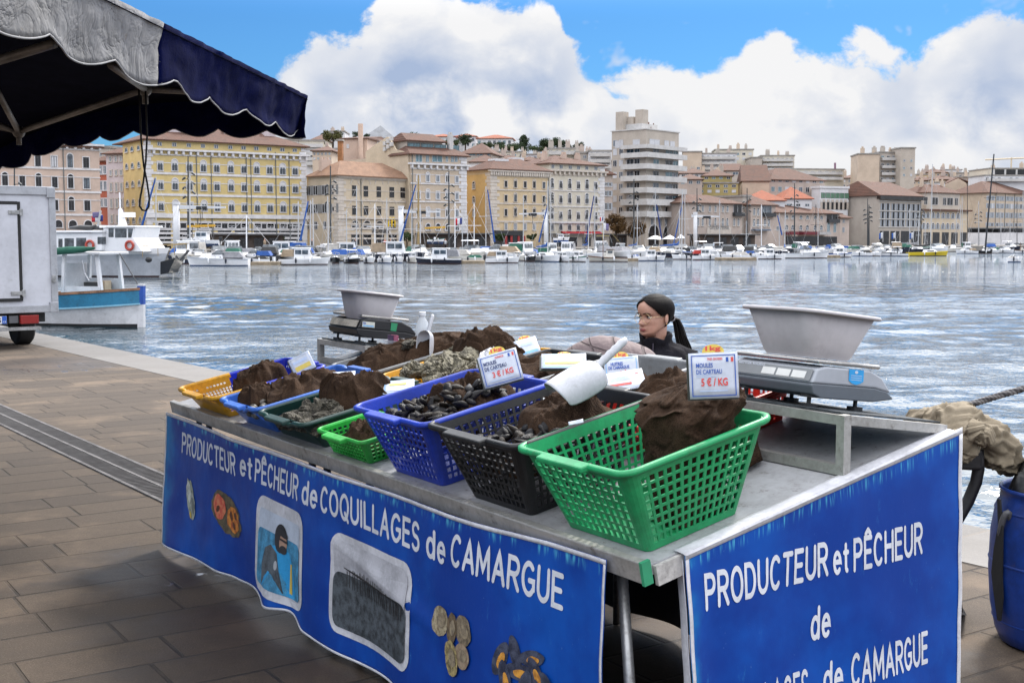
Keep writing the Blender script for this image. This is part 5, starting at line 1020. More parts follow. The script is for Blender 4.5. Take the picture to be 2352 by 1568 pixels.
g = MB(); g.tube([Vector((-.262, -.06, .50)) + Vector((-.018 * math.sin(q), -.02 * math.cos(q), .065 * math.cos(q))) for q in [i * 6.2832 / 16 for i in range(16)]], .012, 8, closed=True); g.build('handle', mat('handle_grey', (.10, .10, .11), .5), bb, smooth=True)
sb2 = sack_mesh(.22, .22, .20, 71, fold=.05).build('rubbish_bag', mat('black_bag', (.010, .010, .011), .4, .3, 8, .3, 30), None, smooth=True); sb2.location = bc + Vector((.0, .0, .55)); tag(sb2, 'black plastic bag stuffed in the mouth of the blue barrel', 'bag')
g = MB(); g.loft([[bc + Vector((r * math.cos(q + dq), r * math.sin(q + dq), z)) for dq, r in ((-w_, .285), (w_, .285), (w_, .293), (-w_, .293))] for z, q, w_ in ((.61, 3.30, .03), (.50, 3.36, .05), (.40, 3.32, .10), (.30, 3.30, .13), (.22, 3.36, .10), (.12, 3.40, .03))]); tag(g.build('strap', mat('black_cloth', (.012, .012, .013), .8)), 'black bag flap hanging down the side of the blue barrel', 'bag')
rp = [A(395, 138, 5.3), A(460, 125, 5.25), A(560, 92, 5.2), A(660, 62, 5.15), A(784, 28, 5.1), A(1000, -40, 5.0), A(1500, -220, 4.8), A(2600, -560, 4.4)]
m, t, b, co = mat_nodes('rope'); wv = t.new('ShaderNodeTexWave'); wv.bands_direction = 'DIAGONAL'; wv.inputs['Scale'].default_value = 22; t.l.new(co, wv.inputs[0]); t.put(b.inputs['Base Color'], t.mix(wv.outputs[1], rgb(.045, .042, .045), rgb(.21, .20, .20))); b.inputs['Roughness'].default_value = .85
g = MB(); P_ = []
for a, b_ in zip(rp, rp[1:]): P_ += [a.lerp(b_, i / 14) for i in range(14)]
for s_ in range(3): g.tube([q + Vector((0, .0075 * math.cos(i * .75 + s_ * 2.094), .0075 * math.sin(i * .75 + s_ * 2.094))) for i, q in enumerate(P_)], .0085, 6)
tag(g.build('mooring_rope', MATS['rope'], smooth=True), 'thick grey twisted rope rising to the right from behind the beige coat', 'rope')

# ------------------------------------------------------------------ canopy, upper left
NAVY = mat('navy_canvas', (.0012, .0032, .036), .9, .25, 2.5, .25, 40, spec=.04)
m, t, b, co = mat_nodes('grey_canvas'); wr = t.noise(co, 3.2, 4, .55, 1.6); wr2 = t.noise(t.map(co, rot=(.5, .3, .8)), 7, 3, .5, 1.2)
rd = t.math('ADD', t.math('ABSOLUTE', t.math('SUBTRACT', wr, .5)), t.math('MULTIPLY', t.math('ABSOLUTE', t.math('SUBTRACT', wr2, .5)), .5))
c = t.mix(t.step(t.noise(co, 2, 6, .6), .35, .7), rgb(.235, .235, .245), rgb(.185, .182, .18)); c = t.mix(t.math('MULTIPLY', t.step(t.noise(co, 9, 6, .7), .62, .72), .5), c, rgb(.17, .13, .09)); t.put(b.inputs['Base Color'], c); b.inputs['Roughness'].default_value = .85; b.inputs['Specular IOR Level'].default_value = .15
bn = t.new('ShaderNodeBump'); bn.inputs['Strength'].default_value = .9; bn.inputs['Distance'].default_value = .022; t.put(bn.inputs['Height'], t.math('SQRT', rd)); t.put(b.inputs['Normal'], bn.outputs[0]); CGR = m
PIP = mat('grey_piping', (.26, .26, .27), .7, .1)
cp = thing('market_canopy', 'navy and grey market stall canopy with scalloped valance, top left', 'canopy', (-4.3, 8.0, 0))
C1, CN, CF, CM = Vector((-1.355, 8.2, 2.60)), Vector((-1.80, 2.3, 2.63)), Vector((-5.6, 12.4, 2.38)), Vector((-7.2, 5.0, 2.6)); APX = Vector((-3.9, 7.2, 3.35))
def vside(P0, P1, bul=0.0, seed=0):
    L_ = (P1 - P0).length; out = Vector((P1 - P0)).cross(Vector((0, 0, 1))).normalized()
    def f(u, v):
        s_ = u * L_; sc_ = (s_ / .62) % 1.0; depth = .225 + .060 * (max(0, math.sin(math.pi * sc_)) ** .85) + .012 * mnoise.noise(Vector((s_ * 1.3, seed, 0)))
        p = P0.lerp(P1, u); z = p.z + bul * math.sin(math.pi * u) ** 1.2 - depth * v
        wv_ = (.016 * math.sin(s_ * 4.1 + seed) + .010 * math.sin(s_ * 9 + 2)) * v + .03 * mnoise.noise(Vector((s_ * 2.2, v * 2, seed))) * v + .012 * mnoise.noise(Vector((s_ * 9, v * 4, seed + 3)))
        return Vector((p.x, p.y, z)) + out * (wv_ + .05 * math.sin(v * 1.6))
    return f, L_
def valance(P0, P1, cuts, mats, bul, seed, n):
    f, L_ = vside(P0, P1, bul, seed)
    for (u0, u1), m in zip(cuts, mats):
        k = max(8, int(n * (u1 - u0))); g = MB(); g.grid(lambda u, v: f(u0 + (u1 - u0) * u, 1 - v), k, 10); solid(g.build('valance', m, cp, world=True, smooth=True, fix=False), .003, 0)
        g = MB(); g.tube([f(u0 + (u1 - u0) * i / k, 1.0) for i in range(k + 1)], .0042, 6); g.build('piping', PIP, cp, world=True, smooth=True)
ug = (8.2 - 5.55) / (8.2 - 2.3)
valance(C1, CN, ((0, ug), (ug, 1)), (NAVY, CGR), .0, 1.0, 150)
valance(CF, C1, ((0, 1),), (NAVY,), .24, 5.0, 170); valance(CN, CM, ((0, 1),), (NAVY,), 0, 8.0, 90)
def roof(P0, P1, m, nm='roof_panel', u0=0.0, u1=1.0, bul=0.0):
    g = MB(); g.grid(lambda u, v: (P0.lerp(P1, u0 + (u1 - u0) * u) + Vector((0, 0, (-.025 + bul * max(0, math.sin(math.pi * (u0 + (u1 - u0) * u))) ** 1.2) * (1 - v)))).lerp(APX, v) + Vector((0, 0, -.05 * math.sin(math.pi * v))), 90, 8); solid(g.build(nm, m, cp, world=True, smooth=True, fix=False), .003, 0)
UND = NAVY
UND = mat('shaded_navy_roof', (.0012, .002, .012), .9, .25, 2.5, spec=.03); roof(C1, CN, UND, u1=ug); roof(C1, CN, UND, u0=ug); roof(CF, C1, UND, bul=.24); roof(CN, CM, UND); roof(CM, CF, UND)  # roof panels: navy canvas darkened to paint in the underside's shade
FR = mat('canopy_frame', (.20, .18, .165), .45, .25, 6, metal=.4)
J1, J2 = at(333, 205, 7.6), at(43, 303, 8.6)
for a, b_ in ((J1, at(520, 214, 7.9)), (J1, J2), (J1, at(255, 150, 6.2)), (J2, at(-60, 268, 8.4)), (J2, at(-5, 212, 7.8)), (at(-40, 150, 5.2), at(125, 100, 5.0)), (at(520, 214, 7.9), C1 + Vector((-.08, -.1, -.02)))):
    g = MB(); g.tube([a, b_], .021, 8); g.build('frame_bar', FR, cp, world=True, smooth=True)
for J in (J1, J2): g = MB(); g.ball(J, .045, 10, 7); g.tube([J, J - Vector((0, 0, .09))], .02, 8); g.build('frame_joint', FR, cp, world=True, smooth=True)
for q in ((-4.35, 8.6), (-2.45, 3.3), (-5.9, 5.6), (-5.6, 11.6)):
    g = MB(); g.tube([(q[0], q[1], 0), (q[0], q[1], 2.72)], .028, 10); g.build('post', FR, cp, world=True, smooth=True)
for k, a in enumerate((J2, at(-60, 268, 8.4))): g = MB(); g.tube([a, Vector((-4.35, 8.6, 2.6))], .02, 6); g.build('frame_bar', FR, cp, world=True)
g = MB(); cb = lambda x, y: at(x, y, 7.55)
g.tube([cb(318, 190), cb(322, 260), cb(324, 320), cb(330, 380), cb(338, 420), cb(343, 455), cb(342, 475), cb(335, 484), cb(327, 483), cb(321, 474), cb(322, 455), cb(329, 420), cb(335, 370), cb(338, 310), cb(336, 250), cb(334, 205)], .006, 6)
g.build('hanging_cable', BLACKM, cp, world=True, smooth=True)

# ------------------------------------------------------------------ box truck
TR, TBk = Vector((.797, .604, 0)), Vector((.604, -.797, 0)); q0 = at(131, 715, 18.9); tk = thing('box_truck', 'white box truck seen from behind on the quay at the left edge', 'truck', (q0.x - TR.x * 1.05, q0.y - TR.y * 1.05, 0)); tk.rotation_euler = Matrix((TR, -TBk, Vector((0, 0, 1)))).transposed().to_euler()
# local: x right, y forward, z up, rear face at y = 0
TW = mat('truck_white', (.52, .53, .58), .45, .1, 1.6, .05, 30, dirt=.15); TT = mat('truck_trim', (.40, .41, .44), .4, .15, 4, metal=.3, dirt=.3); RUB = mat('rubber', (.012, .012, .013), .75)
Z0, Z1 = q0.z, at(128, 430, 18.9).z
g = MB(); g.box((0, 2.1, (Z0 + Z1) / 2), (2.1, 4.2, Z1 - Z0)); bevel(g.build('box_body', TW, tk), .02)
for nm, c_, s_ in (('corner_trim', (1.02, -.012, (Z0 + Z1) / 2), (.10, .03, Z1 - Z0 - .02)), ('corner_trim', (-1.02, -.012, (Z0 + Z1) / 2), (.10, .03, Z1 - Z0 - .02)), ('roof_trim', (0, -.014, Z1 - .06), (2.1, .032, .13)), ('bottom_trim', (0, -.016, Z0 + .05), (2.1, .034, .11)), ('corner_cap', (1.0, -.02, Z1 - .085), (.125, .05, .16)), ('corner_cap', (1.0, -.02, Z0 + .07), (.13, .05, .16))):
    g = MB(); g.box(c_, s_); bevel(g.build(nm, TT, tk), .008)
dz0, dz1 = at(55, 690, 18.7).z, at(55, 464, 18.7).z; dx = .52
g = MB(); g.box((dx - .52, -.02, (dz0 + dz1) / 2), (1.0, .02, dz1 - dz0 - .06)); dr = bevel(g.build('door', TW, tk), .006)
g = MB()
for c_, s_ in (((dx, -.015, (dz0 + dz1) / 2), (.045, .035, dz1 - dz0)), ((dx - 1.06, -.015, (dz0 + dz1) / 2), (.045, .035, dz1 - dz0)), ((dx - .53, -.015, dz1 - .02), (1.02, .034, .05)), ((dx - .53, -.015, dz0 + .02), (1.02, .034, .05))): g.box(c_, s_)
g.build('door_seal', RUB, tk)
for zz in (dz1 - .16, dz0 + .12): g = MB(); g.box((dx - .06, -.04, zz), (.19, .02, .06)); g.box((dx + .03, -.045, zz), (.05, .03, .10)); bevel(g.build('hinge', STEEL, dr), .005)
g = MB(); g.box((1.0, -.05, at(125, 640, 18.9).z), (.06, .03, .11)); bevel(g.build('latch', STEEL, tk), .005)
g = MB(); g.box((0, .35, Z0 - .09), (1.9, .12, .16)); g.box((0, 2.2, Z0 - .08), (.9, 4, .14)); g.build('chassis', mat('chassis', (.02, .02, .022), .7, dirt=.3), tk)
g = MB(); g.box((.62, -.03, Z0 - .105), (.27, .08, .13)); bevel(g.build('tail_light', mat('tail_red', (.22, .012, .01), .25), tk), .008)
g = MB(); g.box((.40, .02, Z0 - .10), (.13, .06, .11)); g.build('lamp_unit', mat('lamp_grey', (.10, .10, .11), .4), tk)
g = MB(); g.box((.02, -.03, Z0 - .10), (.54, .02, .115)); pl_ = g.build('licence_plate', mat('plate_white', (.62, .63, .65), .4, .05), tk)
g = MB(); g.box((.255, -.0415, Z0 - .10), (.065, .004, .112)); g.build('plate_band', mat('plate_blue', (.02, .10, .45), .4), pl_)
g = MB(); put_text(g, 'G', .135, .205, Z0 - .135, .07, lambda x, z: (x, -.0415, z), .03); g.build('lettering', RUB, pl_, fix=False)
g = MB(); put_text(g, '13', .238, .275, Z0 - .14, .028, lambda x, z: (x, -.0445, z), .02); g.build('lettering', PAPER, pl_, fix=False)
g = MB(); g.box((0, -.12, Z0 - .235), (1.5, .16, .045)); g.build('step_bumper', STEEL, tk)
for sx_ in (1, -1):
    g = MB(); w_ = [[(sx_ * .72 + dx_, .75 + r * math.cos(q), .345 + r * math.sin(q)) for q in [2 * math.pi * j / 36 for j in range(36)]] for dx_, r in ((-.13, .20), (-.13, .31), (-.10, .345), (.10, .345), (.13, .31), (.13, .20))]; g.loft(w_); wh = g.build('wheel', RUB, tk, smooth=False)
    g = MB(); g.loft([[(sx_ * (.72 + .135), .75 + r * math.cos(q), .345 + r * math.sin(q)) for q in [2 * math.pi * j / 24 for j in range(24)]] for r in (.2, .16, .06)]); g.build('rim', STEEL, wh)
    g = MB(); g.box((sx_ * .72, -.02 + .42, .50), (.30, .012, .34)); g.build('mud_flap', RUB, tk)
    g = MB(); w_ = [[(sx_ * .80 + dx_, 4.35 + r * math.cos(q), .345 + r * math.sin(q)) for q in [2 * math.pi * j / 28 for j in range(28)]] for dx_, r in ((-.10, .20), (-.10, .33), (.10, .33), (.10, .20))]; g.loft(w_); g.build('wheel', RUB, tk)
g = MB(); g.loft([[(x, 4.25, z) for x, z in ((-.98, .45), (.98, .45), (.98, 1.1), (.9, 1.95), (-.9, 1.95), (-.98, 1.1))], [(x, 5.0, z) for x, z in ((-.98, .45), (.98, .45), (.98, 1.1), (.86, 1.9), (-.86, 1.9), (-.98, 1.1))], [(x, 5.7, z) for x, z in ((-.95, .45), (.95, .45), (.95, 1.0), (.93, 1.1), (-.93, 1.1), (-.95, 1.0))]]); g.build('cab', TW, tk)

# ------------------------------------------------------------------ drainage grating in the paving
gd = Vector((.592, -.806, 0)).normalized(); gn = Vector((-gd.y, gd.x, 0)); G0 = Vector((-5.145, 12.156, 0)); GW = .35
g = MB(); GI = mat('grate_iron', (.085, .08, .08), .7, .3, 8, .2, 60, col2=(.05, .045, .045), spec=.2); 
def GP(s_, n_, z): return G0 + gd * s_ - gn * n_ + Vector((0, 0, z))
gt = thing('drain_grating', 'long slotted iron drainage grating let into the paving', 'grating', GP(2, GW / 2, 0))
for n0, n1 in ((0, .025), (GW / 2 - .012, GW / 2 + .012), (GW - .025, GW)): g.hexa([GP(-6, n0, .0), GP(9, n0, .0), GP(9, n1, .0), GP(-6, n1, .0)], [GP(-6, n0, .009), GP(9, n0, .009), GP(9, n1, .009), GP(-6, n1, .009)])
g.build('frame', mat('grate_frame', (.16, .15, .15), .7, .3, 5, .2, 60, spec=.25), gt, world=True)
g = MB(); k = 0
while k * .048 < 15:
    s_ = -6 + k * .048; k += 1
    for n0, n1 in ((.025, GW / 2 - .012), (GW / 2 + .012, GW - .025)): g.quad(GP(s_, n0, .007), GP(s_ + .024, n0, .007), GP(s_ + .024, n1, .007), GP(s_, n1, .007))
g.build('slotted_plate', GI, gt, world=True, fix=False)
g = MB(); g.quad(GP(-6, 0, .003), GP(9, 0, .003), GP(9, GW, .003), GP(-6, GW, .003)); g.build('channel', mat('drain_dark', (.010, .009, .009), .8), gt, world=True, fix=False)
# ================================================================== THE FAR SIDE OF THE HARBOUR
FU, FN, F0 = Vector((.807, .590, 0)), Vector((.590, -.807, 0)), Vector((-64, 215, 0))      # facade line of the far quay; FN faces the water
def qdepth(x): r = ray(x, 560); k = r.x / r.y; t_ = (k * F0.y - F0.x) / (FU.x - k * FU.y); return F0.y + FU.y * t_
def fq(s, n, z=0.0): q = F0 + FU * s + FN * n; return Vector((q.x, q.y, z))
QS = mat('far_quay_stone', (.22, .20, .18), .8, .3, .5)
g = MB(); g.hexa([fq(-260, 26, -1.6), fq(420, 26, -1.6), fq(420, -200, -1.6), fq(-260, -200, -1.6)], [fq(-260, 26, 0), fq(420, 26, 0), fq(420, -200, 0), fq(-260, -200, 0)]); tag(g.build('far_quay', QS), kind='structure')
HG = mat('hillside_ground', (.085, .085, .055), .95, .4, .06, col2=(.15, .13, .10))
def hill(x, y):
    q = Vector((x, y, 0)) - F0; s, d = q.dot(FU), -q.dot(FN); z = 0 if d < 45 else 36 * (1 - math.exp(-((d - 45) / 130) ** 1.5))
    return -.5 + z * lerp_tab([(-200, .75), (-20, .95), (90, 1.0), (150, .82), (300, .78)], s) + 1.2 * mnoise.noise(Vector((x * .03, y * .03, 0))) * min(1, z / 8)
g = MB(); g.grid(lambda u, v: (lambda p: (p.x, p.y, hill(p.x, p.y)))(fq(-260 + 760 * u, -40 - 760 * v)), 110, 70); tag(g.build('hill', HG, smooth=True), kind='structure')

def wall(name, col, **k): return mat('wall_' + name, col, .82, k.pop('var', .10), k.pop('vs', .35), .12, 4, col2=k.pop('col2', None), dirt=k.pop('dirt', .10))
W_YEL, W_OCH, W_PNK, W_LIL, W_RED = wall('yellow', (.56, .43, .19)), wall('ochre', (.50, .33, .13)), wall('pink', (.50, .38, .31)), wall('lilac', (.50, .43, .44)), wall('red', (.38, .10, .055))
W_BEI, W_BE2, W_BE3, W_CRM, W_GRY, W_WHT = wall('beige', (.50, .41, .30)), wall('sand', (.47, .38, .29)), wall('buff', (.52, .40, .25)), wall('cream', (.55, .50, .41)), wall('warm_grey', (.40, .355, .31)), wall('white', (.60, .59, .60))
W_TOW, W_OLV, W_MAU, W_PLA = wall('tower', (.42, .365, .31)), wall('olive', (.36, .29, .12)), wall('mauve_beige', (.42, .345, .30)), wall('plain_beige', (.50, .40, .31))
TRIM = mat('white_stone_trim', (.60, .58, .58), .75, .12, 1.2, dirt=.12); TRM2 = mat('pale_stone_trim', (.52, .46, .40), .75, .12, 1.2, dirt=.12)
def tile(name, c1, c2):
    m, t, b, co = mat_nodes(name); wv = t.new('ShaderNodeTexWave'); wv.bands_direction = 'X'; wv.inputs['Scale'].default_value = 1.1; wv.inputs['Distortion'].default_value = .6; t.l.new(co, wv.inputs[0])
    wv2 = t.new('ShaderNodeTexWave'); wv2.bands_direction = 'Y'; wv2.inputs['Scale'].default_value = .9; wv2.inputs['Distortion'].default_value = .8; t.l.new(co, wv2.inputs[0])
    c = t.mix(t.step(t.noise(co, .8, 6, .7), .35, .7), rgb(*c1), rgb(*c2)); c = t.mix(t.math('MULTIPLY', t.step(t.noise(co, 2.6, 4, .7), .5, .72), .6), c, rgb(.12, .065, .045)); c = t.mix(t.math('MULTIPLY', t.math('MULTIPLY', wv.outputs[1], wv2.outputs[1]), .35), c, rgb(.10, .05, .035))
    t.put(b.inputs['Base Color'], c); b.inputs['Roughness'].default_value = .85; bn = t.new('ShaderNodeBump'); bn.inputs['Strength'].default_value = .8; bn.inputs['Distance'].default_value = .08; t.put(bn.inputs['Height'], wv.outputs[1]); t.put(b.inputs['Normal'], bn.outputs[0]); return m
TILE, TIL2, TIL3 = tile('brown_roof_tile', (.105, .043, .026), (.064, .031, .021)), tile('pale_roof_tile', (.24, .135, .08), (.17, .092, .055)), tile('orange_roof_tile', (.30, .075, .028), (.21, .058, .025))
GLS = mat('window_glass', (.045, .055, .07), .12, .5, .9, col2=(.15, .18, .21), spec=.7); GLB = mat('dark_window_glass', (.018, .018, .022), .15, .5, .9, spec=.6); GLC = mat('blue_window_glass', (.13, .24, .28), .10, .4, .8, spec=.8); BLIND = mat('white_blind', (.52, .52, .54), .6, .1, 2)
WFR = mat('white_window_frame', (.58, .58, .60), .6, .1, 4); DFR = mat('dark_window_frame', (.05, .05, .055), .5); SHU = mat('grey_shutter', (.20, .20, .20), .7, .15, 3); SHB = mat('pale_blue_shutter', (.33, .36, .40), .7, .15, 3); IRON = mat('dark_ironwork', (.03, .032, .036), .6); PIPE = mat('grey_drainpipe', (.13, .14, .14), .5)
CONC = mat('pale_concrete', (.50, .485, .47), .75, .12, .6, dirt=.12); FLATR = mat('flat_roof_gravel', (.28, .26, .24), .9, .2, .6)
_wc = {}
def window_mesh(w_, h, style, gl, fr, su):
    k = (round(w_, 1), round(h, 1), style, gl.name, fr.name, su.name if su else '')
    if k in _wc: return _wc[k]
    w_, h = k[0], k[1]; g = MB(); arch = 'a' in style; hb = h - (w_ / 2 if arch else 0)
    g.mi = 0; g.span((-w_ / 2, -.03, 0), (w_ / 2, .02, hb))
    if arch:
        n = 10; fill = 2 if 'b' in style else 0; g.mi = fill; g.prism([(w_ / 2 * math.cos(math.pi * i / n), -.03, hb + w_ / 2 * math.sin(math.pi * i / n)) for i in range(n + 1)], (0, .05, 0))
        if su:
            g.mi = 2
            for i in range(n):
                a, b_ = math.pi * i / n, math.pi * (i + 1) / n; r0, r1 = w_ / 2 + .01, w_ / 2 + .16
                g.prism([(r * math.cos(q), -.12, hb + r * math.sin(q)) for r, q in ((r0, a), (r1, a), (r1, b_), (r0, b_))], (0, .13, 0))
    g.mi = 1; f = .07
    for a, b_ in (((-w_ / 2, -.07, 0), (-w_ / 2 + f, 0, hb)), ((w_ / 2 - f, -.07, 0), (w_ / 2, 0, hb)), ((-w_ / 2, -.07, hb - f), (w_ / 2, 0, hb)), ((-w_ / 2, -.07, 0), (w_ / 2, 0, f)), ((-f * .6, -.07, 0), (f * .6, 0, hb))): g.span(a, b_)
    if su and 'n' not in style:
        g.mi = 2; g.span((-w_ / 2 - .16, -.20, -.14), (w_ / 2 + .16, .0, -.01))
        if 's' in style:
            for sg in (-1, 1): g.span((sg * w_ / 2, -.09, 0), (sg * (w_ / 2 + .14), .0, hb))
            if not arch: g.span((-w_ / 2 - .16, -.11, h), (w_ / 2 + .16, .0, h + .15))
    ms = [gl, fr, su or fr, SHU if 'g' in style else SHB, IRON]
    if 'v' in style:
        g.mi = 3
        for sg in (-1, 1): g.span((sg * (w_ / 2 + .02), -.10, .02), (sg * (w_ / 2 + .02 + w_ * .48), -.02, hb))
    if 'r' in style:
        g.mi = 4; g.span((-w_ / 2, -.16, .92), (w_ / 2, -.12, .98))
        for i in range(7): x = -w_ / 2 + w_ * i / 6; g.span((x - .018, -.155, 0), (x + .018, -.125, .92))
    _wc[k] = g.mesh('window', ms); return _wc[k]
class Bld:
    """a building with its base at the left end of its front; local x runs along the front, +y into the block"""
    def __init__(s, name, label, x0, x1, Y0, ytop, wall_, u=None, z0=0.0, depth=14.0, group=None, cat='building', xl=None):
        s.u = (u or FU).normalized(); s.n = Vector((-s.u.y, s.u.x, 0)); A_ = at(x0, 560, Y0); s.A = Vector((A_.x, A_.y, z0)); s.z0 = z0
        s.w = on_plane(x1, 500, s.A, s.u)[0]; s.h = on_plane(x0, ytop, s.A, s.u)[1] - z0; s.d = depth if xl is None else on_plane(xl, 500, s.A, s.n)[0]
        s.o = thing(name, label, cat, s.A, math.atan2(s.u.y, s.u.x), group); s.wm = wall_; s.nwin = 0
        g = MB(); g.span((0, 0, -8), (s.w, s.d, s.h)); g.build('wall', wall_, s.o)
    def f(s, x, y): a, z = on_plane(x, y, s.A, s.u); return a, z - s.z0          # pixel -> along the front, height
    def l(s, x, y): a, z = on_plane(x, y, s.A, s.n); return a, z - s.z0          # pixel -> along the left side, height
    def box(s, nm, m, a, b_, bv=0): g = MB(); g.span(a, b_); return g.build(nm, m, s.o)
    def win(s, x, z, w_, h, style='s', gl=GLS, fr=WFR, su=TRIM, side='f', y=0.0, zoff=0.0):
        if s.nwin > 98: return
        s.nwin += 1; w_, h = max(.4, w_), max(.5, h); o = obj('window', window_mesh(w_, h, style, gl, fr, su), s.o)
        if side == 'f': o.location = (x, -.005 + y, z)
        else: o.location = (-.005 + y, x, z); o.rotation_euler = (0, 0, -math.pi / 2)
        return o
    def rows(s, cols, rows, xr, wpx, styles=('s',), side='f', rnd=0.0, **k):
        for r_, (yt, yb) in enumerate(rows):
            F = s.f if side == 'f' else s.l; z1, z0 = F(xr, yt)[1], F(xr, yb)[1]
            for c_, x in enumerate(cols):
                st = styles[c_ % len(styles)]; a = F(x, 500)[0]; w_ = abs(F(x + wpx / 2, 500)[0] - F(x - wpx / 2, 500)[0]); kk = dict(k)
                if rnd and random.random() < rnd: kk['gl'] = random.choice((GLB, BLIND, GLB, GLS))
                hh = z1 - z0; hh += hh * .32 if 'a' in st and 'x' not in st else 0; s.win(a, z0, w_, hh, st, side=side, **kk)
    def band(s, xr, y0, y1, m=TRIM, out=.16, nm='string_course', ends=True): z1, z0 = s.f(xr, y0)[1], s.f(xr, y1)[1]; return s.box(nm, m, (-out if ends else 0, -out, z0), (s.w + (out if ends else 0), .02, z1))
    def cornice(s, xr, y0, y1, m=TRIM, out=.7, n=None):
        z1, z0 = s.f(xr, y0)[1], s.f(xr, y1)[1]; g = MB(); g.span((-out, -out, z1 - .35), (s.w + out, .05, z1)); n = n or int(s.w / 1.3)
        for i in range(n + 1): x = s.w * i / n; g.span((x - .2, -out * .8, z0), (x + .2, .0, z1 - .36))
        g.span((-.1, -.14, z0 - .2), (s.w + .1, .0, z0 + .05)); return g.build('cornice', m, s.o)
    def quoins(s, m=TRIM, z1=None, wd=1.3, sides=(0, 1)):
        for e in sides:
            g = MB(); z = 0; k = 0
            while z < (z1 or s.h) - .7:
                w_ = wd * (1 if k % 2 else .72); a = (-.1, w_) if e == 0 else (s.w - w_, s.w + .1); g.span((a[0], -.10, z), (a[1], w_ * .8 if e == 0 else .3, z + .62)); z += .70; k += 1
            g.build('quoins', m, s.o)
    def pipe(s, x, z1=None): x = s.f(x, 500)[0]; g = MB(); g.tube([(x, -.12, .2), (x, -.12, z1 or s.h)], .085, 6); g.build('drainpipe', PIPE, s.o)
    def hip(s, h, m=TILE, ov=.7, inset=None, d=None, x0=0.0, x1=None, z=None, y0=0.0):
        x1 = s.w if x1 is None else x1; d = d or s.d; i_ = min(d / 2, (x1 - x0) / 2) if inset is None else inset; z = s.h if z is None else z; b_ = [(x0 - ov, y0 - ov, z + .03), (x1 + ov, y0 - ov, z + .03), (x1 + ov, y0 + d + ov, z + .03), (x0 - ov, y0 + d + ov, z + .03)]
        t_ = [(x0 + i_, y0 + d / 2, z + h), (x1 - i_ + .01, y0 + d / 2, z + h)]; g = MB(); g.add(b_ + t_ + [(x, y, z - .17) for x, y, zz in b_], ((0, 1, 5, 4), (1, 2, 5), (2, 3, 4, 5), (3, 0, 4), (0, 6, 7, 1), (1, 7, 8, 2), (2, 8, 9, 3), (3, 9, 6, 0), (9, 8, 7, 6))); return g.build('roof', m, s.o)
    def flat(s, m=FLATR, par=.5): g = MB(); g.span((-.25, -.25, s.h + .002), (s.w + .25, s.d + .25, s.h + par)); return g.build('roof', m, s.o)
    def chimney(s, x, y, z, w_=.9, h=1.8, m=None, pots=2, parent=None):
        g = MB(); g.span((x - w_ / 2, y - .4, z - 1.5), (x + w_ / 2, y + .4, z + h))
        for i in range(pots): g.span((x - w_ / 2 + (i + .3) * w_ / pots - .05, y - .18, z + h), (x - w_ / 2 + (i + .7) * w_ / pots + .05, y + .18, z + h + .5))
        g.build('chimney', m or s.wm, s.o)
Z2, Z3, Z4, Z5 = [(lambda o: (lambda *a: [o + .2083 * q for q in a]))(v) for v in (326.7, 686, 1045, 1372)]
ZY = lambda *a: [281 + .2083 * q for q in a]
def zr(*p): return [(281 + .2083 * a, 281 + .2083 * b_) for a, b_ in p]
Z6, Z7 = [(lambda o: (lambda *a: [o + .2 * q for q in a]))(v) for v in (1698.7, 1992.7)]
def z6r(*p): return [(294 + .2 * a, 294 + .2 * b_) for a, b_ in p]
Z1 = lambda *a: [.2083 * q for q in a]
# -- pink block behind the truck
B = Bld('apartment_building', 'pink plastered block with arched windows behind the white truck', -60, 232, qdepth(-60), 326, W_PNK, depth=16)
B.rows(Z1(-120, 68, 258, 437, 615, 790, 965), zr((390, 505), (615, 730), (860, 975)), Z1(965)[0], 13, ('s', 'as', 's', 'as', 's', 'as', 's'), gl=GLB, fr=DFR, rnd=.2)
B.rows(Z1(68, 258, 437, 640, 800, 970), zr((1085, 1160),), Z1(970)[0], 18, ('axs',), gl=GLB, fr=DFR)
for y in (508, 760, 1010): B.band(201, *ZY(y, y + 22))
for y in (605, 855): B.band(201, *ZY(y, y + 8), out=.08)
B.cornice(201, *ZY(240, 300)); B.hip(3.5); B.pipe(Z1(715)[0])
# -- side street: red, lilac
su_ = Vector((.93, -.36, 0))
B = Bld('town_house', 'narrow brick-red house at the back of the gap between the pink and lilac houses', 229, 251, 244, 370, W_RED, su_, depth=10); B.rows(Z1(1125, 1172), zr((480, 570), (650, 750), (840, 930)), 240, 7, ('s',)); B.hip(2.5)
B = Bld('town_house', 'dark grey hillside house above the brick-red house', 229, 256, 262, 341, W_GRY, su_, depth=10); B.rows((236, 246), ((350, 358),), 240, 5, ('n',)); B.flat()
B = Bld('town_house', 'pale lilac five-storey house beside the yellow block', 249, 288, 236, 353, W_LIL, su_, depth=12); B.rows(Z1(1235, 1295, 1350), zr((372, 432), (525, 585), (672, 762), (842, 942), (1022, 1110)), Z1(1295)[0], 5, ('s',), su=TRM2); B.hip(2.2)
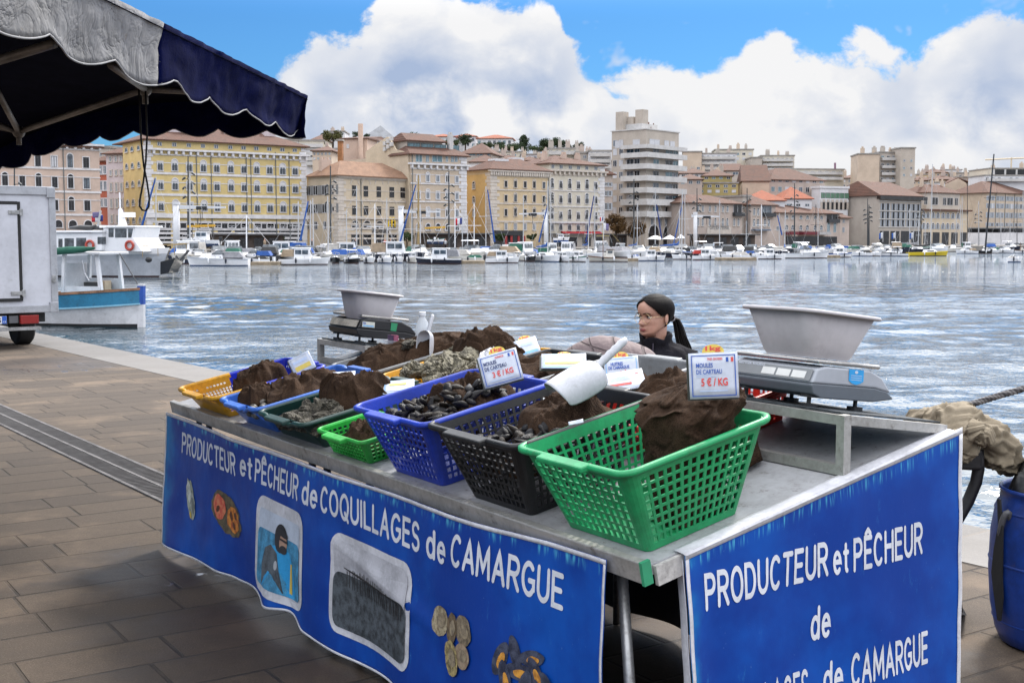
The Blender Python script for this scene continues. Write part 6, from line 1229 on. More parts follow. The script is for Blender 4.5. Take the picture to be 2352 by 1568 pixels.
# -- the yellow block
B = Bld('apartment_building', 'long yellow block with white quoins and arched windows', 339.5, 703.5, 215, 319.5, W_YEL, xl=286); Y_B = B
cols = Z2(210, 370, 530, 685, 830, 985, 1130, 1270, 1412, 1555, 1692); st = ('sr', 'abrs')
B.rows(cols, zr((435, 530), (645, 740), (880, 972)), Z2(210)[0], 12, st)
B.rows(cols, zr((218, 262),), Z2(210)[0], 10, ('n',)); B.rows(cols, zr((1090, 1160),), Z2(230)[0], 16, ('axs',), gl=GLB)
for i, x in enumerate(Z2(232, 470, 700, 905, 1090, 1300, 1420, 1575, 1700)): a, z = B.f(x, 500)[0], 0; B.win(a, .1, 2.6, 4.6, 'n', gl=GLB, fr=DFR)
for y in (548, 783): B.band(Z2(210)[0], *ZY(y, y + 26))
B.band(Z2(210)[0], *ZY(1005, 1052), out=.45, nm='balcony_ledge')
for y in (440, 655, 885): B.band(Z2(210)[0], *ZY(y, y + 9), out=.07)
for y in (1085, 1165, 1210, 1262, 1310): B.band(Z2(210)[0], *ZY(y, y + 24), out=.09, nm='stone_course')
B.cornice(Z2(100)[0], *ZY(283, 345)); B.quoins()
for x in Z2(608, 768, 1155, 1205, 1478, 1625): B.pipe(x, B.f(x, 350)[1])
for z in (.9,): pass
r_ = B.hip(3.4, TILE, d=15); W_ = B.w
for x, y, w_, h in ((6.5, 3.5, 3.2, 3.4), (17.5, 4, 2.2, 2.8), (25.5, 4.0, 2.2, 3.2)): g = MB(); g.span((x - w_ / 2, y, B.h - .5), (x + w_ / 2, y + 3, B.h + h)); g.build('roof_block', W_LIL, B.o)
g = MB(); g.span((7.9, 3.4, B.h + .8), (12.2, 7, B.h + 3.0)); dm = g.build('dormer', W_CRM, B.o)
for x in (9.0, 11.1): B.win(x, B.h + 1.3, 1.7, 1.4, 'n', y=3.39, gl=GLC)
B.hip(1.3, TILE, x0=7.6, x1=12.5, z=B.h + 3.0, d=4, y0=3.2, ov=.3)
B.rows(Z1(1415, 1478, 1550), zr((265, 318), (445, 510), (650, 712), (850, 920), (1050, 1118)), Z1(1478)[0], 6, ('axs',), side='l', su=TRM2)
# -- beige restaurant block
u_mc = Vector((.66, .75, 0)); B = Bld('restaurant_building', 'three-storey beige block with a hamburger restaurant on its ground floor', 777.6, 945.5, 228, 402, W_BEI, u_mc, xl=706)
B.rows(Z3(615, 742, 885, 1028, 1148), zr((697, 815), (922, 1020)), Z3(615)[0], 10, ('sn',), gl=GLB, fr=DFR, su=TRM2)
for x in Z3(625, 752, 893, 1036, 1156):
    for y in (690, 910): a, z = B.f(x - 1.5, 281 + .2083 * y); n = 9; g = MB(); [g.prism([(a + r * math.cos(q), -.07, z + .1 + r * math.sin(q)) for r, q in ((.95, math.pi * i / n), (1.12, math.pi * i / n), (1.12, math.pi * (i + 1) / n), (.95, math.pi * (i + 1) / n))], (0, .08, 0)) for i in range(n)]; g.build('blind_arch', TRM2, B.o)
B.rows(Z3(620, 750, 890, 1032, 1160), zr((1085, 1172),), Z3(620)[0], 17, ('axs',), gl=GLB, su=TRM2)
B.rows(Z3(622, 752, 893, 1034), zr((1238, 1350),), Z3(620)[0], 18, ('n',), gl=GLB, fr=DFR)
for y in (740, 935): B.band(800, *ZY(y, y + 8), out=.06, m=TRM2)
for y in (852,): B.band(800, *ZY(y, y + 14), m=TRM2)
B.band(800, *ZY(1048, 1064), out=.35, m=TRM2, nm='balcony_ledge'); B.quoins(TRM2, wd=1.9, sides=(0,))
for y in (1110, 1160, 1215, 1270): B.band(800, *ZY(y, y + 20), out=.07, m=TRM2, nm='stone_course')
B.cornice(790, *ZY(583, 612), m=TRM2, out=.5, n=44); B.pipe(Z3(687)[0]); B.hip(3.0, TIL2, d=B.d * .9)
a, z = B.f(Z3(808)[0], ZY(1218)[0]); a1 = B.f(Z3(990)[0], 500)[0]; g = MB(); put_text(g, "McDonald's", a, a1, z, 1.0, lambda x, y: (x, -.14, y), .03); g.build('lettering', DFR, B.o, fix=False)
a, z = B.f(Z3(1020)[0], ZY(1152)[0]); g = MB()
for k in (0, 1): g.tube([(a - .85 + k * .85 + .42 * (1 - math.cos(math.pi * i / 10)), -.2, z + 1.75 * math.sin(math.pi * i / 10) ** .7) for i in range(11)], .14, 6)
g.build('shop_emblem', mat('emblem_yellow', (.75, .50, .02), .4), B.o)
B.rows(Z3(110, 190, 287, 395), zr((692, 800), (897, 1000)), Z3(287)[0], 10, ('vgn',), side='l', su=TRM2, gl=GLB); B.rows(Z3(100, 190, 290), zr((1090, 1180),), Z3(287)[0], 7, ('n',), side='l', gl=GLB)
for x, y, w_, h, yy in ((1.5, 12, 6.5, 3.2, 0), ): pass
g = MB(); g.span((7, 3.4, B.h + .4), (16.0, 7, B.h + 1.8)); g.build('dormer', W_MAU, B.o)
for x in (8.4, 10.4, 12.6, 14.6): B.win(x, B.h + .7, 1.6, .9, 'n', y=3.39, gl=GLC)
for y, h in ((6, 2.2), (14, 2.6)): B.chimney(2.0, y, B.h + 1.0, 2.4, h, W_PNK, 3)
# -- taller beige block
B = Bld('apartment_building', 'tall beige block with a penthouse glass band above the restaurant block', 945.5, 1071, 240, 353, W_BE2, FU, depth=26)
cols = Z3(1320, 1425, 1535, 1640, 1745); B.rows(cols, zr((580, 655), (762, 845), (958, 1040)), Z3(1425)[0], 8, ('s', 'abs'), rnd=.3); B.rows(cols, zr((1120, 1190),), Z3(1425)[0], 10, ('axs',), gl=GLB)
for x0, x1 in ((1288, 1362), (1402, 1435), (1470, 1583), (1618, 1648), (1680, 1710), (1720, 1752)): a, z = B.f(Z3((x0 + x1) / 2)[0], ZY(440)[0]); B.win(a, z, B.f(Z3(x1)[0], 400)[0] - B.f(Z3(x0)[0], 400)[0], 1.5, 'n', gl=GLC)
B.cornice(960, *ZY(447, 505)); B.quoins(wd=1.8, sides=(1,)); B.pipe(Z3(1255)[0])
for y in (665, 865, 1045): B.band(960, *ZY(y, y + 16))
for y in (570, 765, 955): B.band(960, *ZY(y, y + 7), out=.06)
for x, h in ((2.0, 0),): pass
pw_ = [B.l(*q) for q in ((940.5, 353), (930, 348), (912, 344), (896, 315), (891, 315), (873, 328), (867, 331), (843, 349))]; B.d2 = pw_[-1][0]
g = MB(); g.prism([(0, max(0, y), z) for y, z in [(0, 0)] + pw_ + [(pw_[-1][0], 0)]], (-.35, 0, 0)); g.build('party_wall', W_BEI, B.o)
B.hip(1.8, TILE, d=7, inset=1); PH = B.f(1000, 327)[1] * 1.02 - B.h; g = MB(); g.span((1.0, 3.2, B.h), (B.w * .72, 9, B.h + PH)); g.build('penthouse', W_GRY, B.o)
for i in range(4): B.win(2.6 + i * 3.1, B.h + PH - 2.6, 2.9, 2.1, 'n', gl=GLC, fr=DFR, y=3.19)
B.hip(1.7, TILE, x0=1, x1=B.w * .74, y0=3.0, d=6.5, z=B.h + PH, ov=.5, inset=.5); B.chimney(B.w * .86, 3, B.h + 2.2, .9, 2.2, CONC, 2)
for i in range(6): g = MB(); g.span((-.75, 6 + (i % 3) * 1.3, B.h + 1.8 + (i // 3) * 1.1 - .4 * (i % 3)), (-.38, 7 + (i % 3) * 1.3, B.h + 2.6 + (i // 3) * 1.1 - .4 * (i % 3))); g.build('air_conditioner', CONC, B.o)
# -- twin block: buff and white halves
B = Bld('apartment_building', 'buff block with an ochre side wall, black shopfront below', 1127, 1260.5, 252, 388, W_BE3, FU, xl=1072)
cols = Z4(560, 665, 772, 872, 978); B.rows(cols, zr((645, 715), (800, 872), (957, 1032)), Z4(560)[0], 6.2, ('s', 'abs'), gl=GLB, fr=DFR, su=TRM2, rnd=.25); B.rows(cols, zr((1115, 1187),), Z4(560)[0], 6.2, ('s',), su=TRM2)
B.cornice(1140, *ZY(525, 582), m=TRM2, out=.6, n=26); B.quoins(TRM2, wd=2.2, sides=(0,)); B.hip(2.6, TILE); B.pipe(Z4(1030)[0])
for y in (735, 885, 1085): B.band(1140, *ZY(y, y + 15), m=TRM2)
g = MB(); g.span((-.05, .05, -1), (.0, B.d, B.h - 1.0)); g.build('side_wall', W_OCH, B.o); B.rows(Z4(212,), zr((655, 735), (820, 892), (955, 1040)), Z4(212)[0], 5.5, ('axs',), side='l', gl=GLB, su=TRM2, y=-.05)
a0, a1 = B.f(Z4(430)[0], 500)[0], B.f(Z4(740)[0], 500)[0]; z1 = B.f(Z4(430)[0], ZY(1192)[0])[1]; B.box('shopfront', mat('shop_black', (.02, .02, .022), .5), (a0, -.5, z1 - 1.0), (a1, .1, z1)); B.box('shop_window', GLB, (a0, -.2, .1), (a1, .05, z1 - 1.0))
for x in (1078 - 0, ): pass
for x in (500, 560, 640, 700): B.box('door_panel', mat('shop_red', (.28, .02, .02), .5), (B.f(Z4(x)[0] + 9, 500)[0] , -.3, .1), (B.f(Z4(x)[0] + 14, 500)[0], .0, z1 - 1.1))
for x, y, w_, h in ((5, 3, 3.6, 2.4), (11, 5, 2.6, 3.0)): g = MB(); g.span((x - w_ / 2, y, B.h), (x + w_ / 2, y + 2.5, B.h + h)); g.build('roof_block', W_WHT, B.o)
B = Bld('apartment_building', 'white ashlar block with arched balcony windows above a red awning', 1261, 1387, qdepth(1261), 374.5, W_CRM, FU, depth=16)
cols = Z4(1068, 1165, 1262, 1358, 1452, 1548); B.rows(cols, zr((645, 727), (805, 888), (985, 1067)), Z4(1165)[0], 6.8, ('ars', 'rs'), gl=GLB, rnd=.2); B.rows(cols, zr((1120, 1190),), Z4(1165)[0], 6.8, ('rs',)); B.rows(Z4(1078, 1168, 1268, 1360, 1450, 1550), zr((472, 512),), Z4(1165)[0], 7, ('n',))
B.cornice(1275, *ZY(520, 572), m=TRM2); B.quoins(wd=1.8, sides=(1,)); B.hip(2.4, TILE)
for y in (745, 922): B.band(1275, *ZY(y, y + 10))
B.band(1275, *ZY(1092, 1112), out=.4, nm='balcony_ledge')
g = MB(); a0, a1 = B.f(Z4(1040)[0] - 40, 500)[0], B.f(Z4(1600)[0], 500)[0]; z1 = B.f(1275, ZY(1205)[0])[1]
g.hexa([(a0 + 8, -3.4, z1 - 1.5), (a1, -3.4, z1 - 1.5), (a1, 0, z1 - .1), (a0 + 8, 0, z1 - .1)], [(a0 + 8, -3.4, z1 - 1.35), (a1, -3.4, z1 - 1.35), (a1, 0, z1 + .05), (a0 + 8, 0, z1 + .05)]); g.build('awning', mat('awning_red', (.36, .012, .02), .7, .15, 1), B.o)
B.box('shop_window', GLB, (a0 + 8, -.1, .1), (a1, .04, z1 - .6))
for x in (2.5, 8, 12): B.chimney(x, 5, B.h + 1.2, 1.2, 1.3, W_PNK, 3)
B = Bld('town_house', 'narrow mauve-beige house squeezed between the white block and the tower', 1386, 1406, qdepth(1386) + 8, 400, W_MAU, FU, depth=12); B.rows((1392, 1400), ((419, 428), (438, 450), (466, 482)), 1396, 6, ('v',), gl=GLB); B.hip(3)
# -- the tower with wrap-round balconies
ur = Vector((.66, .75, 0)); CX, CY = 1482, 290.0; Bt = Bld('apartment_tower', 'ten-storey beige tower with wrap-round pale balconies', CX, 1557, CY, 297, W_TOW, ur, xl=1404); B = Bt
fl = [(332, 341), (350, 361.5), (376, 388), (403, 415.5), (430.5, 443), (457, 471), (485, 498)]
dl = B.d; xb = dl * .63
for k, (yt, yb) in enumerate(fl):
    z1, z0 = B.f(CX, yt)[1], B.f(CX, yb)[1]; W2 = B.w + 1.6
    g = MB(); g.prism([(-1.5, xb, z0), (-1.5, -1.5, z0), (W2, -1.5, z0), (W2, -1.36, z0), (-1.36, -1.36, z0), (-1.36, xb, z0)], (0, 0, z1 - z0)); g.prism([(-1.35, xb, z0 + .01), (-1.35, -1.35, z0 + .01), (W2, -1.35, z0 + .01), (W2, 0, z0 + .01), (0, 0, z0 + .01), (0, xb, z0 + .01)], (0, 0, .22)); g.build('balcony', CONC, B.o)
    if k:
        zf = z0 - .1; zz = B.f(CX, fl[k - 1][1])[1]; fh = zz - z1
        for x, w_ in ((B.w * .30, 2.4), (B.w * .70, 3.0), (B.w * .90, 2.2)): B.win(x, z0 + .3, w_, 2.25, 'n', gl=random.choice((GLS, GLC, GLB)), fr=WFR)
        B.win(xb * .72, z0 + .3, 2.0, 2.2, 'n', side='l', gl=random.choice((GLS, BLIND, GLB))); B.win(xb * .40, z0 + .3, 1.5, 2.2, 'n', side='l', gl=GLB)
    for x in (.72, .90): B.win(dl * x, z0 + .9, dl * .11, 1.5, 'n', side='l', gl=random.choice((GLS, BLIND, GLB, BLIND)), fr=WFR)
zt = B.f(CX, 320)[1]
for x, w_ in ((B.w * .25, 4.2), (B.w * .62, 2.0), (B.w * .80, 2.0)): B.win(x, zt - 2, w_, 2.2, 'n', gl=BLIND)
for x in (.28, .80): B.win(dl * x, zt - 1.6, 2.0, 1.7, 'n', side='l', gl=BLIND)
B.flat(CONC, .25)
for x, y, w_, h in ((-.0, dl * .78, 2.2, 4.6), (1.5, dl * .58, 1.6, 3.4), (2.0, dl * .35, 2.2, 5.0)): g = MB(); g.span((x, y - w_ / 2, B.h), (x + w_, y + w_ / 2, B.h + h)); g.build('chimney', W_TOW, B.o)
g = MB(); g.span((1, 2, B.h), (B.w * .55, dl * .8, B.h + 1.6)); g.build('roof_block', CONC, B.o)
rr = random.Random(2)
for i in range(9): g = MB(); x, y = rr.uniform(2, B.w * .6), rr.uniform(1, dl * .5); g.tube([(x, y, B.h + .2), (x, y, B.h + 1.0 + rr.random() * 1.6)], .16, 6); g.build('roof_vent', mat('vent_brown', (.16, .07, .05), .7), B.o)
for x in (B.w * .2, B.w * .45, B.w * .63, B.w * .85): B.win(x, B.f(CX, 513)[1] - .6, 1.1, 1.8, 'n')
for x in (B.w * .25, B.w * .7): B.win(x, .2, 4.2, 5.0, 'an', gl=GLB, fr=DFR)
# -- cafe houses
B = Bld('cafe_building', 'mauve-beige cafe house with a pale sign band right of the tower', 1572, 1705, qdepth(1572), 465, W_MAU, FU, depth=12)
B.rows(Z5(1110, 1160, 1238, 1300, 1382, 1432), zr((918, 985), (1055, 1142)), Z5(1160)[0], 4.6, ('axs',), su=TRM2); B.rows(Z5(1508, 1555), zr((1060, 1142),), Z5(1555)[0], 4.6, ('axs',), su=TRM2); B.win(B.f(Z5(1545)[0], 500)[0], B.f(1695, ZY(1025)[0])[1], 3.0, 2.8, 'n', gl=GLB); B.hip(2.2, TILE)
a, z = B.f(Z5(1490)[0], ZY(1035)[0]); a1 = B.f(Z5(1602)[0], 500)[0]; B.box('balcony', IRON, (a, -1.0, z), (a1, 0, z + .9))
a, z = B.f(Z5(1205)[0], ZY(1215)[0]); a1, z1 = B.f(Z5(1468)[0], ZY(1155)[0]); B.box('shop_sign', TRM2, (a, -.25, 0), (a1, .05, B.f(Z5(1205)[0], ZY(1155)[0])[1])); zs = B.f(Z5(1205)[0], ZY(1180)[0])[1]
g = MB(); put_text(g, 'CAFE BEAU RIVAGE', a + .8, a1 - .8, zs, 1.1, lambda x, y: (x, -.28, y), .02); g.build('lettering', SHU, B.o, fix=False)
for x in (1270, 1385): B.win(B.f(Z5(x)[0], 500)[0], .3, 4.4, 2.6, 'n', gl=GLB, fr=DFR, y=-.26)
B = Bld('town_house', 'narrow grey house in shadow between the cafe house and its neighbour', 1704, 1724, qdepth(1704) + 3, 452, W_GRY, FU, depth=12); B.rows((1713,), ((465, 477), (487, 497), (500, 512)), 1713, 6, ('n',), gl=GLB); B.flat()
B = Bld('town_house', 'mauve-beige two-bay house with a roof balcony left of the long low house', 1723, 1781, qdepth(1723), 470, W_MAU, FU, depth=12); B.rows(Z6(165, 210), z6r((920, 1003), (1045, 1132)), 1735, 5, ('axs',), su=TRM2); B.rows(Z6(290, 335), z6r((1045, 1132),), 1760, 5, ('axs',), su=TRM2); B.win(B.f(1760.7, 500)[0], B.f(1761, 497)[1], 3.6, 2.8, 'n', gl=GLS); B.hip(3, TILE)
a, z = B.f(1752, 498); a1 = B.f(1776, 500)[0]; B.box('balcony', IRON, (a, -1.0, z), (a1, 0, z + 1)); B.box('awning', mat('awning_blue_grey', (.12, .15, .20), .7), (.3, -1.4, B.f(1723, 530)[1]), (B.w - 3, 0, B.f(1723, 526)[1]))
B = Bld('town_house', 'long low mauve house with eyebrow windows and dark red cafe awnings', 1780, 1928, qdepth(1780), 488, W_MAU, FU, depth=13); B.rows(Z6(540, 610, 703, 778, 868, 938), z6r((1000, 1046), (1115, 1172)), Z6(540)[0], 7, ('axs',), su=TRM2); B.rows(Z6(440,), z6r((1125, 1180),), Z6(440)[0], 6, ('n',)); B.hip(2.3, TILE); B.rows(Z6(1022, 1095), z6r((1115, 1200),), Z6(1040)[0], 6.5, ('an',), gl=GLC); B.win(B.f(1911, 500)[0], B.f(1911, 508)[1], 4.6, 2.0, 'n', gl=GLB)
a, z = B.f(1899, 510); B.box('balcony', IRON, (a, -.8, z - .2), (B.w - .6, 0, z + .8))
for x0, x1, c_ in ((515, 610, (.13, .012, .02)), (665, 840, (.13, .012, .02)), (845, 980, (.36, .35, .35))): B.box('awning', mat('awning_%d' % x0, c_, .7, .1, 2), (B.f(Z6(x0)[0], 500)[0], -2.2, B.f(Z6(515)[0], 539)[1]), (B.f(Z6(x1)[0], 500)[0], -.01, B.f(Z6(515)[0], 532)[1]))
B.box('terrace', GLB, (4, -.2, .1), (B.w - 1, .05, 2.4))
B = Bld('town_house', 'small low beige house between the long low house and the glass building', 1927, 1951, qdepth(1927), 500, W_MAU, FU, depth=9); B.rows(Z6(1195,), z6r((1050, 1092), (1140, 1200)), 1938, 5, ('n',)); B.hip(2, TILE)
B = Bld('office_building', 'modern white and glass building with chequered panels', 1881, 1947, 338, 432, W_WHT, Vector((.90, .44, 0)), depth=18, xl=1863)
W_ = B.w
for i in range(6): B.win(W_ * (i + .5) / 6 + .3, B.f(1885, 455)[1], W_ / 6.6, B.f(1885, 442)[1] - B.f(1885, 455)[1], 'n', gl=mat('green_glass', (.12, .24, .16), .12, .2, 1, spec=.8), fr=DFR)
for r_, (yt, yb) in enumerate(((458, 464), (464.5, 481))):
    for i in range(13): B.box('facade_panel', (CONC, W_TOW)[i % 2] if r_ == 0 else (GLB, W_TOW)[(i + 1) % 2], (W_ * i / 13 + .2, -.12, B.f(1885, yb)[1]), (W_ * (i + .92) / 13 + .2, .02, B.f(1885, yt)[1]))
B.flat(W_WHT, .6)
B2 = Bld('office_building', 'glass-fronted corner building with pale stone ground floor', 1947, 2018, 345, 428, W_TOW, FU, depth=16); W_ = B2.w
B2.box('top_band', W_WHT, (-.3, -.3, B2.f(1947, 441)[1]), (W_ * .7, .1, B2.h + .1))
for r_, (yt, yb) in enumerate(((442, 455), (462, 480), (488, 507))):
    for i in range(9):
        if r_ == 0 and i > 6: continue
        B2.win(W_ * (i + .5) / 9, B2.f(1950, yb)[1], W_ / 9.6, B2.f(1950, yt)[1] - B2.f(1950, yb)[1], 'n', gl=(GLS, GLC, GLB)[(i * 2 + r_) % 3], fr=WFR)
for r_, (yt, yb) in enumerate(((455.5, 461.5), (481, 487))):
    for i in range(5): B2.box('facade_panel', BLIND, (W_ * i / 5 + .4, -.12, B2.f(1950, yb)[1]), (W_ * i / 5 + W_ * .13, .02, B2.f(1950, yt)[1]))
B2.box('stone_front', W_MAU, (.1, -.25, 0), (W_, .02, B2.f(1950, 510)[1])); B2.rows(Z6(1303, 1383, 1453, 1535), z6r((1115, 1172),), Z6(1303)[0], 5.5, ('n',), y=-.26)
for i in range(3): B2.win(W_ * (.2 + .3 * i), .2, 3.4, 2.8, 'n', gl=GLB, y=-.26)
B = Bld('apartment_building', 'grey block with three rows of tall pale blue shutters above an arcade', 2017.7, 2115, qdepth(2017.7), 448, W_GRY, FU, depth=18)
B.rows(Z7(170, 228, 294, 350, 405, 468, 522, 576), z6r((867, 942), (960, 1037), (1052, 1128)), Z7(170)[0], 4.6, ('vn',), gl=GLB, fr=DFR); B.hip(4.2, TILE, inset=2)
for y in (835, 945, 1040, 1132): B.band(2025, 294 + .2 * y, 294 + .2 * (y + 9), out=.3, m=CONC)
for i in range(4): B.win(B.w * (.13 + .25 * i), .1, 4.0, B.f(2020, 531)[1], 'n', gl=GLB, fr=DFR)
B.band(2025, 450, 458, out=1.2, m=GLB, nm='loggia')
B = Bld('apartment_building', 'long beige house with paired shuttered windows and a set-back attic', 2117, 2224, qdepth(2117), 482, W_BEI, FU, depth=14); B.rows(Z7(645, 690, 752, 805, 867, 920, 978, 1035), z6r((967, 1037), (1087, 1162)), Z7(645)[0], 4.4, ('avxn',), gl=GLB); B.band(2120, 480, 484, m=TILE, out=.8, nm='eave')
g = MB(); g.span((6, 3, B.h), (B.w, 12, B.h + 5.2)); g.build('attic', W_GRY, B.o); B.hip(2.6, TILE, x0=6, y0=3, d=9, z=B.h + 5.2, ov=.5)
for i, x in enumerate((.25, .45, .66, .78, .92)): B.win(B.w * x, B.h + 1.6, (1.6, 2.8)[i % 2], 2.2, 'n', y=2.99, gl=GLB)
for i in range(5): B.win(B.w * (.1 + .2 * i), .1, 3.2, 3.6, 'n', gl=GLB, fr=DFR)
for x in (9, 14, 19): B.chimney(x, 7, B.h + 6.5, .8, 2.4, W_PLA, 1)
ul = Vector((.90, -.44, 0)); B = Bld('apartment_building', 'big blank beige gable wall of the last quayside block', 2131, 2264, 418, 440, W_PLA, Vector((.99, .12, 0)), depth=12)
g = MB(); a = B.w; g.prism([(0, .05, B.h - .2), (a * .50, .05, B.h + 4.5), (a * .64, .05, B.h + 3.0), (a * .66, .05, B.h + 1.6), (a * .76, .05, B.h + 1.0), (a * .77, .05, B.h + 3.6), (a * .84, .05, B.h + 3.5), (a, .05, B.h - .2)], (0, 11.8, 0)); g.build('gable', W_PLA, B.o)
g = MB(); g.prism([(a * .05, .4, B.h + .5), (a * .50, .4, B.h + 4.8), (a * .75, .4, B.h + 3.2), (a * .75, .4, B.h + 2.9), (a * .5, .4, B.h + 4.5), (a * .05, .4, B.h + .2)], (0, 11, 0)); g.build('roof', TILE, B.o)
B.win(B.w * .86, B.f(2240, 519)[1], 14, 1.2, 'n', gl=GLB, fr=DFR)
B = Bld('apartment_building', 'right-hand quayside block with shuttered windows in four rows', 2265, 2380, qdepth(2265) + 26, 442, W_BE2, FU, depth=14); B.rows(Z7(1380, 1430, 1490, 1540, 1600, 1650, 1705, 1755, 1810, 1860), z6r((777, 832), (865, 922), (967, 1032), (1085, 1130)), Z7(1380)[0], 4.4, ('vn',), rnd=.4); B.hip(4, TILE); [B.pipe(x) for x in Z7(1465, 1572, 1680)]
B = Bld('harbour_building', 'low white harbour office with a dark ribbon window behind the right-hand masts', 2206, 2400, 372, 525, W_WHT, Vector((.985, .17, 0)), depth=9); B.flat(SHU, .3)
for i in range(5): B.win(B.w * (.20 + .17 * i), B.f(2206, 534)[1], 14, 1.5, 'n', gl=GLB, fr=DFR)

# ------------------------------------------------------------------ houses up the hill
HGRP = 'houses up the hillside'
def house(label, x0, x1, Y, ytop, wall_, rows=(), cols=0, roof='flat', yaw=0.0, ww=.5, depth=12, style=('n',), gl=None, bal=False, rm=None, rh=2.0, chim=0, side=None, name='hillside_house', hidez=14):
    u = Matrix.Rotation(math.radians(yaw), 3, 'Z') @ Vector((1, 0, 0)); pz = at((x0 + x1) / 2, ytop, Y).z; z0 = max(-.5, hill(*at((x0 + x1) / 2, 560, Y).xy) - 3); z0 = min(z0, pz - 3.2)
    B = Bld(name, label, x0, x1, Y, ytop, wall_, u, z0, depth, HGRP); n = cols
    for yt, yb in rows:
        z1, zb = B.f(x0, yt)[1], B.f(x0, yb)[1]
        for i in range(n): B.win(B.w * (i + .5) / n, zb, B.w / n * ww, z1 - zb, style[i % len(style)], gl=gl or random.choice((GLS, GLB, GLB, BLIND, GLC)), fr=WFR)
        if bal: B.box('balcony', CONC, (B.w * .04, -1.3, zb - .35), (B.w * .96, -.01, zb + .55))
    if roof == 'flat': B.flat(rm or FLATR, .4)
    elif roof == 'hip': B.hip(rh * .72, rm or TILE, ov=.5)
    elif roof == 'gable': B.hip(rh * .8, rm or TILE, inset=.0, ov=.4)
    r = random.Random(int(x0 * 7))
    for i in range(chim): B.chimney(B.w * (i + r.uniform(.3, .8)) / chim, r.uniform(2, 6), B.h + (.8 if roof != 'flat' else .3), r.uniform(.7, 1.5), r.uniform(1, 2.2), random.choice((W_PLA, W_GRY, W_MAU)), r.choice((1, 2, 3)))
    return B
H = house
H('pale apartment house with balconies just right of the canopy tip', 690, 746, 335, 324, W_CRM, ((330, 336), (341, 347), (352, 358), (363, 369)), 5, yaw=8, bal=True)
H('white balconied apartments left of the brick-orange chimney', 704, 780, 318, 344, W_WHT, ((349, 355), (361, 367), (372, 377)), 6, yaw=-6, bal=True, gl=GLS)
H('pale hillside block behind the yellow block roof, near the canopy tip', 640, 694, 345, 322, W_GRY, ((327, 333), (338, 344)), 4, yaw=8, bal=True)
H('small white flat-roofed tower block on the skyline behind the olive tree', 748, 794, 440, 303, W_WHT, ((306, 309),), 5, chim=2)
H('cream house with a red roof below the olive tree', 720, 752, 380, 321, W_CRM, ((326, 332),), 3, 'hip', rh=3)
H('grey slate-roofed hall on the skyline', 838, 906, 450, 317, W_GRY, ((320, 324),), 5, 'hip', rm=mat('slate', (.17, .18, .20), .6, .2, .5), rh=7)
B = H('windowless pinkish house with a tall flue pipe behind the restaurant block', 787, 845, 268, 318, W_PNK, ((331, 341),), 2, 'gable', yaw=-10, ww=.2, depth=22, rh=1.5)
g = MB(); g.tube([(B.w * .78, -.6, B.h - 12), (B.w * .78, -.6, B.h - 2), (B.w * .78, -.6, B.h + 3)], .55, 10); g.build('flue', W_PNK, B.o)
H('white side-lit house wedged behind the pinkish house', 844, 868, 275, 326, W_WHT, (), 0, yaw=-15, depth=14)
H('brick-orange chimney stack above the tiled roofs', 778, 787, 262, 324, mat('orange_brick', (.30, .13, .05), .8, .2, 1), (), 0, depth=2.5)
H('white villa with shallow red roof on the skyline, left one', 982, 1044, 470, 314, W_WHT, ((319, 326),), 6, 'hip', yaw=-8, rm=TIL3, rh=2)
H('white villa on the skyline behind the tall pine', 1046, 1093, 480, 313, W_WHT, ((318, 325), (330, 336)), 4, 'hip', yaw=-5, rm=TIL3, rh=2)
H('long white villa with a higher centre on the skyline', 1096, 1176, 470, 318, W_WHT, ((323, 331), (335, 342)), 7, 'hip', yaw=-5, rm=TIL3, rh=2.5)
H('red-roofed house with a glazed top floor behind the tall beige block', 1060, 1128, 292, 353, W_GRY, ((353, 358),), 4, 'hip', yaw=-12, rh=4, gl=GLC, ww=.8)
H('plain mauve house with a flat roof behind the tall beige block', 1092, 1150, 300, 366, W_MAU, ((369, 374),), 3, yaw=-10)
H('white house with skylights tucked behind the buff block', 1080, 1130, 285, 372, W_WHT, (), 0, 'hip', yaw=-10, rh=3)
H('cream flat-roofed house with stubby chimneys below the broad pine', 1257, 1328, 330, 343, W_CRM, ((346, 353),), 5, yaw=-4, chim=4, bal=True)
H('grey house crowded with chimney pots behind the white block', 1322, 1362, 320, 352, W_GRY, ((357, 364),), 3, chim=4)
H('white terrace house with glazed loggia left of the tower', 1352, 1403, 316, 348, W_WHT, ((350, 357), (364, 371), (376, 384)), 4, bal=True, gl=GLS)
H('row of low cream roofs with terraces under the conical pine', 1130, 1205, 390, 350, W_CRM, ((354, 358),), 5, chim=4)
H('low white terraces under the broad pine', 1196, 1262, 380, 356, W_WHT, ((359, 364),), 5, chim=3)
H('blank beige block next to the tower on the skyline', 1566, 1610, 410, 350, W_PLA, ((384, 390),), 3, yaw=-8)
H('stepped white apartment block with loggias on the right-hand skyline', 1606, 1690, 420, 354, W_WHT, ((358, 364), (370, 376), (382, 388), (393, 399)), 7, yaw=-4, bal=True, chim=3)
H('upper storey block with rooftop huts on the right-hand skyline', 1640, 1728, 436, 345, W_CRM, ((351, 357), (362, 368)), 6, yaw=-4, chim=4)
H('cream block of flats with two rooftop boxes left of the antenna', 1745, 1822, 430, 359, W_CRM, ((363, 369), (374, 380), (384, 390)), 7, yaw=-4, bal=True, chim=3)
H('plain grey wing at the left of the cream block of flats', 1722, 1748, 425, 363, W_GRY, (), 0)
H('olive ochre house with terraces behind the cafe house', 1600, 1694, 330, 422, W_OLV, ((424, 431), (436, 443)), 5, yaw=-4, depth=8)
H('olive house top floor with wide overhanging tiled roof', 1612, 1680, 342, 404, W_OLV, ((406, 412),), 4, 'hip', yaw=-4, rh=3)
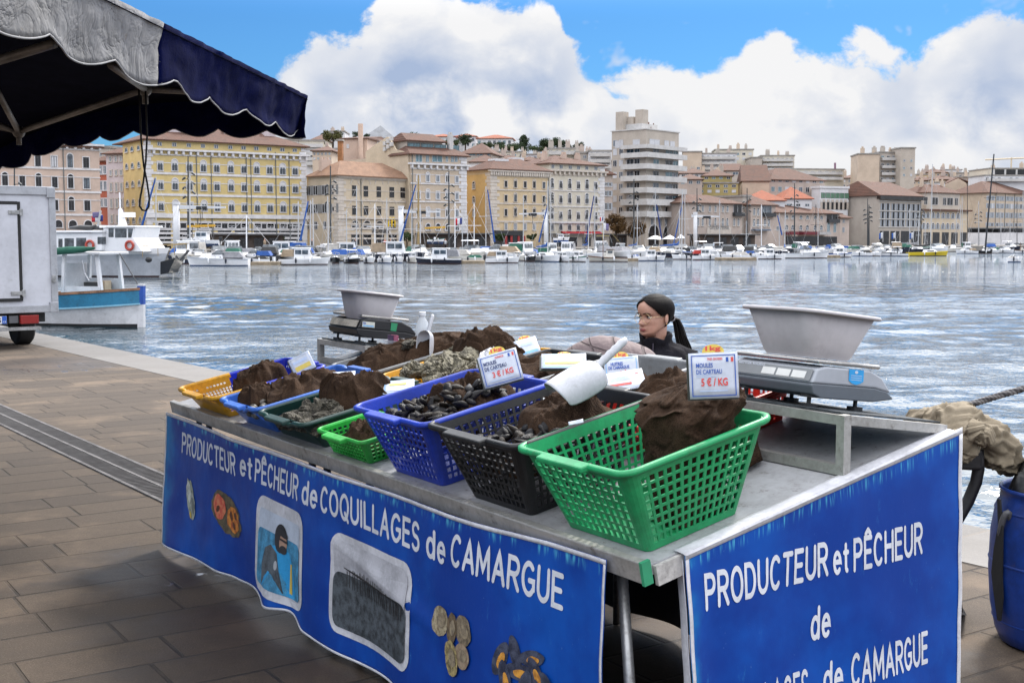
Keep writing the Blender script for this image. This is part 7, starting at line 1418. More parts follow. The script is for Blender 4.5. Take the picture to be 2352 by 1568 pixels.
H('mauve house with a low tiled roof right behind the tower', 1558, 1612, 325, 412, W_MAU, ((415, 423),), 3, 'hip', yaw=-6, rh=2.4)
H('white house with tiled lean-to roofs behind the tower', 1560, 1622, 345, 398, W_WHT, ((401, 406),), 4, 'hip', yaw=-6, rh=2.4)
H('grey gabled house with bare wall above the olive house', 1650, 1700, 372, 392, W_GRY, ((396, 402),), 2, 'gable', yaw=-10, rh=3)
B = H('large beige house with a long brown roof and glazed top storey', 1765, 1892, 338, 412, W_MAU, ((413, 418), (428, 440)), 8, 'hip', yaw=24, rh=5, depth=14)
H('broad blank gable wall of the large beige house', 1703, 1766, 334, 416, W_PLA, (), 0, 'gable', yaw=-6, rh=6, depth=16)
H('long cream flat-roofed block behind the large beige house', 1792, 1936, 400, 389, W_CRM, ((392, 398), (404, 410)), 9, yaw=10, bal=True)
H('house with a bright orange roof left of the glass building', 1800, 1864, 322, 456, W_WHT, ((468, 474),), 3, 'hip', yaw=6, rm=TIL3, rh=4.6)
H('bright orange roofed house behind the two-bay house', 1722, 1802, 318, 460, W_WHT, (), 0, 'hip', yaw=4, rm=TIL3, rh=4)
B = H('tall block with a blank beige wall and stacked balconies on the right-hand skyline', 2016, 2068, 395, 351, W_GRY, ((357, 366), (375, 384), (392, 400), (408, 416)), 4, yaw=10, bal=True, chim=4, depth=12)
H('blank beige side wing of the tall block on the right-hand skyline', 1966, 2017, 394, 355, W_PLA, (), 0, yaw=-5, chim=2, depth=12)
H('stair tower of the tall block, standing highest at its right', 2064, 2098, 391, 341, W_TOW, ((366, 372), (383, 389), (399, 405)), 2, yaw=6, ww=.3, depth=8)
for i, (x0, x1, yt, Y) in enumerate(((2094, 2136, 402, 455), (2126, 2176, 396, 470), (2160, 2206, 391, 486), (2196, 2252, 398, 462), (2090, 2150, 414, 430), (2140, 2200, 412, 424), (2190, 2262, 408, 436))):
    H(('tiny ochre house', 'small beige house', 'white-topped house', 'long grey house', 'red-roofed house', 'buff house with tiled roof', 'pale mauve house')[i] + ' in the cluster right of the stair tower', x0, x1, Y, yt, (W_BE3, W_BEI, W_WHT, W_GRY, W_PLA, W_BE3, W_MAU)[i], ((yt + 4, yt + 8),), 5, ('flat', 'hip', 'flat', 'flat', 'hip', 'hip', 'flat')[i], rh=2.5, chim=3)
B = H('building site block with dark open storeys under the crane', 2268, 2380, 420, 388, W_CRM, ((412, 420),), 8, yaw=4, depth=16, chim=2)
B.box('open_storey', GLB, (1, -.2, B.h - 3.6), (B.w - 1, .1, B.h - .2)); B.box('parapet', CONC, (-.5, -.8, B.h - 4.2), (B.w, .0, B.h - 3.5))
for i in range(6): B.box('column', CONC, (1 + i * 4, -.4, B.h - 3.6), (1.6 + i * 4, -.1, B.h - .2))
H('white lower terraces of the building site', 2256, 2380, 405, 404, W_WHT, ((408, 414),), 9, yaw=4, bal=True)
rr = random.Random(31)
NEAR = ((700, 'behind the yellow block'), (960, 'behind the restaurant block'), (1130, 'behind the tall beige block'), (1400, 'behind the white block'), (1720, 'behind the cafe houses'), (1960, 'behind the glass building'), (2400, 'behind the right-hand blocks'))
for i in range(34):
    x0 = 660 + i * 49 + rr.uniform(-12, 12); w_ = rr.uniform(42, 62); Y = qdepth(x0 + 25) + rr.uniform(60, 130); yt = lerp_tab([(660, 348), (900, 345), (1250, 362), (1560, 398), (1900, 412), (2352, 416)], x0) + rr.uniform(-4, 8)
    wl, nm = rr.choice(((W_CRM, 'cream'), (W_BEI, 'beige'), (W_WHT, 'white'), (W_GRY, 'grey'), (W_MAU, 'mauve'), (W_PLA, 'sandy'))); rf = rr.choice(('hip', 'hip', 'flat'))
    H('%s %s house in the packed hillside %s' % (nm, 'flat-roofed' if rf == 'flat' else 'tile-roofed', next(q for a, q in NEAR if x0 < a)), x0, x0 + w_, Y, yt, wl, ((yt + 4, yt + 10), (yt + 15, yt + 21)), rr.choice((3, 4, 5)), rf, yaw=rr.uniform(-14, 8), rh=rr.uniform(1.2, 2.2), chim=rr.choice((1, 2, 3)))
# tower crane and antenna
cr = thing('tower_crane', 'yellowish tower crane over the building site at the right edge', 'crane', at(2322, 560, 470)); P0 = at(2322, 400, 470); CRM = mat('crane_yellow', (.60, .50, .36), .6)
g = MB(); g.tube([(P0.x, P0.y, 0), (P0.x, P0.y, at(2322, 362, 470).z)], .3, 4); g.build('mast', CRM, cr, world=True); g = MB(); g.tube([at(2263, 367, 470), at(2420, 360, 470)], .28, 4); g.build('jib', CRM, cr, world=True)
g = MB(); a = at(1918, 388, 400); g.tube([a, at(1918, 374, 400)], .35, 6); tag(g.build('antenna', mat('antenna_mauve', (.25, .14, .2), .6)), 'short mast antenna on the long cream flat-roofed block', 'antenna')

# ------------------------------------------------------------------ trees
BARK = mat('bark', (.07, .05, .035), .9, .3, 6); 
def leafm(n, c1, c2): return mat('leaf_' + n, c1, .7, .3, 1.3, col2=c2, spec=.2)
LPI, LOL, LAU, LBU = leafm('pine', (.022, .038, .018), (.045, .065, .03)), leafm('olive', (.10, .095, .03), (.06, .065, .022)), leafm('autumn', (.115, .062, .022), (.06, .036, .016)), leafm('bush', (.03, .05, .018), (.055, .075, .028))
def tree(label, x, ybase, ytop, wpx, Y, leaf, kind='round', n=900, seed=0, z0=None, name='tree', cat='tree'):
    r = random.Random(seed); b_ = at(x, ybase, Y); b_.z = b_.z if z0 is None else z0; zt = at(x, ytop, Y).z; h = zt - b_.z; R = wpx / 2 * Y / 2800; o = thing(name, label, cat, b_)
    g = MB(); g.tube([(0, 0, -3), (R * .06, 0, h * .3), (-R * .05, 0, h * .6), (0, 0, h * .85)], [R * .10, R * .085, R * .05, R * .015], 7)
    for k in range(7): an = k * 2.4; zz = h * (.35 + .07 * k); g.tube([(0, 0, zz), (R * .45 * math.cos(an), R * .45 * math.sin(an), zz + h * .12), (R * .8 * math.cos(an), R * .8 * math.sin(an), zz + h * .17)], [R * .045, R * .025, R * .008], 5)
    g.build('trunk', BARK, o, smooth=True)
    cl = []
    for k in range(16 if kind != 'cone' else 26):
        an = r.uniform(0, 6.283)
        if kind == 'cone': t_ = r.random(); zz = h * (.18 + .8 * t_); rad = R * (1.02 - t_) ** .8 * r.uniform(.35, 1); cl.append((rad * math.cos(an), rad * math.sin(an), zz, R * (.42 - .22 * t_)))
        elif kind == 'umbrella': rad = R * r.random() ** .5 * .8; cl.append((rad * math.cos(an), rad * math.sin(an), h * r.uniform(.55, .88), R * r.uniform(.22, .36)))
        else: rad = R * r.random() ** .5 * .75; cl.append((rad * math.cos(an), rad * math.sin(an), h * r.uniform(.42, .86), R * r.uniform(.24, .40)))
    g = MB(); n = int(n * 2.2); ls = max(.16, R * .075)
    for i in range(n):
        cx, cy, cz, cr_ = r.choice(cl); d = Vector((r.gauss(0, 1), r.gauss(0, 1), r.gauss(0, .75))).normalized() * cr_ * r.random() ** .4; p = Vector((cx, cy, cz)) + d
        a = Vector((r.gauss(0, 1), r.gauss(0, 1), r.gauss(0, 1))).normalized() * ls * r.uniform(.6, 1.4); b2 = a.cross(Vector((r.gauss(0, 1), r.gauss(0, 1), r.gauss(0, 1)))).normalized() * ls * r.uniform(.5, 1.0); g.quad(p - a, p + b2 * .7, p + a, p - b2 * .7)
    g.build('crown', leaf, o, fix=False); return o
tree('tall conical dark pine on the skyline', 1203, 352, 312, 44, 430, LPI, 'cone', 1300, 1)
tree('broad dark pine on the skyline, left of the chimneyed cream house', 1266, 356, 314, 50, 440, LPI, 'round', 1300, 2)
tree('smaller dark pine right of the broad pine', 1294, 350, 320, 24, 445, LPI, 'round', 700, 3)
tree('lone dark pine leaning above the grey chimney-pot house', 1330, 352, 325, 26, 430, LPI, 'round', 700, 4)
tree('dark pine between two white villas', 1068, 345, 307, 38, 430, LPI, 'round', 1100, 5)
tree('dark rounded tree beside the flue pipe', 819, 330, 300, 26, 420, LPI, 'round', 700, 6); tree('small dark tree right of the flue pipe', 843, 330, 305, 18, 425, LPI, 'round', 500, 7)
tree('olive yellow tree above the white balconied apartments', 764, 330, 300, 50, 360, LOL, 'round', 1100, 8); tree('small dark tree left of the olive yellow tree', 742, 318, 304, 12, 430, LBU, 'round', 350, 9)
tree('dark pine close behind the broad pine on the skyline', 1250, 356, 322, 34, 450, LPI, 'round', 800, 31); tree('dark rounded pine at the left foot of the conical pine', 1180, 354, 330, 34, 440, LPI, 'round', 800, 32); tree('dark tree between the lone leaning pine and the smaller pine', 1312, 352, 330, 24, 440, LPI, 'round', 600, 33); tree('dark tree on the ridge right of the long white villa', 1150, 350, 326, 30, 440, LPI, 'round', 700, 34)
tree('low dark bush below the long white villa', 1118, 352, 329, 48, 420, LBU, 'umbrella', 900, 10, cat='bush'); tree('dark bushes on the slope left of the conical pine', 1168, 352, 334, 44, 415, LBU, 'umbrella', 800, 11, cat='bush'); tree('dark bush between the two big pines', 1232, 356, 336, 40, 420, LBU, 'umbrella', 800, 12, cat='bush')
tree('row of dark treetops behind the tall beige block penthouse', 940, 325, 312, 60, 430, LBU, 'umbrella', 800, 13); tree('dark bush at the left of the white villa', 1040, 340, 322, 40, 425, LBU, 'umbrella', 700, 14, cat='bush')
tree('brown-leaved plane tree at the foot of the tower, left one', 1414, 556, 485, 58, 268, LAU, 'round', 1700, 15, 0); tree('smaller brown-leaved plane tree at the foot of the tower, right one', 1462, 556, 503, 58, 272, LAU, 'round', 1500, 16, 0)
for i, (x, w_, yt) in enumerate(((336, 40, 543), (934, 38, 533), (1148, 24, 535), (1222, 24, 534), (648, 14, 540))):
    tree('round dark green quayside bush %s' % ('in front of the yellow block corner', 'beside the second jib crane', 'in front of the black shopfront', 'in front of the red awning', 'by the brown kiosk')[i], x, 566, yt, w_, qdepth(x) - 12, LBU, 'umbrella', 600, 20 + i, 0, 'bush', 'bush')
# ================================================================== BOATS, MASTS AND QUAY FURNITURE
GEL = mat('white_gelcoat', (.78, .78, .80), .28, .08, .8, spec=.55, dirt=.05); GE2 = mat('cream_gelcoat', (.60, .57, .52), .35, .1, .8, dirt=.08); NVH = mat('navy_hull', (.012, .016, .035), .25, .2, 1); BKH = mat('black_hull', (.015, .015, .017), .3, .2, 1); YLH = mat('yellow_hull', (.62, .46, .02), .3, .08, 1); AFO = mat('antifouling', (.05, .02, .018), .7); AFB = mat('blue_antifouling', (.02, .05, .14), .7)
GRH = mat('grey_hull', (.46, .48, .52), .4, .12, 1, dirt=.1); WOO = mat('varnished_wood', (.16, .07, .03), .45, .3, 3); BGL = mat('boat_glass', (.03, .035, .042), .1, .4, 2, col2=(.12, .14, .16), spec=.7); CHR = mat('steel_rail', (.5, .5, .52), .3, metal=.6); MST = mat('pale_mast', (.46, .46, .47), .4, .1, 1)
CVB, CVW, CVG, CVT, CVR, CVK, CVN = mat('blue_cover', (.012, .075, .30), .75, .2, 2), mat('pale_canvas', (.44, .42, .39), .8, .2, 2), mat('grey_canvas_cover', (.25, .25, .27), .8, .2, 2), mat('tan_canvas', (.33, .25, .17), .8, .2, 2), mat('red_cover', (.42, .03, .02), .75, .2, 2), mat('black_canvas', (.025, .025, .027), .8, .2, 2), mat('green_canvas', (.012, .10, .065), .8, .2, 2)
OBM = mat('outboard_black', (.02, .02, .022), .35)
def hull_mesh(L, B, F, mats, bow=.5, stern=.86, full=2.2, sheer=.30, stripe=True):
    g = MB(); N = 14; rings = []; dk = []
    for i in range(N + 1):
        t_ = i / N; bd = B / 2 * (stern + (1 - stern) * math.sin(math.pi / 2 * min(1, t_ / .45))) if t_ < .45 else B / 2 * max(.012, 1 - ((t_ - .45) / .55) ** full); bw = bd * (.86 - .42 * t_ ** 2.5); z = F * (1 - sheer + sheer * t_ ** 2); x = -L / 2 + L * t_; rk = bow * F * t_ ** 5
        P = [(x - rk * .6, 0, -.35), (x - rk * .5, bw * .9, -.05), (x - rk * .42, bw, .10), (x - rk * .10, bw + (bd - bw) * .62, z * .62), (x, bd * .98, z * .80), (x + rk * .1, bd, z)]
        rings.append(P + [(q[0], -q[1], q[2]) for q in P[::-1]][:-1]); dk.append((x, bd * .96, z - .04))
    n = 11
    for k in range(5):
        for sgn in (0, 1):
            a, b_ = (k, k + 1) if not sgn else ((10 - k) if k else 0, 10 - k - 1 + 0)
            if sgn: a, b_ = (0 if k == 0 else 11 - k), 11 - k - 1
            g.mi = 0 if k < 2 else (2 if k == 4 and stripe else 1); g.add([q for r_ in rings for q in (r_[a], r_[b_])], [(2 * i, 2 * i + 1, 2 * i + 3, 2 * i + 2) for i in range(N)])
    g.mi = 1; r_ = rings[0]; g.add([q for q in r_], [tuple(range(11))]); g.mi = 3
    g.add([q for x, b_, z in dk for q in ((x, b_, z), (x, -b_, z))], [(2 * i, 2 * i + 1, 2 * i + 3, 2 * i + 2) for i in range(N)]); return g
def boat(label, x0, x1, yw, ang, kind, hullm=None, L=None, canvas=None, group='boats moored in the far marina', mast=None, top=None, stripe=None, cat='boat', name=None, simple=False, bottom=None, out=None):
    hullm = hullm or GEL; xm = (x0 + x1) / 2; P = gz(xm, yw, WATER); px = (x1 - x0) * P.y / 2800; A_ = math.radians(ang); ratio = .36 if kind != 'sail' else .31
    L = L or px / (abs(math.cos(A_)) + ratio * abs(math.sin(A_))); B = L * ratio; F = max(.75, L * (.155 if kind != 'sail' else .125)); s_ = P + Vector((0, 1, 0)) * abs(math.sin(A_)) * L * .45
    o = thing(name or {'sail': 'sailing_boat', 'pointu': 'fishing_boat', 'wheel': 'fishing_boat'}.get(kind, 'motor_boat'), label, cat, (s_.x, s_.y, WATER), A_, group)
    hm = hull_mesh(L, B, F, None, bow=.55, full=2.3 if kind != 'sail' else 1.9, sheer=.30 if kind != 'pointu' else .42, stern=.86 if kind != 'pointu' else .35, stripe=True); hl = hm.build('hull', [bottom or (AFB if hullm is GEL and int(x0) % 3 == 0 else AFO), hullm, stripe or hullm, GE2], o, smooth=False)
    D = F * .74; q = L / 7.0
    def loft_box(nm, m, x0_, x1_, w0, w1, z0, z1, sl0=0.0, sl1=0.0, tap=.85, par=None): g = MB(); g.hexa([(x0_, -w0 / 2, z0), (x1_, -w1 / 2, z0), (x1_, w1 / 2, z0), (x0_, w0 / 2, z0)], [(x0_ + sl0, -w0 / 2 * tap, z1), (x1_ - sl1, -w1 / 2 * tap, z1), (x1_ - sl1, w1 / 2 * tap, z1), (x0_ + sl0, w0 / 2 * tap, z1)]); return bevel(g.build(nm, m, par or o), .05 * q, 2)
    def rail(xa=.02, xb=.49, h=.55):
        g = MB()
        for sg in (-1, 1):
            pts = []
            for i in range(7):
                t_ = .5 + xa + (xb - xa) * i / 6; bd = B / 2 * max(.03, 1 - ((max(t_, .45) - .45) / .55) ** 2.3); pts.append((-L / 2 + L * t_, sg * bd * .94, F * (.7 + .3 * t_ ** 2) + h * (.5 + .5 * min(1, i / 2))))
            g.tube(pts, .022, 4)
            for x, y, z in pts[::2]: g.tube([(x, y, z - h), (x, y, z)], .018, 4)
        g.build('rail', CHR, o)
    if kind == 'cruiser':                        # low cabin, raked windscreen, cockpit
        loft_box('cabin', GEL, -L * .10, L * .34, B * .78, B * .30, D, D + .62 * q, .1, .9 * q); c = loft_box('windscreen', BGL, -L * .12, L * .10, B * .80, B * .62, D + .55 * q, D + 1.05 * q, .25 * q, .75 * q, .82)
        if canvas: loft_box('cockpit_cover', canvas, -L * .44, -L * .04, B * .80, B * .74, D + .1, D + .82 * q, .6 * q, .15, .7)
        else:
            loft_box('hardtop', GEL, -L * .26, L * .05, B * .72, B * .60, D + 1.55 * q, D + 1.66 * q, 0, .2)
            g = MB(); [g.tube([(x, sg * B * .33, D), (x + .2, sg * B * .31, D + 1.56 * q)], .03, 4) for x in (-L * .22, -L * .02) for sg in (-1, 1)]; g.build('hardtop_frame', CHR, o)
        if not simple: rail()
        g = MB(); [g.span((-L * .05, sg * B * .462, F * .52), (L * .24, sg * B * .470, F * .62)) for sg in (-1, 1)]
    elif kind == 'wheel':                        # pilot house boat
        h = 1.45 * q; c = loft_box('wheelhouse', GEL, -L * .20, L * .16, B * .68, B * .56, D, D + h, .05, .30 * q, .92); loft_box('roof', GEL, -L * .24, L * .13, B * .72, B * .58, D + h, D + h + .10, 0, .05, 1)
        g = MB(); z0, z1 = D + h * .48, D + h * .88
        for sg in (-1, 1):
            for a, b_ in ((-.17, -.05), (-.03, .085)): g = MB(); g.hexa([(L * a, sg * B * .30, z0), (L * b_, sg * B * .285, z0), (L * b_, sg * B * .335, z0), (L * a, sg * B * .345, z0)], [(L * a, sg * B * .29, z1), (L * b_, sg * B * .275, z1), (L * b_, sg * B * .318, z1), (L * a, sg * B * .33, z1)]); g.build('window', BGL, o)
        for k in (-1, 0, 1): g = MB(); w_ = B * .155; g.hexa([(L * .125, k * w_ - w_ * .44, z0), (L * .155, k * w_ - w_ * .44, z0), (L * .155, k * w_ + w_ * .44, z0), (L * .125, k * w_ + w_ * .44, z0)], [(L * .10, k * w_ - w_ * .42, z1), (L * .128, k * w_ - w_ * .42, z1), (L * .128, k * w_ + w_ * .42, z1), (L * .10, k * w_ + w_ * .42, z1)]); g.build('windscreen', BGL, o)
        loft_box('foredeck', GEL, L * .16, L * .36, B * .62, B * .25, D, D + .32 * q, 0, .4 * q)
        if canvas: loft_box('cockpit_cover', canvas, -L * .46, -L * .20, B * .78, B * .72, D + .25, D + h * .93, .25, 0, .9)
        if not simple: rail()
    elif kind == 'sail':
        c = loft_box('cabin', GEL, -L * .10, L * .24, B * .62, B * .30, D, D + .42 * q, .1, .5 * q)
        for sg in (-1, 1): g = MB(); g.span((-L * .05, sg * B * .285, D + .14 * q), (L * .12, sg * B * .26, D + .30 * q)); g.build('window', BGL, o)
        H_ = mast or L * 1.25; g = MB(); g.tube([(L * .06, 0, D), (L * .055, 0, H_)], [.085, .06], 8); m_ = g.build('mast', MST, o)
        g = MB(); [g.tube([(L * .055, 0, H_ * .97), e], .014, 3) for e in ((L * .5, 0, F), (-L * .48, 0, F * .8), (L * .04, B * .45, F * .8), (L * .04, -B * .45, F * .8))]; g.tube([(L * .057, -B * .3, H_ * .52), (L * .057, B * .3, H_ * .52)], .03, 4); g.build('stay', MST, m_)
        g = MB(); g.tube([(L * .05, 0, D + 1.0 * q), (-L * .38, 0, D + .95 * q)], .06, 6); bm_ = g.build('boom', MST, o); g = MB(); g.tube([(L * .06, 0, D + 1.75 * q), (L * .02, 0, D + 1.25 * q), (-L * .1, 0, D + 1.12 * q), (-L * .36, 0, D + 1.05 * q)], [.06, .17 * q, .17 * q, .08], 8); g.build('sail_cover', canvas or CVB, bm_, smooth=True)
    elif kind == 'pointu':
        c = loft_box('wheelhouse', GE2, -L * .16, L * .06, B * .5, B * .45, D, D + 1.3 * q, .08, .2 * q); g = MB(); g.span((-L * .17, -B * .27, D + 1.3 * q), (L * .05, B * .27, D + 1.4 * q)); g.build('roof', WOO, o)
        for sg in (-1, 1): g = MB(); g.span((-L * .11, sg * B * .24, D + .7 * q), (L * .0, sg * B * .262, D + 1.1 * q)); g.build('window', BGL, o)
        g = MB(); g.tube([(L * .12, 0, D), (L * .12, 0, D + 3.2 * q)], .05, 6); g.build('mast', WOO, o)
    elif kind == 'open':
        c = loft_box('console', GEL, -L * .12, L * .04, B * .34, B * .30, D - .1, D + .75 * q, .05, .2); g = MB(); g.hexa([(0, -B * .16, D + .7 * q), (L * .03, -B * .15, D + .7 * q), (L * .03, B * .15, D + .7 * q), (0, B * .16, D + .7 * q)], [(-L * .05, -B * .14, D + 1.1 * q), (-L * .03, -B * .14, D + 1.1 * q), (-L * .03, B * .14, D + 1.1 * q), (-L * .05, B * .14, D + 1.1 * q)]); g.build('windscreen', BGL, o)
        if canvas: loft_box('cover', canvas, -L * .44, L * .25, B * .84, B * .62, D, D + .7 * q, .3, .8, .55)
    if out if out is not None else (kind in ('open', 'wheel') and int(x0) % 2 == 0): g = MB(); g.hexa([(-L * .56, -.22, F * .5), (-L * .50, -.22, F * .5), (-L * .50, .22, F * .5), (-L * .56, .22, F * .5)], [(-L * .565, -.2, F * 1.25), (-L * .48, -.2, F * 1.2), (-L * .48, .2, F * 1.2), (-L * .565, .2, F * 1.25)]); g.span((-L * .53, -.06, -.4), (-L * .505, .06, F * .5)); bevel(g.build('outboard_motor', OBM, o), .06)
    if not simple:
        for k in range(2): fx = -L * .15 + k * L * .28; g = MB(); bd = B / 2 * (1 if fx < 0 else .9); sd = -1 if math.cos(A_) >= 0 else 1; g.ball((fx, sd * (bd + .06), F * .55), (.10, .10, .32), 8, 6); g.build('fender', (GEL, NVH)[int(x0 + k) % 2], o, smooth=True)
    return o
# front row, left to right
boat('white motor cruiser with grey cover and long black hull window', 429, 572, 610.5, 184, 'cruiser', GEL, canvas=CVG, stripe=GRH)
boat('small white boat with dark bow showing behind the ferry bow', 396, 432, 607, 205, 'open', NVH)
boat('small white boat with folded black and tan hood', 556, 622, 606.5, 175, 'open', GEL, canvas=CVK)
boat('white pilot house boat with tan rear canvas and outboard, bow right, near the yellow block', 641, 757, 608, 3, 'wheel', GEL, canvas=CVT, out=True)
boat('black-hulled boat bow-on, first right of the pilot house boat', 752, 782, 605, -82, 'cruiser', BKH, canvas=CVN)
boat('broad white cruiser with black lower hull, bow-on', 776, 838, 605, -66, 'cruiser', BKH, stripe=GEL)
boat('white bow-on cruiser with pale green windscreen', 826, 868, 605, -70, 'cruiser', GEL)
boat('white bow-on cruiser with black windscreen cover', 858, 910, 605, -66, 'cruiser', GEL, canvas=CVK)
boat('small white bow-on launch with lowered blue boom behind it', 900, 932, 604, -72, 'wheel', GEL)
boat('old white fishing launch bow-on beside the navy-hulled cabin boat', 928, 964, 604, -75, 'wheel', GE2)
boat('white cabin boat with navy hull and striped curtains', 953, 1062, 606, 176, 'wheel', NVH, stripe=GEL, canvas=CVG, out=False)
boat('open work boat with green canopy beside a pontoon', 1052, 1112, 602, 182, 'open', GE2, canvas=CVN, out=True)
boat('white pilot house boat with curtained cockpit and grey outboard, bow right, before the ochre wall', 1114, 1194, 604, 4, 'wheel', GEL, canvas=CVT, out=True)
boat('brown-bottomed white boat bow-on', 1182, 1212, 599, -75, 'cruiser', GE2, canvas=CVW); boat('black-hulled bow-on boat with dark hood', 1202, 1238, 601, -68, 'cruiser', BKH, canvas=CVK)
boat('white sailing boat with blue sail cover, bow-on before the red awning', 1236, 1276, 601.5, -65, 'sail', GEL, L=7.5, mast=10.0)
boat('white hardtop cruiser with registration on its bow', 1270, 1316, 601.5, -58, 'wheel', GEL); boat('white hardtop cruiser next to the one with the registration', 1307, 1356, 601.5, -58, 'wheel', GEL, stripe=CVN)
boat('cream wooden fishing boat with brown stripes and beige tent', 1350, 1442, 601, 178, 'pointu', GE2, stripe=WOO, canvas=CVT)
boat('low boat with a bright blue tarpaulin beside the tower', 1440, 1470, 597, 180, 'open', GEL, canvas=CVB); boat('white wheelhouse boat with curtained side windows, bow right', 1464, 1530, 599, 5, 'wheel', GEL, out=False)
boat('white sailing boat with bright blue boom cover at the foot of the tower', 1543, 1594, 596, 178, 'sail', GEL, mast=9.6); boat('white cabin boat with black outboard and red cover', 1588, 1654, 596.5, 4, 'wheel', GEL, canvas=CVR, out=True)
boat('boat under a sagging pale and blue tent on a pontoon', 1656, 1722, 595, 180, 'open', GEL, canvas=CVW); boat('large white flybridge cruiser with blue canvas', 1706, 1768, 592, 6, 'cruiser', GEL, canvas=CVB)
boat('white wheelhouse boat with registration letters, bow right', 1738, 1800, 595, 6, 'wheel', GEL, out=False); boat('long white speed cruiser with raked screen, bow right', 1798, 1906, 593, 4, 'cruiser', GEL, stripe=GRH)
boat('white boat with light blue stripe, bow right', 1898, 1960, 591, 8, 'wheel', GEL, stripe=CVB); boat('low white launch with a dark roof', 1956, 2004, 588.5, 170, 'cruiser', GEL, canvas=CVK); boat('small white cuddy boat with brown screen', 1997, 2030, 588.5, -60, 'cruiser', GEL, canvas=CVT)
boat('white launch with a black wave line along its hull', 2022, 2086, 588.5, 172, 'cruiser', GEL, stripe=BKH)
boat('bright yellow racing yacht with a dark sail on its boom', 2084, 2180, 588, 4, 'sail', YLH, canvas=CVK, mast=15.2, bottom=NVH)
boat('white boat with beige sprayhood and black transom', 2196, 2246, 582.5, 175, 'cruiser', GEL, canvas=CVT); boat('dark boat with a raised grey outboard', 2236, 2276, 582.5, 180, 'open', BKH, out=True)
boat('white bow-on cruiser with pale canvas near the leaning mast', 2270, 2302, 582, -72, 'cruiser', GEL, canvas=CVW); boat('large white bow-on boat with blue bottom and navy hood', 2294, 2338, 582, -68, 'cruiser', GEL, canvas=CVN, bottom=AFB)
boat('dark varnished bow of a white yacht at the right edge', 2328, 2372, 582, 200, 'pointu', GEL, stripe=WOO)
boat('tiny white dinghy with a covered outboard, alone on the open water', 2313, 2348, 602, 0, 'open', GEL, canvas=CVW, group=None)
# second and third rows, seen over the first
rr = random.Random(77); kinds = ('cruiser', 'cruiser', 'cruiser', 'open', 'sail', 'cruiser', 'wheel')
for row, (dy, n) in enumerate(((5.5, 46), (9.0, 50))):
    for i in range(n):
        x = 405 + i * (1960 / n) + rr.uniform(-9, 9); yw = lerp_tab([(400, 609), (1000, 604), (1500, 597), (2000, 588), (2352, 581)], x) - dy - rr.uniform(0, 1.2); w_ = rr.uniform(24, 40) * (.92 if row else 1); kd = rr.choice(kinds); cv = rr.choice((CVB, CVW, CVG, CVT, CVK, CVB, None, CVW, CVN))
        boat('%s partly hidden in the %s row of the marina' % ({'sail': 'white sailing boat', 'wheel': 'white wheelhouse boat', 'open': 'covered open boat', 'cruiser': 'white cabin cruiser'}[kd], ('second', 'third')[row]), x - w_ / 2, x + w_ / 2, yw, rr.choice((-75, -65, -100, 95, 80, 10, 172)), kd, rr.choice((GEL, GEL, GEL, GE2, NVH)), canvas=cv, group='boats crowded in the back rows of the marina', simple=True, L=rr.uniform(5.5, 8.0), mast=rr.uniform(6, 9.5))
# pontoons
PON = mat('pontoon_wood', (.28, .22, .15), .8, .3, 2)
for i, (x0, x1, y) in enumerate(((575, 640, 609), (1040, 1112, 606), (1440, 1466, 600), (1650, 1738, 598), (1900, 1930, 592))):
    a, b_ = gz(x0, y, WATER), gz(x1, y, WATER); g = MB(); g.hexa([(a.x, a.y, WATER - .2), (b_.x, a.y, WATER - .2), (b_.x, a.y + 3, WATER - .2), (a.x, a.y + 3, WATER - .2)], [(a.x, a.y, WATER + .35), (b_.x, a.y, WATER + .35), (b_.x, a.y + 3, WATER + .35), (a.x, a.y + 3, WATER + .35)])
    tag(g.build('pontoon', PON), 'wooden pontoon end %s' % ('by the boat with the folded hood', 'by the green-canopied work boat', 'left of the curtained wheelhouse boat', 'under the sagging tent boat', 'right of the long speed cruiser')[i], 'pontoon', 'pontoon ends in the marina')

# ------------------------------------------------------------------ loose masts, flags, lamps, cranes
def mast(label, x, yt, yb, Y, r=.11, m=None, x1=None, boom=None, nm='mast'):
    a, b_ = at(x1 if x1 is not None else x, yb, Y), at(x, yt, Y); a.z = min(a.z, -.6); o = thing(nm, label, 'mast', a, 0, 'masts standing over the marina'); g = MB(); g.tube([a, b_], [r, r * .7], 6); g.build('spar', m or MST, o, world=True)
    c = a.lerp(b_, .55); g = MB(); g.tube([c - Vector((1.2, 0, 0)), c + Vector((1.2, 0, 0))], .04, 4); [g.tube([b_.lerp(a, .02), Vector((a.x + d, a.y, 1.0))], .018, 3) for d in (-3.5, 3.2)]; g.build('rigging', m or MST, o, world=True)
    if boom:
        p, q = at(boom[0], boom[1], Y), at(boom[2], boom[3], Y); g = MB(); g.tube([p, q], [.10, .17], 6); g.build('furled_sail', boom[4], o, world=True)
    return o
MB_ = mat('brown_mast', (.32, .22, .09), .5); MK = mat('black_mast', (.02, .02, .025), .35); CVD = mat('navy_furl', (.01, .03, .16), .7)
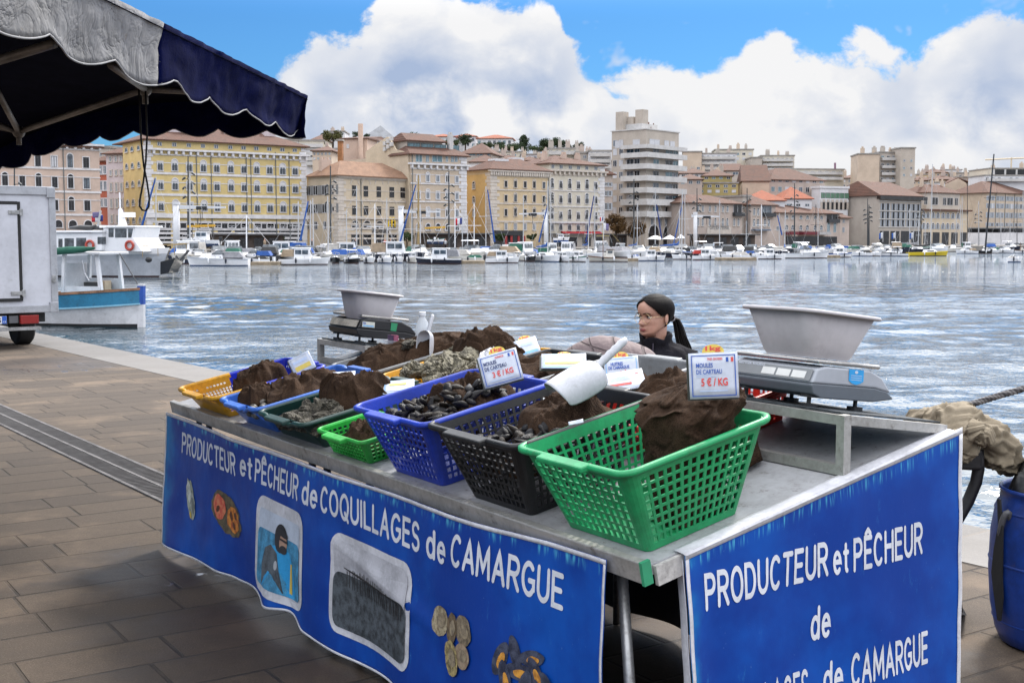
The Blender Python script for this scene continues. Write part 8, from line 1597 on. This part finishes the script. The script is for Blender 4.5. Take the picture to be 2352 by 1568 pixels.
for i, (lab, x, yt, m, boom) in enumerate((('thin cream mast by the yellow block corner with a blue furled sail', 358, 406, MST, (357, 410, 316, 555, CVB)), ('pale mast with wind vane in front of the yellow block', 436, 398, MST, None), ('short white pole in front of the brown kiosk', 566, 493, GEL, None), ('thin mast at the right end of the yellow block with a blue furled sail', 685, 462, MST, (708, 462, 690, 552, CVB)), ('thin cream mast left of the restaurant block', 713, 460, MST, None), ('short thin mast in front of the restaurant block corner', 796, 481, MST, None), ('tall pale mast over the first restaurant window', 819, 427, MST, None), ('white pole at the middle of the restaurant block', 861, 468, GEL, None), ('thick brown mast with a long blue furled sail at its side', 961, 402, MB_, (955, 425, 918, 560, CVB)), ('slim pale mast at the edge of the tall beige block', 946, 480, MST, None),
        ('pale mast left of the ochre side wall', 1074, 494, MST, None), ('white mast against the ochre wall', 1089, 466, GEL, None), ('tall grey mast with blue furled sail before the buff block', 1116, 428, MST, (1120, 436, 1136, 556, CVB)), ('thin mast at the middle of the buff block', 1202, 448, MST, None), ('tall pale mast by the third jib crane', 1265, 414, MST, (1258, 470, 1238, 556, CVB)), ('tall white mast with navy sail before the white block', 1366, 427, MST, (1364, 450, 1346, 556, CVD)), ('short yellow mast left of the tower', 1385, 512, mat('yellow_mast', (.5, .38, .12), .5), None), ('tall pale mast crossing the tower balconies', 1505, 435, MST, (1508, 470, 1520, 550, CVD)), ('pale mast with blue furled sail at the right edge of the tower', 1573, 443, MST, (1569, 462, 1547, 560, CVB)), ('thin white mast in front of the cafe sign', 1653, 458, MST, None), ('white pole before the two-bay house', 1749, 470, GEL, None), ('short pole right of the cafe house', 1714, 507, MST, None),
        ('slim blue-sailed mast before the long low house', 1790, 490, MST, (1786, 495, 1796, 540, CVB)), ('thin dark raked mast before the long low house', 1874, 470, MK, None), ('thin white mast in front of the glass building', 1879, 456, MST, None), ('thin pale green mast before the shuttered block', 2089, 480, MST, None), ('pale mast before the long paired-window house', 2210, 450, MST, None), ('dark thick post before the blank gable', 2222, 425, MK, None), ('thin mast before the blank gable wall', 2248, 462, MST, None), ('pale mast pair member before the right-hand block', 2299, 484, MST, None), ('black slim mast near the right edge', 2336, 462, MK, None), ('pale thin mast at the right edge', 2350, 440, MST, None), ('thin raked pale mast left of the dark thick post', 2206, 470, MST, None), ('thin pale mast over the low harbour office', 2320, 505, MST, None))):
    mast(lab, x, yt, 566, qdepth(x) - lerp_tab([(300, 62), (2352, 40)], x), .10 if m is not MB_ else .2, m, boom=boom)
mast('tall black mast leaning over the right-hand marina', 2283, 354, 560, 240, .17, MK, x1=2263)
FLB, FLW, FLR = mat('flag_blue', (.02, .04, .22), .8), mat('flag_white', (.62, .62, .64), .8), mat('flag_red', (.50, .02, .03), .8); FPU = mat('flag_purple', (.14, .12, .24), .8)
def flag(label, x, y, w_, h, Y, ms, pole=None, s_=-1):
    o = thing('flag', label, 'flag', at(x, y, Y)); k = Y / 2800
    for i, m in enumerate(ms): g = MB(); n = len(ms); g.grid(lambda u, v: (s_ * (i + u) * w_ * k / n, .25 * math.sin((i + u) * 2.6) * k * 5, -v * h * k - .06 * (i + u) * h * k + .03 * math.sin((i + u) * 3) * h * k), 5, 3); solid(g.build('stripe', m, o, smooth=True, fix=False), .02)
    if pole: g = MB(); g.tube([at(x, y - 3, Y), at(x + pole[0], pole[1], Y)], .07, 6); g.build('pole', MST, o, world=True)
    return o
flag('French tricolour flag flying on a pole before the tall beige block', 1062, 500, 17, 15, 190, (FLB, FLW, FLR), (0, 566)); flag('small French tricolour by the tower foot', 1386, 498, 8, 9, 205, (FLB, FLW, FLR), (0, 560))
flag('pale banner flag drooping at the tower foot below the tricolour', 1386, 512, 12, 16, 206, (FLW, FPU), None, 1)
for i, x in enumerate((2018, 2047, 2088)): flag('white pennant flag %s of the arcade' % ('at the left end', 'in the middle', 'at the right end')[i], x + 10, 534, 9, 14, 300, (FLW, CVB), (0, 556))
mast('white flagpole left of the tricolour', 1045, 466, 566, 190, .1, GEL)
LAM = mat('lamp_post_grey', (.035, .04, .045), .5)
for i, (x, yt) in enumerate(((33, 386), (432, 358), (759, 381), (1031, 393), (1260, 420), (1456, 412), (1601, 432), (1716, 432), (1825, 421), (1993, 456), (1996, 470), (2115, 466), (2248, 470))):
    Y = qdepth(x) - 24; a, b_ = at(x, 562, Y), at(x, yt, Y); a.z = 0; o = thing('street_lamp', 'tall dark lamp post with leaf-shaped lamps %s' % ('behind the truck', 'in front of the yellow block', 'beside the restaurant block', 'on the tall beige block', 'by the third jib crane', 'before the tower', 'right of the tower', 'left of the two-bay house', 'before the long low house', 'left one before the glass corner', 'right one before the glass corner', 'right of the shuttered block', 'before the blank gable')[i], 'street lamp', a, 0, 'lamp posts along the far quay')
    g = MB(); g.tube([a, b_], [.20, .09], 8); g.build('pole', LAM, o, world=True); r = random.Random(i); H_ = b_.z
    for k in range(6): z = H_ * (.56 + .05 * k); sg = 1 if k % 2 else -1; g = MB(); c = Vector((b_.x + sg * .75, b_.y, z)); g.ball(c, (.40, .24, .17), 8, 6, Matrix.Rotation(sg * .7, 3, 'Y')); g.tube([(b_.x, b_.y, z - .1), c], .05, 4); g.build('lamp', LAM, o, world=True, smooth=True)
CRW = mat('crane_white', (.60, .60, .62), .4, .08, 1, dirt=.1); CRY = mat('spreader_yellow', (.60, .33, .03), .5)
for lab, x, yc, yj, j0, j1, rpx in (('white jib crane before the yellow block, jib to the right', 405, 468, 474, 398, 518, 7.5), ('white jib crane before the restaurant block, jib to the right', 921, 477, 484, 914, 1012, 6), ('white jib crane before the red awning, jib to the left', 1254, 487, 489, 1262, 1192, 5), ('white jib crane right of the tower, jib to the right', 1597, 491, 495, 1588, 1652, 4.5)):
    Y = qdepth(x) - 30; k = Y / 2800; o = thing('jib_crane', lab, 'crane', at(x, 564, Y), 0, 'jib cranes on the far quay'); g = MB(); a = at(x, 570, Y); b_ = at(x, yc, Y); a.z = -1; g.tube([a, b_], rpx * k, 14); g.build('column', CRW, o, world=True, smooth=True)
    g = MB(); p, q = at(j0, yj, Y), at(j1, yj + 2.5, Y); d = rpx * k; e = d * .35; g.hexa([(p.x, p.y - d * .5, p.z - d * .9), (q.x, q.y - e, q.z - e * .8), (q.x, q.y + e, q.z - e * .8), (p.x, p.y + d * .5, p.z - d * .9)], [(p.x, p.y - d * .5, p.z + d * .5), (q.x, q.y - e, q.z + e * .8), (q.x, q.y + e, q.z + e * .8), (p.x, p.y + d * .5, p.z + d * .5)]); g.build('jib', CRW, o, world=True)
    g = MB(); g.tube([at(x, yc + 2, Y), at(x, yc - 4, Y)], rpx * k * 1.15, 14); g.build('slewing_head', CRW, o, world=True); g = MB(); c = at(j0 + (j1 - j0) * .55, yj + 4, Y); g.box(c, (1.6, .8, .5)); g.tube([c, c - Vector((0, 0, 1.6))], .05, 4); g.build('hoist', BLACKM, o, world=True)
for lab, x0, x1, y in (('yellow lifting beam hanging above the boat in slings', 430, 494, 519), ('yellow lifting beam hanging by the second jib crane', 976, 1023, 523)):
    Y = qdepth(x0) - 31; o = thing('lifting_beam', lab, 'lifting beam', at(x0, y, Y)); g = MB(); bar(g, at(x0, y + 1, Y), at(x1, y - 1, Y), .35); g.build('beam', CRY, o, world=True); g = MB(); [g.tube([at(x, y, Y), at(x, y + 46 if x0 < 500 else y + 8, Y)], .05, 4) for x in (x0 + 12, x1 - 3)]; g.tube([at((x0 + x1) / 2, y, Y), at((x0 + x1) / 2 - 3, y - 38, Y)], .05, 4); g.build('sling', DFR, o, world=True)
def dry(label, x0, x1, yk, ang, kind, Y, **k):
    o = boat(label, x0, x1, 605, ang, kind, L=(x1 - x0) * Y / 2800, group=None, **k); c = at((x0 + x1) / 2, yk, Y); o.location = (c.x, c.y, c.z); return o
dry('white motor boat hanging in slings on the quay before the yellow block', 418, 506, 561, 175, 'wheel', qdepth(460) - 32, bottom=AFB); dry('small white and green boat propped up on the quay', 981, 1021, 556, 4, 'open', qdepth(1000) - 28, stripe=CVN); dry('small white and blue boat with a wheelhouse propped up on the quay', 1270, 1308, 553, 4, 'wheel', qdepth(1290) - 28, bottom=CVB)
KIO = mat('brown_boards', (.07, .05, .04), .8, .3, 1)
for lab, x0, x1, yt, m, dp in (('low brown timber kiosk before the yellow block', 502, 650, 540, KIO, 14), ('dark timber kiosk before the tall beige block', 985, 1126, 538, KIO, 12), ('long grey pergola before the white block', 1262, 1400, 539, W_GRY, 10), ('long brown kiosk at the foot of the cafe houses', 1612, 1735, 540, KIO, 12), ('dark pergola at the foot of the tower', 1398, 1440, 540, KIO, 8)):
    Y = qdepth(x0) - dp; B = Bld('kiosk', lab, x0, x1, Y, yt, m, FU, depth=4, cat='kiosk'); g = MB(); g.span((-.5, -1.2, B.h), (B.w + .5, 4.4, B.h + .25)); g.build('roof', DFR, B.o)
    for i in range(4): B.win(B.w * (.15 + .23 * i), .2, B.w * .14, B.h * .7, 'n', gl=GLB, fr=DFR)
for i, (x, y) in enumerate(((1505, 540), (1538, 540), (1564, 538))):
    Y = qdepth(x) - 14; o = thing('parasol', 'white cafe parasol at the tower foot, %s' % ('left one', 'middle one', 'right one')[i], 'parasol', at(x, 562, Y), 0, 'white parasols at the tower foot'); c = at(x, y, Y); r = (20, 17, 10)[i] * Y / 2800; g = MB(); g.lathe([(r, -.9), (r * .5, -.35), (.05, 0)], (c.x, c.y, c.z), 8); g.build('canopy', GEL, o, world=True, fix=False); g = MB(); g.tube([(c.x, c.y, 0), (c.x, c.y, c.z)], .05, 6); g.build('pole', MST, o, world=True)
def car(label, x, y, wpx, Y, m, van=False):
    L = wpx * Y / 2800; p = at(x, y, Y); o = thing('parked_car' if not van else 'parked_van', label, 'van' if van else 'car', (p.x, p.y, 0), math.atan2(FU.y, FU.x), 'vehicles on the far quay'); h = L * (.34 if not van else .45)
    pr = [(-.5, .12), (-.5, .24), (-.42, .28), (-.26, .40), (.10, .40), (.26, .27), (.46, .22), (.5, .12)] if not van else [(-.5, .10), (-.5, .46), (.20, .46), (.34, .28), (.5, .22), (.5, .10)]
    g = MB(); g.prism([(a * L, -.85, b_ * L * .9) for a, b_ in pr], (0, 1.7, 0)); bevel(g.build('body', m, o), .06)
    g = MB(); wz = (.29, .37) if not van else (.30, .42); g.prism([(a * L, -.87, b_ * L * .9) for a, b_ in ((-.30, wz[0]), (-.23, wz[1]), (.08, wz[1]), (.19, wz[0]))], (0, 1.74, 0)); g.build('window', BGL, o)
    for a in (-.30, .30): g = MB(); g.loft([[(a * L + .075 * L * math.cos(q), yy, .075 * L + .075 * L * math.sin(q)) for q in [k * 6.2832 / 14 for k in range(14)]] for yy in (-.88, .88)]); g.build('wheel', RUB, o)
car('white van parked before the black shopfront', 1167, 558, 20, 236, GEL, True); car('white box van parked beside the restaurant block', 752, 556, 26, 214, GEL, True)
for i, (x, c_, n_) in enumerate(((738, GRH, 'grey'), (795, BKH, 'black'), (700, GEL, 'white'), (905, NVH, 'dark blue'), (1205, BKH, 'black'), (680, GRH, 'silver'))): car('%s car parked on the far quay %s' % (n_, ('left of the box van', 'before the restaurant corner', 'at the end of the yellow block', 'by the second jib crane', 'right of the white van', 'before the yellow block arches')[i]), x, 559, 20, qdepth(x) - 12, c_)
def passer(label, x, Y, top, m):
    p = at(x, 560, Y); o = thing('person', label, 'person', (p.x, p.y, 0), 0, 'people walking on the far quay'); g = MB(); g.loft([[(rx * math.cos(q), ry * math.sin(q), z) for q in [k * 6.2832 / 10 for k in range(10)]] for z, rx, ry in ((0, .14, .12), (.45, .13, .10), (.85, .18, .13), (1.15, .17, .12), (1.42, .22, .13), (1.48, .08, .07), (1.55, .09, .09), (1.66, .10, .10), (1.76, .04, .05))]); g.build('body', SKIN, o, smooth=True)
    g = MB(); g.loft([[(rx * math.cos(q), ry * math.sin(q), z) for q in [k * 6.2832 / 10 for k in range(10)]] for z, rx, ry in ((.75, .20, .15), (1.1, .20, .14), (1.40, .25, .15), (1.47, .10, .08))]); g.build('coat', m, o, smooth=True); g = MB(); g.loft([[(rx * math.cos(q), ry * math.sin(q), z) for q in [k * 6.2832 / 10 for k in range(10)]] for z, rx, ry in ((.03, .16, .13), (.45, .15, .12), (.8, .20, .15))]); g.build('trousers', FLE, o, smooth=True)
for i, (x, m, n_) in enumerate(((884, CVR, 'red'), (897, BKH, 'black'), (817, NVH, 'navy'), (717, BKH, 'dark'), (1023, GRH, 'grey'), (608, CVT, 'tan'))): passer('person in a %s jacket walking on the far quay %s' % (n_, ('before the restaurant', 'before the restaurant', 'under the first restaurant window', 'beside the box van', 'under the tricolour', 'by the brown kiosk')[i]), x, qdepth(x) - 20, 0, m)

# ------------------------------------------------------------------ blue and white fishing boat beside the truck
TUR, BLW = mat('turquoise_paint', (.02, .17, .30), .5, .2, 1.5, .1, 20, dirt=.25), mat('boat_white_paint', (.58, .58, .60), .5, .12, 1.5, dirt=.2); LBP = mat('pale_blue_paint', (.20, .42, .55), .5, .1, 2, dirt=.1)
bp = gz(322, 751, WATER); hd = Vector((.93, -.37, 0)).normalized(); L_ = 6.6; c = bp - hd * (L_ / 2 - .1); fb = thing('fishing_boat', 'small turquoise and white wooden fishing boat moored behind the truck', 'boat', (c.x, c.y, WATER), math.atan2(hd.y, hd.x))
g = hull_mesh(L_, 2.3, 1.18, None, bow=.06, stern=.45, full=3.2, sheer=.22); g.m = [1 if (q == 1) else q for q in g.m]; hb = g.build('hull', [BKH, BLW, TUR, LBP], fb)
def bow_z(t_): return 1.18 * (.78 + .22 * t_ ** 2)
def half(t_): return 1.15 * (.45 + .55 * math.sin(math.pi / 2 * min(1, t_ / .45))) if t_ < .45 else 1.15 * max(.012, 1 - ((t_ - .45) / .55) ** 3.2)
for sg in (-1, 1):
    g = MB(); g.loft([[(-L_ / 2 + L_ * t_, sg * (half(t_) + dx), bow_z(t_) + dz) for dx, dz in ((-.06, .0), (.05, -.01), (.05, .07), (-.06, .07))] for t_ in [i / 20 for i in range(21)]]); g.build('gunwale', mat('worn_varnish', (.26, .13, .07), .6, .4, 3), fb)
    g = MB(); g.loft([[(-L_ / 2 + L_ * t_, sg * (half(t_) * (.93 if dz < -.3 else 1) + dx), bow_z(t_) + dz) for dx, dz in ((.0, -.42), (.025, -.42), (.028, -.03), (.0, -.03))] for t_ in [i / 20 for i in range(21)]]); g.build('painted_strake', TUR, fb)
    g = MB(); g.loft([[(-L_ / 2 + L_ * t_, sg * (half(t_) * .93 + dx), bow_z(t_) + dz) for dx, dz in ((.0, -.47), (.045, -.46), (.045, -.42), (.0, -.41))] for t_ in [i / 20 for i in range(21)]]); g.build('rubbing_strake', LBP, fb)
g = MB(); g.hexa([(L_ / 2 - .16, -.07, -.3), (L_ / 2 + .06, -.05, -.3), (L_ / 2 + .06, .05, -.3), (L_ / 2 - .16, .07, -.3)], [(L_ / 2 - .10, -.08, 1.36), (L_ / 2 + .10, -.05, 1.36), (L_ / 2 + .10, .05, 1.36), (L_ / 2 - .10, .08, 1.36)]); g.build('stem_post', BLW, fb)
zr0 = 1.0
g = MB(); g.hexa([(L_ / 2 - .125, -.085, .72), (L_ / 2 + .085, -.056, .72), (L_ / 2 + .085, .056, .72), (L_ / 2 - .125, .085, .72)], [(L_ / 2 - .105, -.088, 1.30), (L_ / 2 + .103, -.056, 1.30), (L_ / 2 + .103, .056, 1.30), (L_ / 2 - .105, .088, 1.30)]); g.build('stem_band', mat('stem_blue', (.015, .07, .34), .5, .2, 3), fb)
for x, y in ((.70, -.58), (.70, .58), (2.15, -.50), (2.15, .50)): g = MB(); g.hexa([(x - .06, y - .05, zr0 - .1), (x + .06, y - .05, zr0 - .1), (x + .06, y + .05, zr0 - .1), (x - .06, y + .05, zr0 - .1)], [(x - .05 - (.14 if x > 1 else -.1), y - .05, 2.28), (x + .05 - (.14 if x > 1 else -.1), y - .05, 2.28), (x + .05 - (.14 if x > 1 else -.1), y + .05, 2.28), (x - .05 - (.14 if x > 1 else -.1), y + .05, 2.28)]); g.build('roof_post', BLW, fb)
g = MB(); g.box((1.40, 0, 2.32), (1.75, 1.4, .08)); bevel(g.build('roof', BLW, fb), .02)
g = MB(); g.box((.66, 0, 1.45), (.06, 1.1, 1.1)); g.box((1.4, .54, 1.25), (1.5, .05, .5)); g.box((1.4, -.56, 1.12), (1.5, .05, .32)); g.build('cabin_panel', BLW, fb)
g = MB(); g.box((1.5, .1, 1.15), (.6, .6, .5)); g.build('engine_box', mat('engine_dark', (.03, .03, .03), .7), fb); g = MB(); g.box((1.95, -.1, 1.3), (.25, .3, .30)); g.build('bait_box', CVT, fb)
g = MB(); g.box((.22, -.86, 1.50), (.9, .03, .42)); nb_ = g.build('number_board', BLW, fb); g = MB(); put_text(g, '933', .34, .64, 1.36, .27, lambda x, z: (x, -.88, z), .02); g.build('lettering', BKH, nb_, fix=False)
g = MB(); pr = random.Random(1); g.tube([(-2.4 + .5 * i, -.72 + .02 * math.sin(i), 2.10 + .042 * i + .03 * pr.random()) for i in range(10)], [.05, .11, .13, .14, .13, .14, .12, .12, .10, .04], 10); g.build('rolled_awning', CVN, fb, smooth=True)
g = MB(); g.tube([(1.95, -.56, 2.2), (1.90, -.58, 1.7), (1.75, -.58, 1.45), (1.58, -.58, 1.7), (1.50, -.58, 2.1)], .015, 5); g.build('chain', CHR, fb)
g = MB(); g.tube([fb.location + Vector((2.9, -1.0, 1.3)), at(275, 583, 36)], .018, 5); g.build('bow_line', MATS['rope'], fb, world=True)

# ------------------------------------------------------------------ white passenger boat
pw = gz(358, 636, WATER); hd = Vector((.96, -.26, 0)).normalized(); L_ = 22.0; c = pw - hd * (L_ / 2 - 1.0); fy = thing('passenger_boat', 'white passenger boat with a raked wheelhouse and red lifebuoys', 'boat', (c.x, c.y, WATER), math.atan2(hd.y, hd.x))
k = pw.y / 2800; g = hull_mesh(L_, 5.2, 2.15, None, bow=.75, stern=.8, full=1.9, sheer=.16); g.build('hull', [AFO, GRH, GEL, GE2], fy)
def FP(x, y): s_, z = on_plane(x, y, c - Vector((-hd.y, hd.x, 0)) * 2.2, hd); return s_, z - WATER
def wedge(nm, m, pts, w_, y0=0.0): g = MB(); g.prism([(s_, -w_ / 2 + y0, z) for s_, z in pts], (0, w_, 0)); return bevel(g.build(nm, m, fy), .03)
wedge('saloon', GEL, [FP(*q) for q in ((60, 580), (60, 535), (205, 535), (232, 531), (232, 575))], 4.2); wedge('wheelhouse', GEL, [FP(*q) for q in ((228, 578), (228, 522), (302, 522), (297, 546), (318, 578))], 3.4); wedge('saloon_roof', GEL, [FP(*q) for q in ((60, 535), (60, 531), (236, 529), (236, 534))], 4.6); wedge('wheelhouse_roof', GEL, [FP(*q) for q in ((222, 523), (222, 518), (304, 518), (304, 522))], 3.8)
for x0, x1, y0, y1, w_ in ((132, 142, 548, 568, 4.24), (146, 168, 547, 567, 4.24), (173, 196, 546, 567, 4.24), (222, 234, 544, 561, 4.24), (240, 252, 524, 545, 3.44), (255, 282, 525, 546, 3.44), (285, 297, 525, 546, 3.44)): wedge('window', BGL, [FP(*q) for q in ((x0, y1), (x0, y0), (x1, y0), (x1 - (4 if x0 > 280 else 0), y1))], w_)
for x, y in ((207, 563), (291, 564)):
    s_, z = FP(x, y); g = MB(); g.tube([(s_ + .30 * math.cos(q), -2.25 if x < 250 else -1.85, z + .30 * math.sin(q)) for q in [i * 6.2832 / 18 for i in range(18)]], .095, 8, closed=True); g.build('lifebuoy', mat('lifebuoy_red', (.40, .05, .03), .5), fy, smooth=True)
    
s0, z0 = FP(129, 578); s1, z1 = FP(176, 571); g = MB(); put_text(g, 'nques.com', s0 - .1, s1, z0 + .1, .26, lambda a, b_: (a, -2.13, b_), .03); g.build('lettering', NVH, fy, fix=False)
g = MB(); a, b_ = FP(243, 522), FP(236, 478); g.tube([(a[0], 0, a[1]), (b_[0], 0, b_[1])], [.35, .14], 8); g.tube([(b_[0], 0, b_[1] - .3), (b_[0], 0, b_[1] + 1.2)], .05, 5); q = FP(255, 492); g.box((q[0], 0, q[1]), (.9, .5, .35)); g.build('signal_mast', GEL, fy)
g = MB(); pts = [FP(x, y) for x, y in ((318, 565), (345, 563), (375, 561), (394, 559))]; [g.tube([(s_, sg * (1.7 - .5 * i), z) for i, (s_, z) in enumerate(pts)], .03, 5) for sg in (-1, 1)]; [g.tube([(s_, -(1.7 - .5 * i), z - .8), (s_, -(1.7 - .5 * i), z)], .025, 4) for i, (s_, z) in enumerate(pts)]; g.build('bow_rail', MB_, fy)
g = MB(); q = FP(330, 597); g.ball((q[0], -1.55, q[1]), (.28, .12, .2), 10, 7); g.build('hawse_hole', BKH, fy); wedge('black_panel', BKH, [FP(*q) for q in ((342, 632), (342, 602), (378, 592), (360, 628))], 1.4)
g = MB(); q = FP(388, 588); g.tube([(q[0] + .5, -.3, q[1] + .4), (q[0] - .1, -.5, q[1] - .3), (q[0] - .4, -.55, q[1])], .10, 6); g.build('anchor', DFR, fy)
flag('purple house flag on the passenger boat', 231, 487, 19, 13, 86, (FPU,), (-6, 520)); flag('French tricolour at the mast of the passenger boat', 236, 494, 26, 14, 86.5, (FLB, FLW, FLR))
for i, (x, m) in enumerate(((152, BKH), (200, BKH))): s_, z = FP(x, 527); g = MB(); g.tube([(s_ - 1.2, 0, z + .1), (s_ - .3, 0, z + .16), (s_ + .6, .0, z + .1), (s_ + 1.1, 0, z + .28)], [.12, .2, .2, .13], 8); g.build('roof_bundle', m, fy, smooth=True)
_m = _fo.data; bpy.data.objects.remove(_fo); bpy.data.curves.remove(_m)
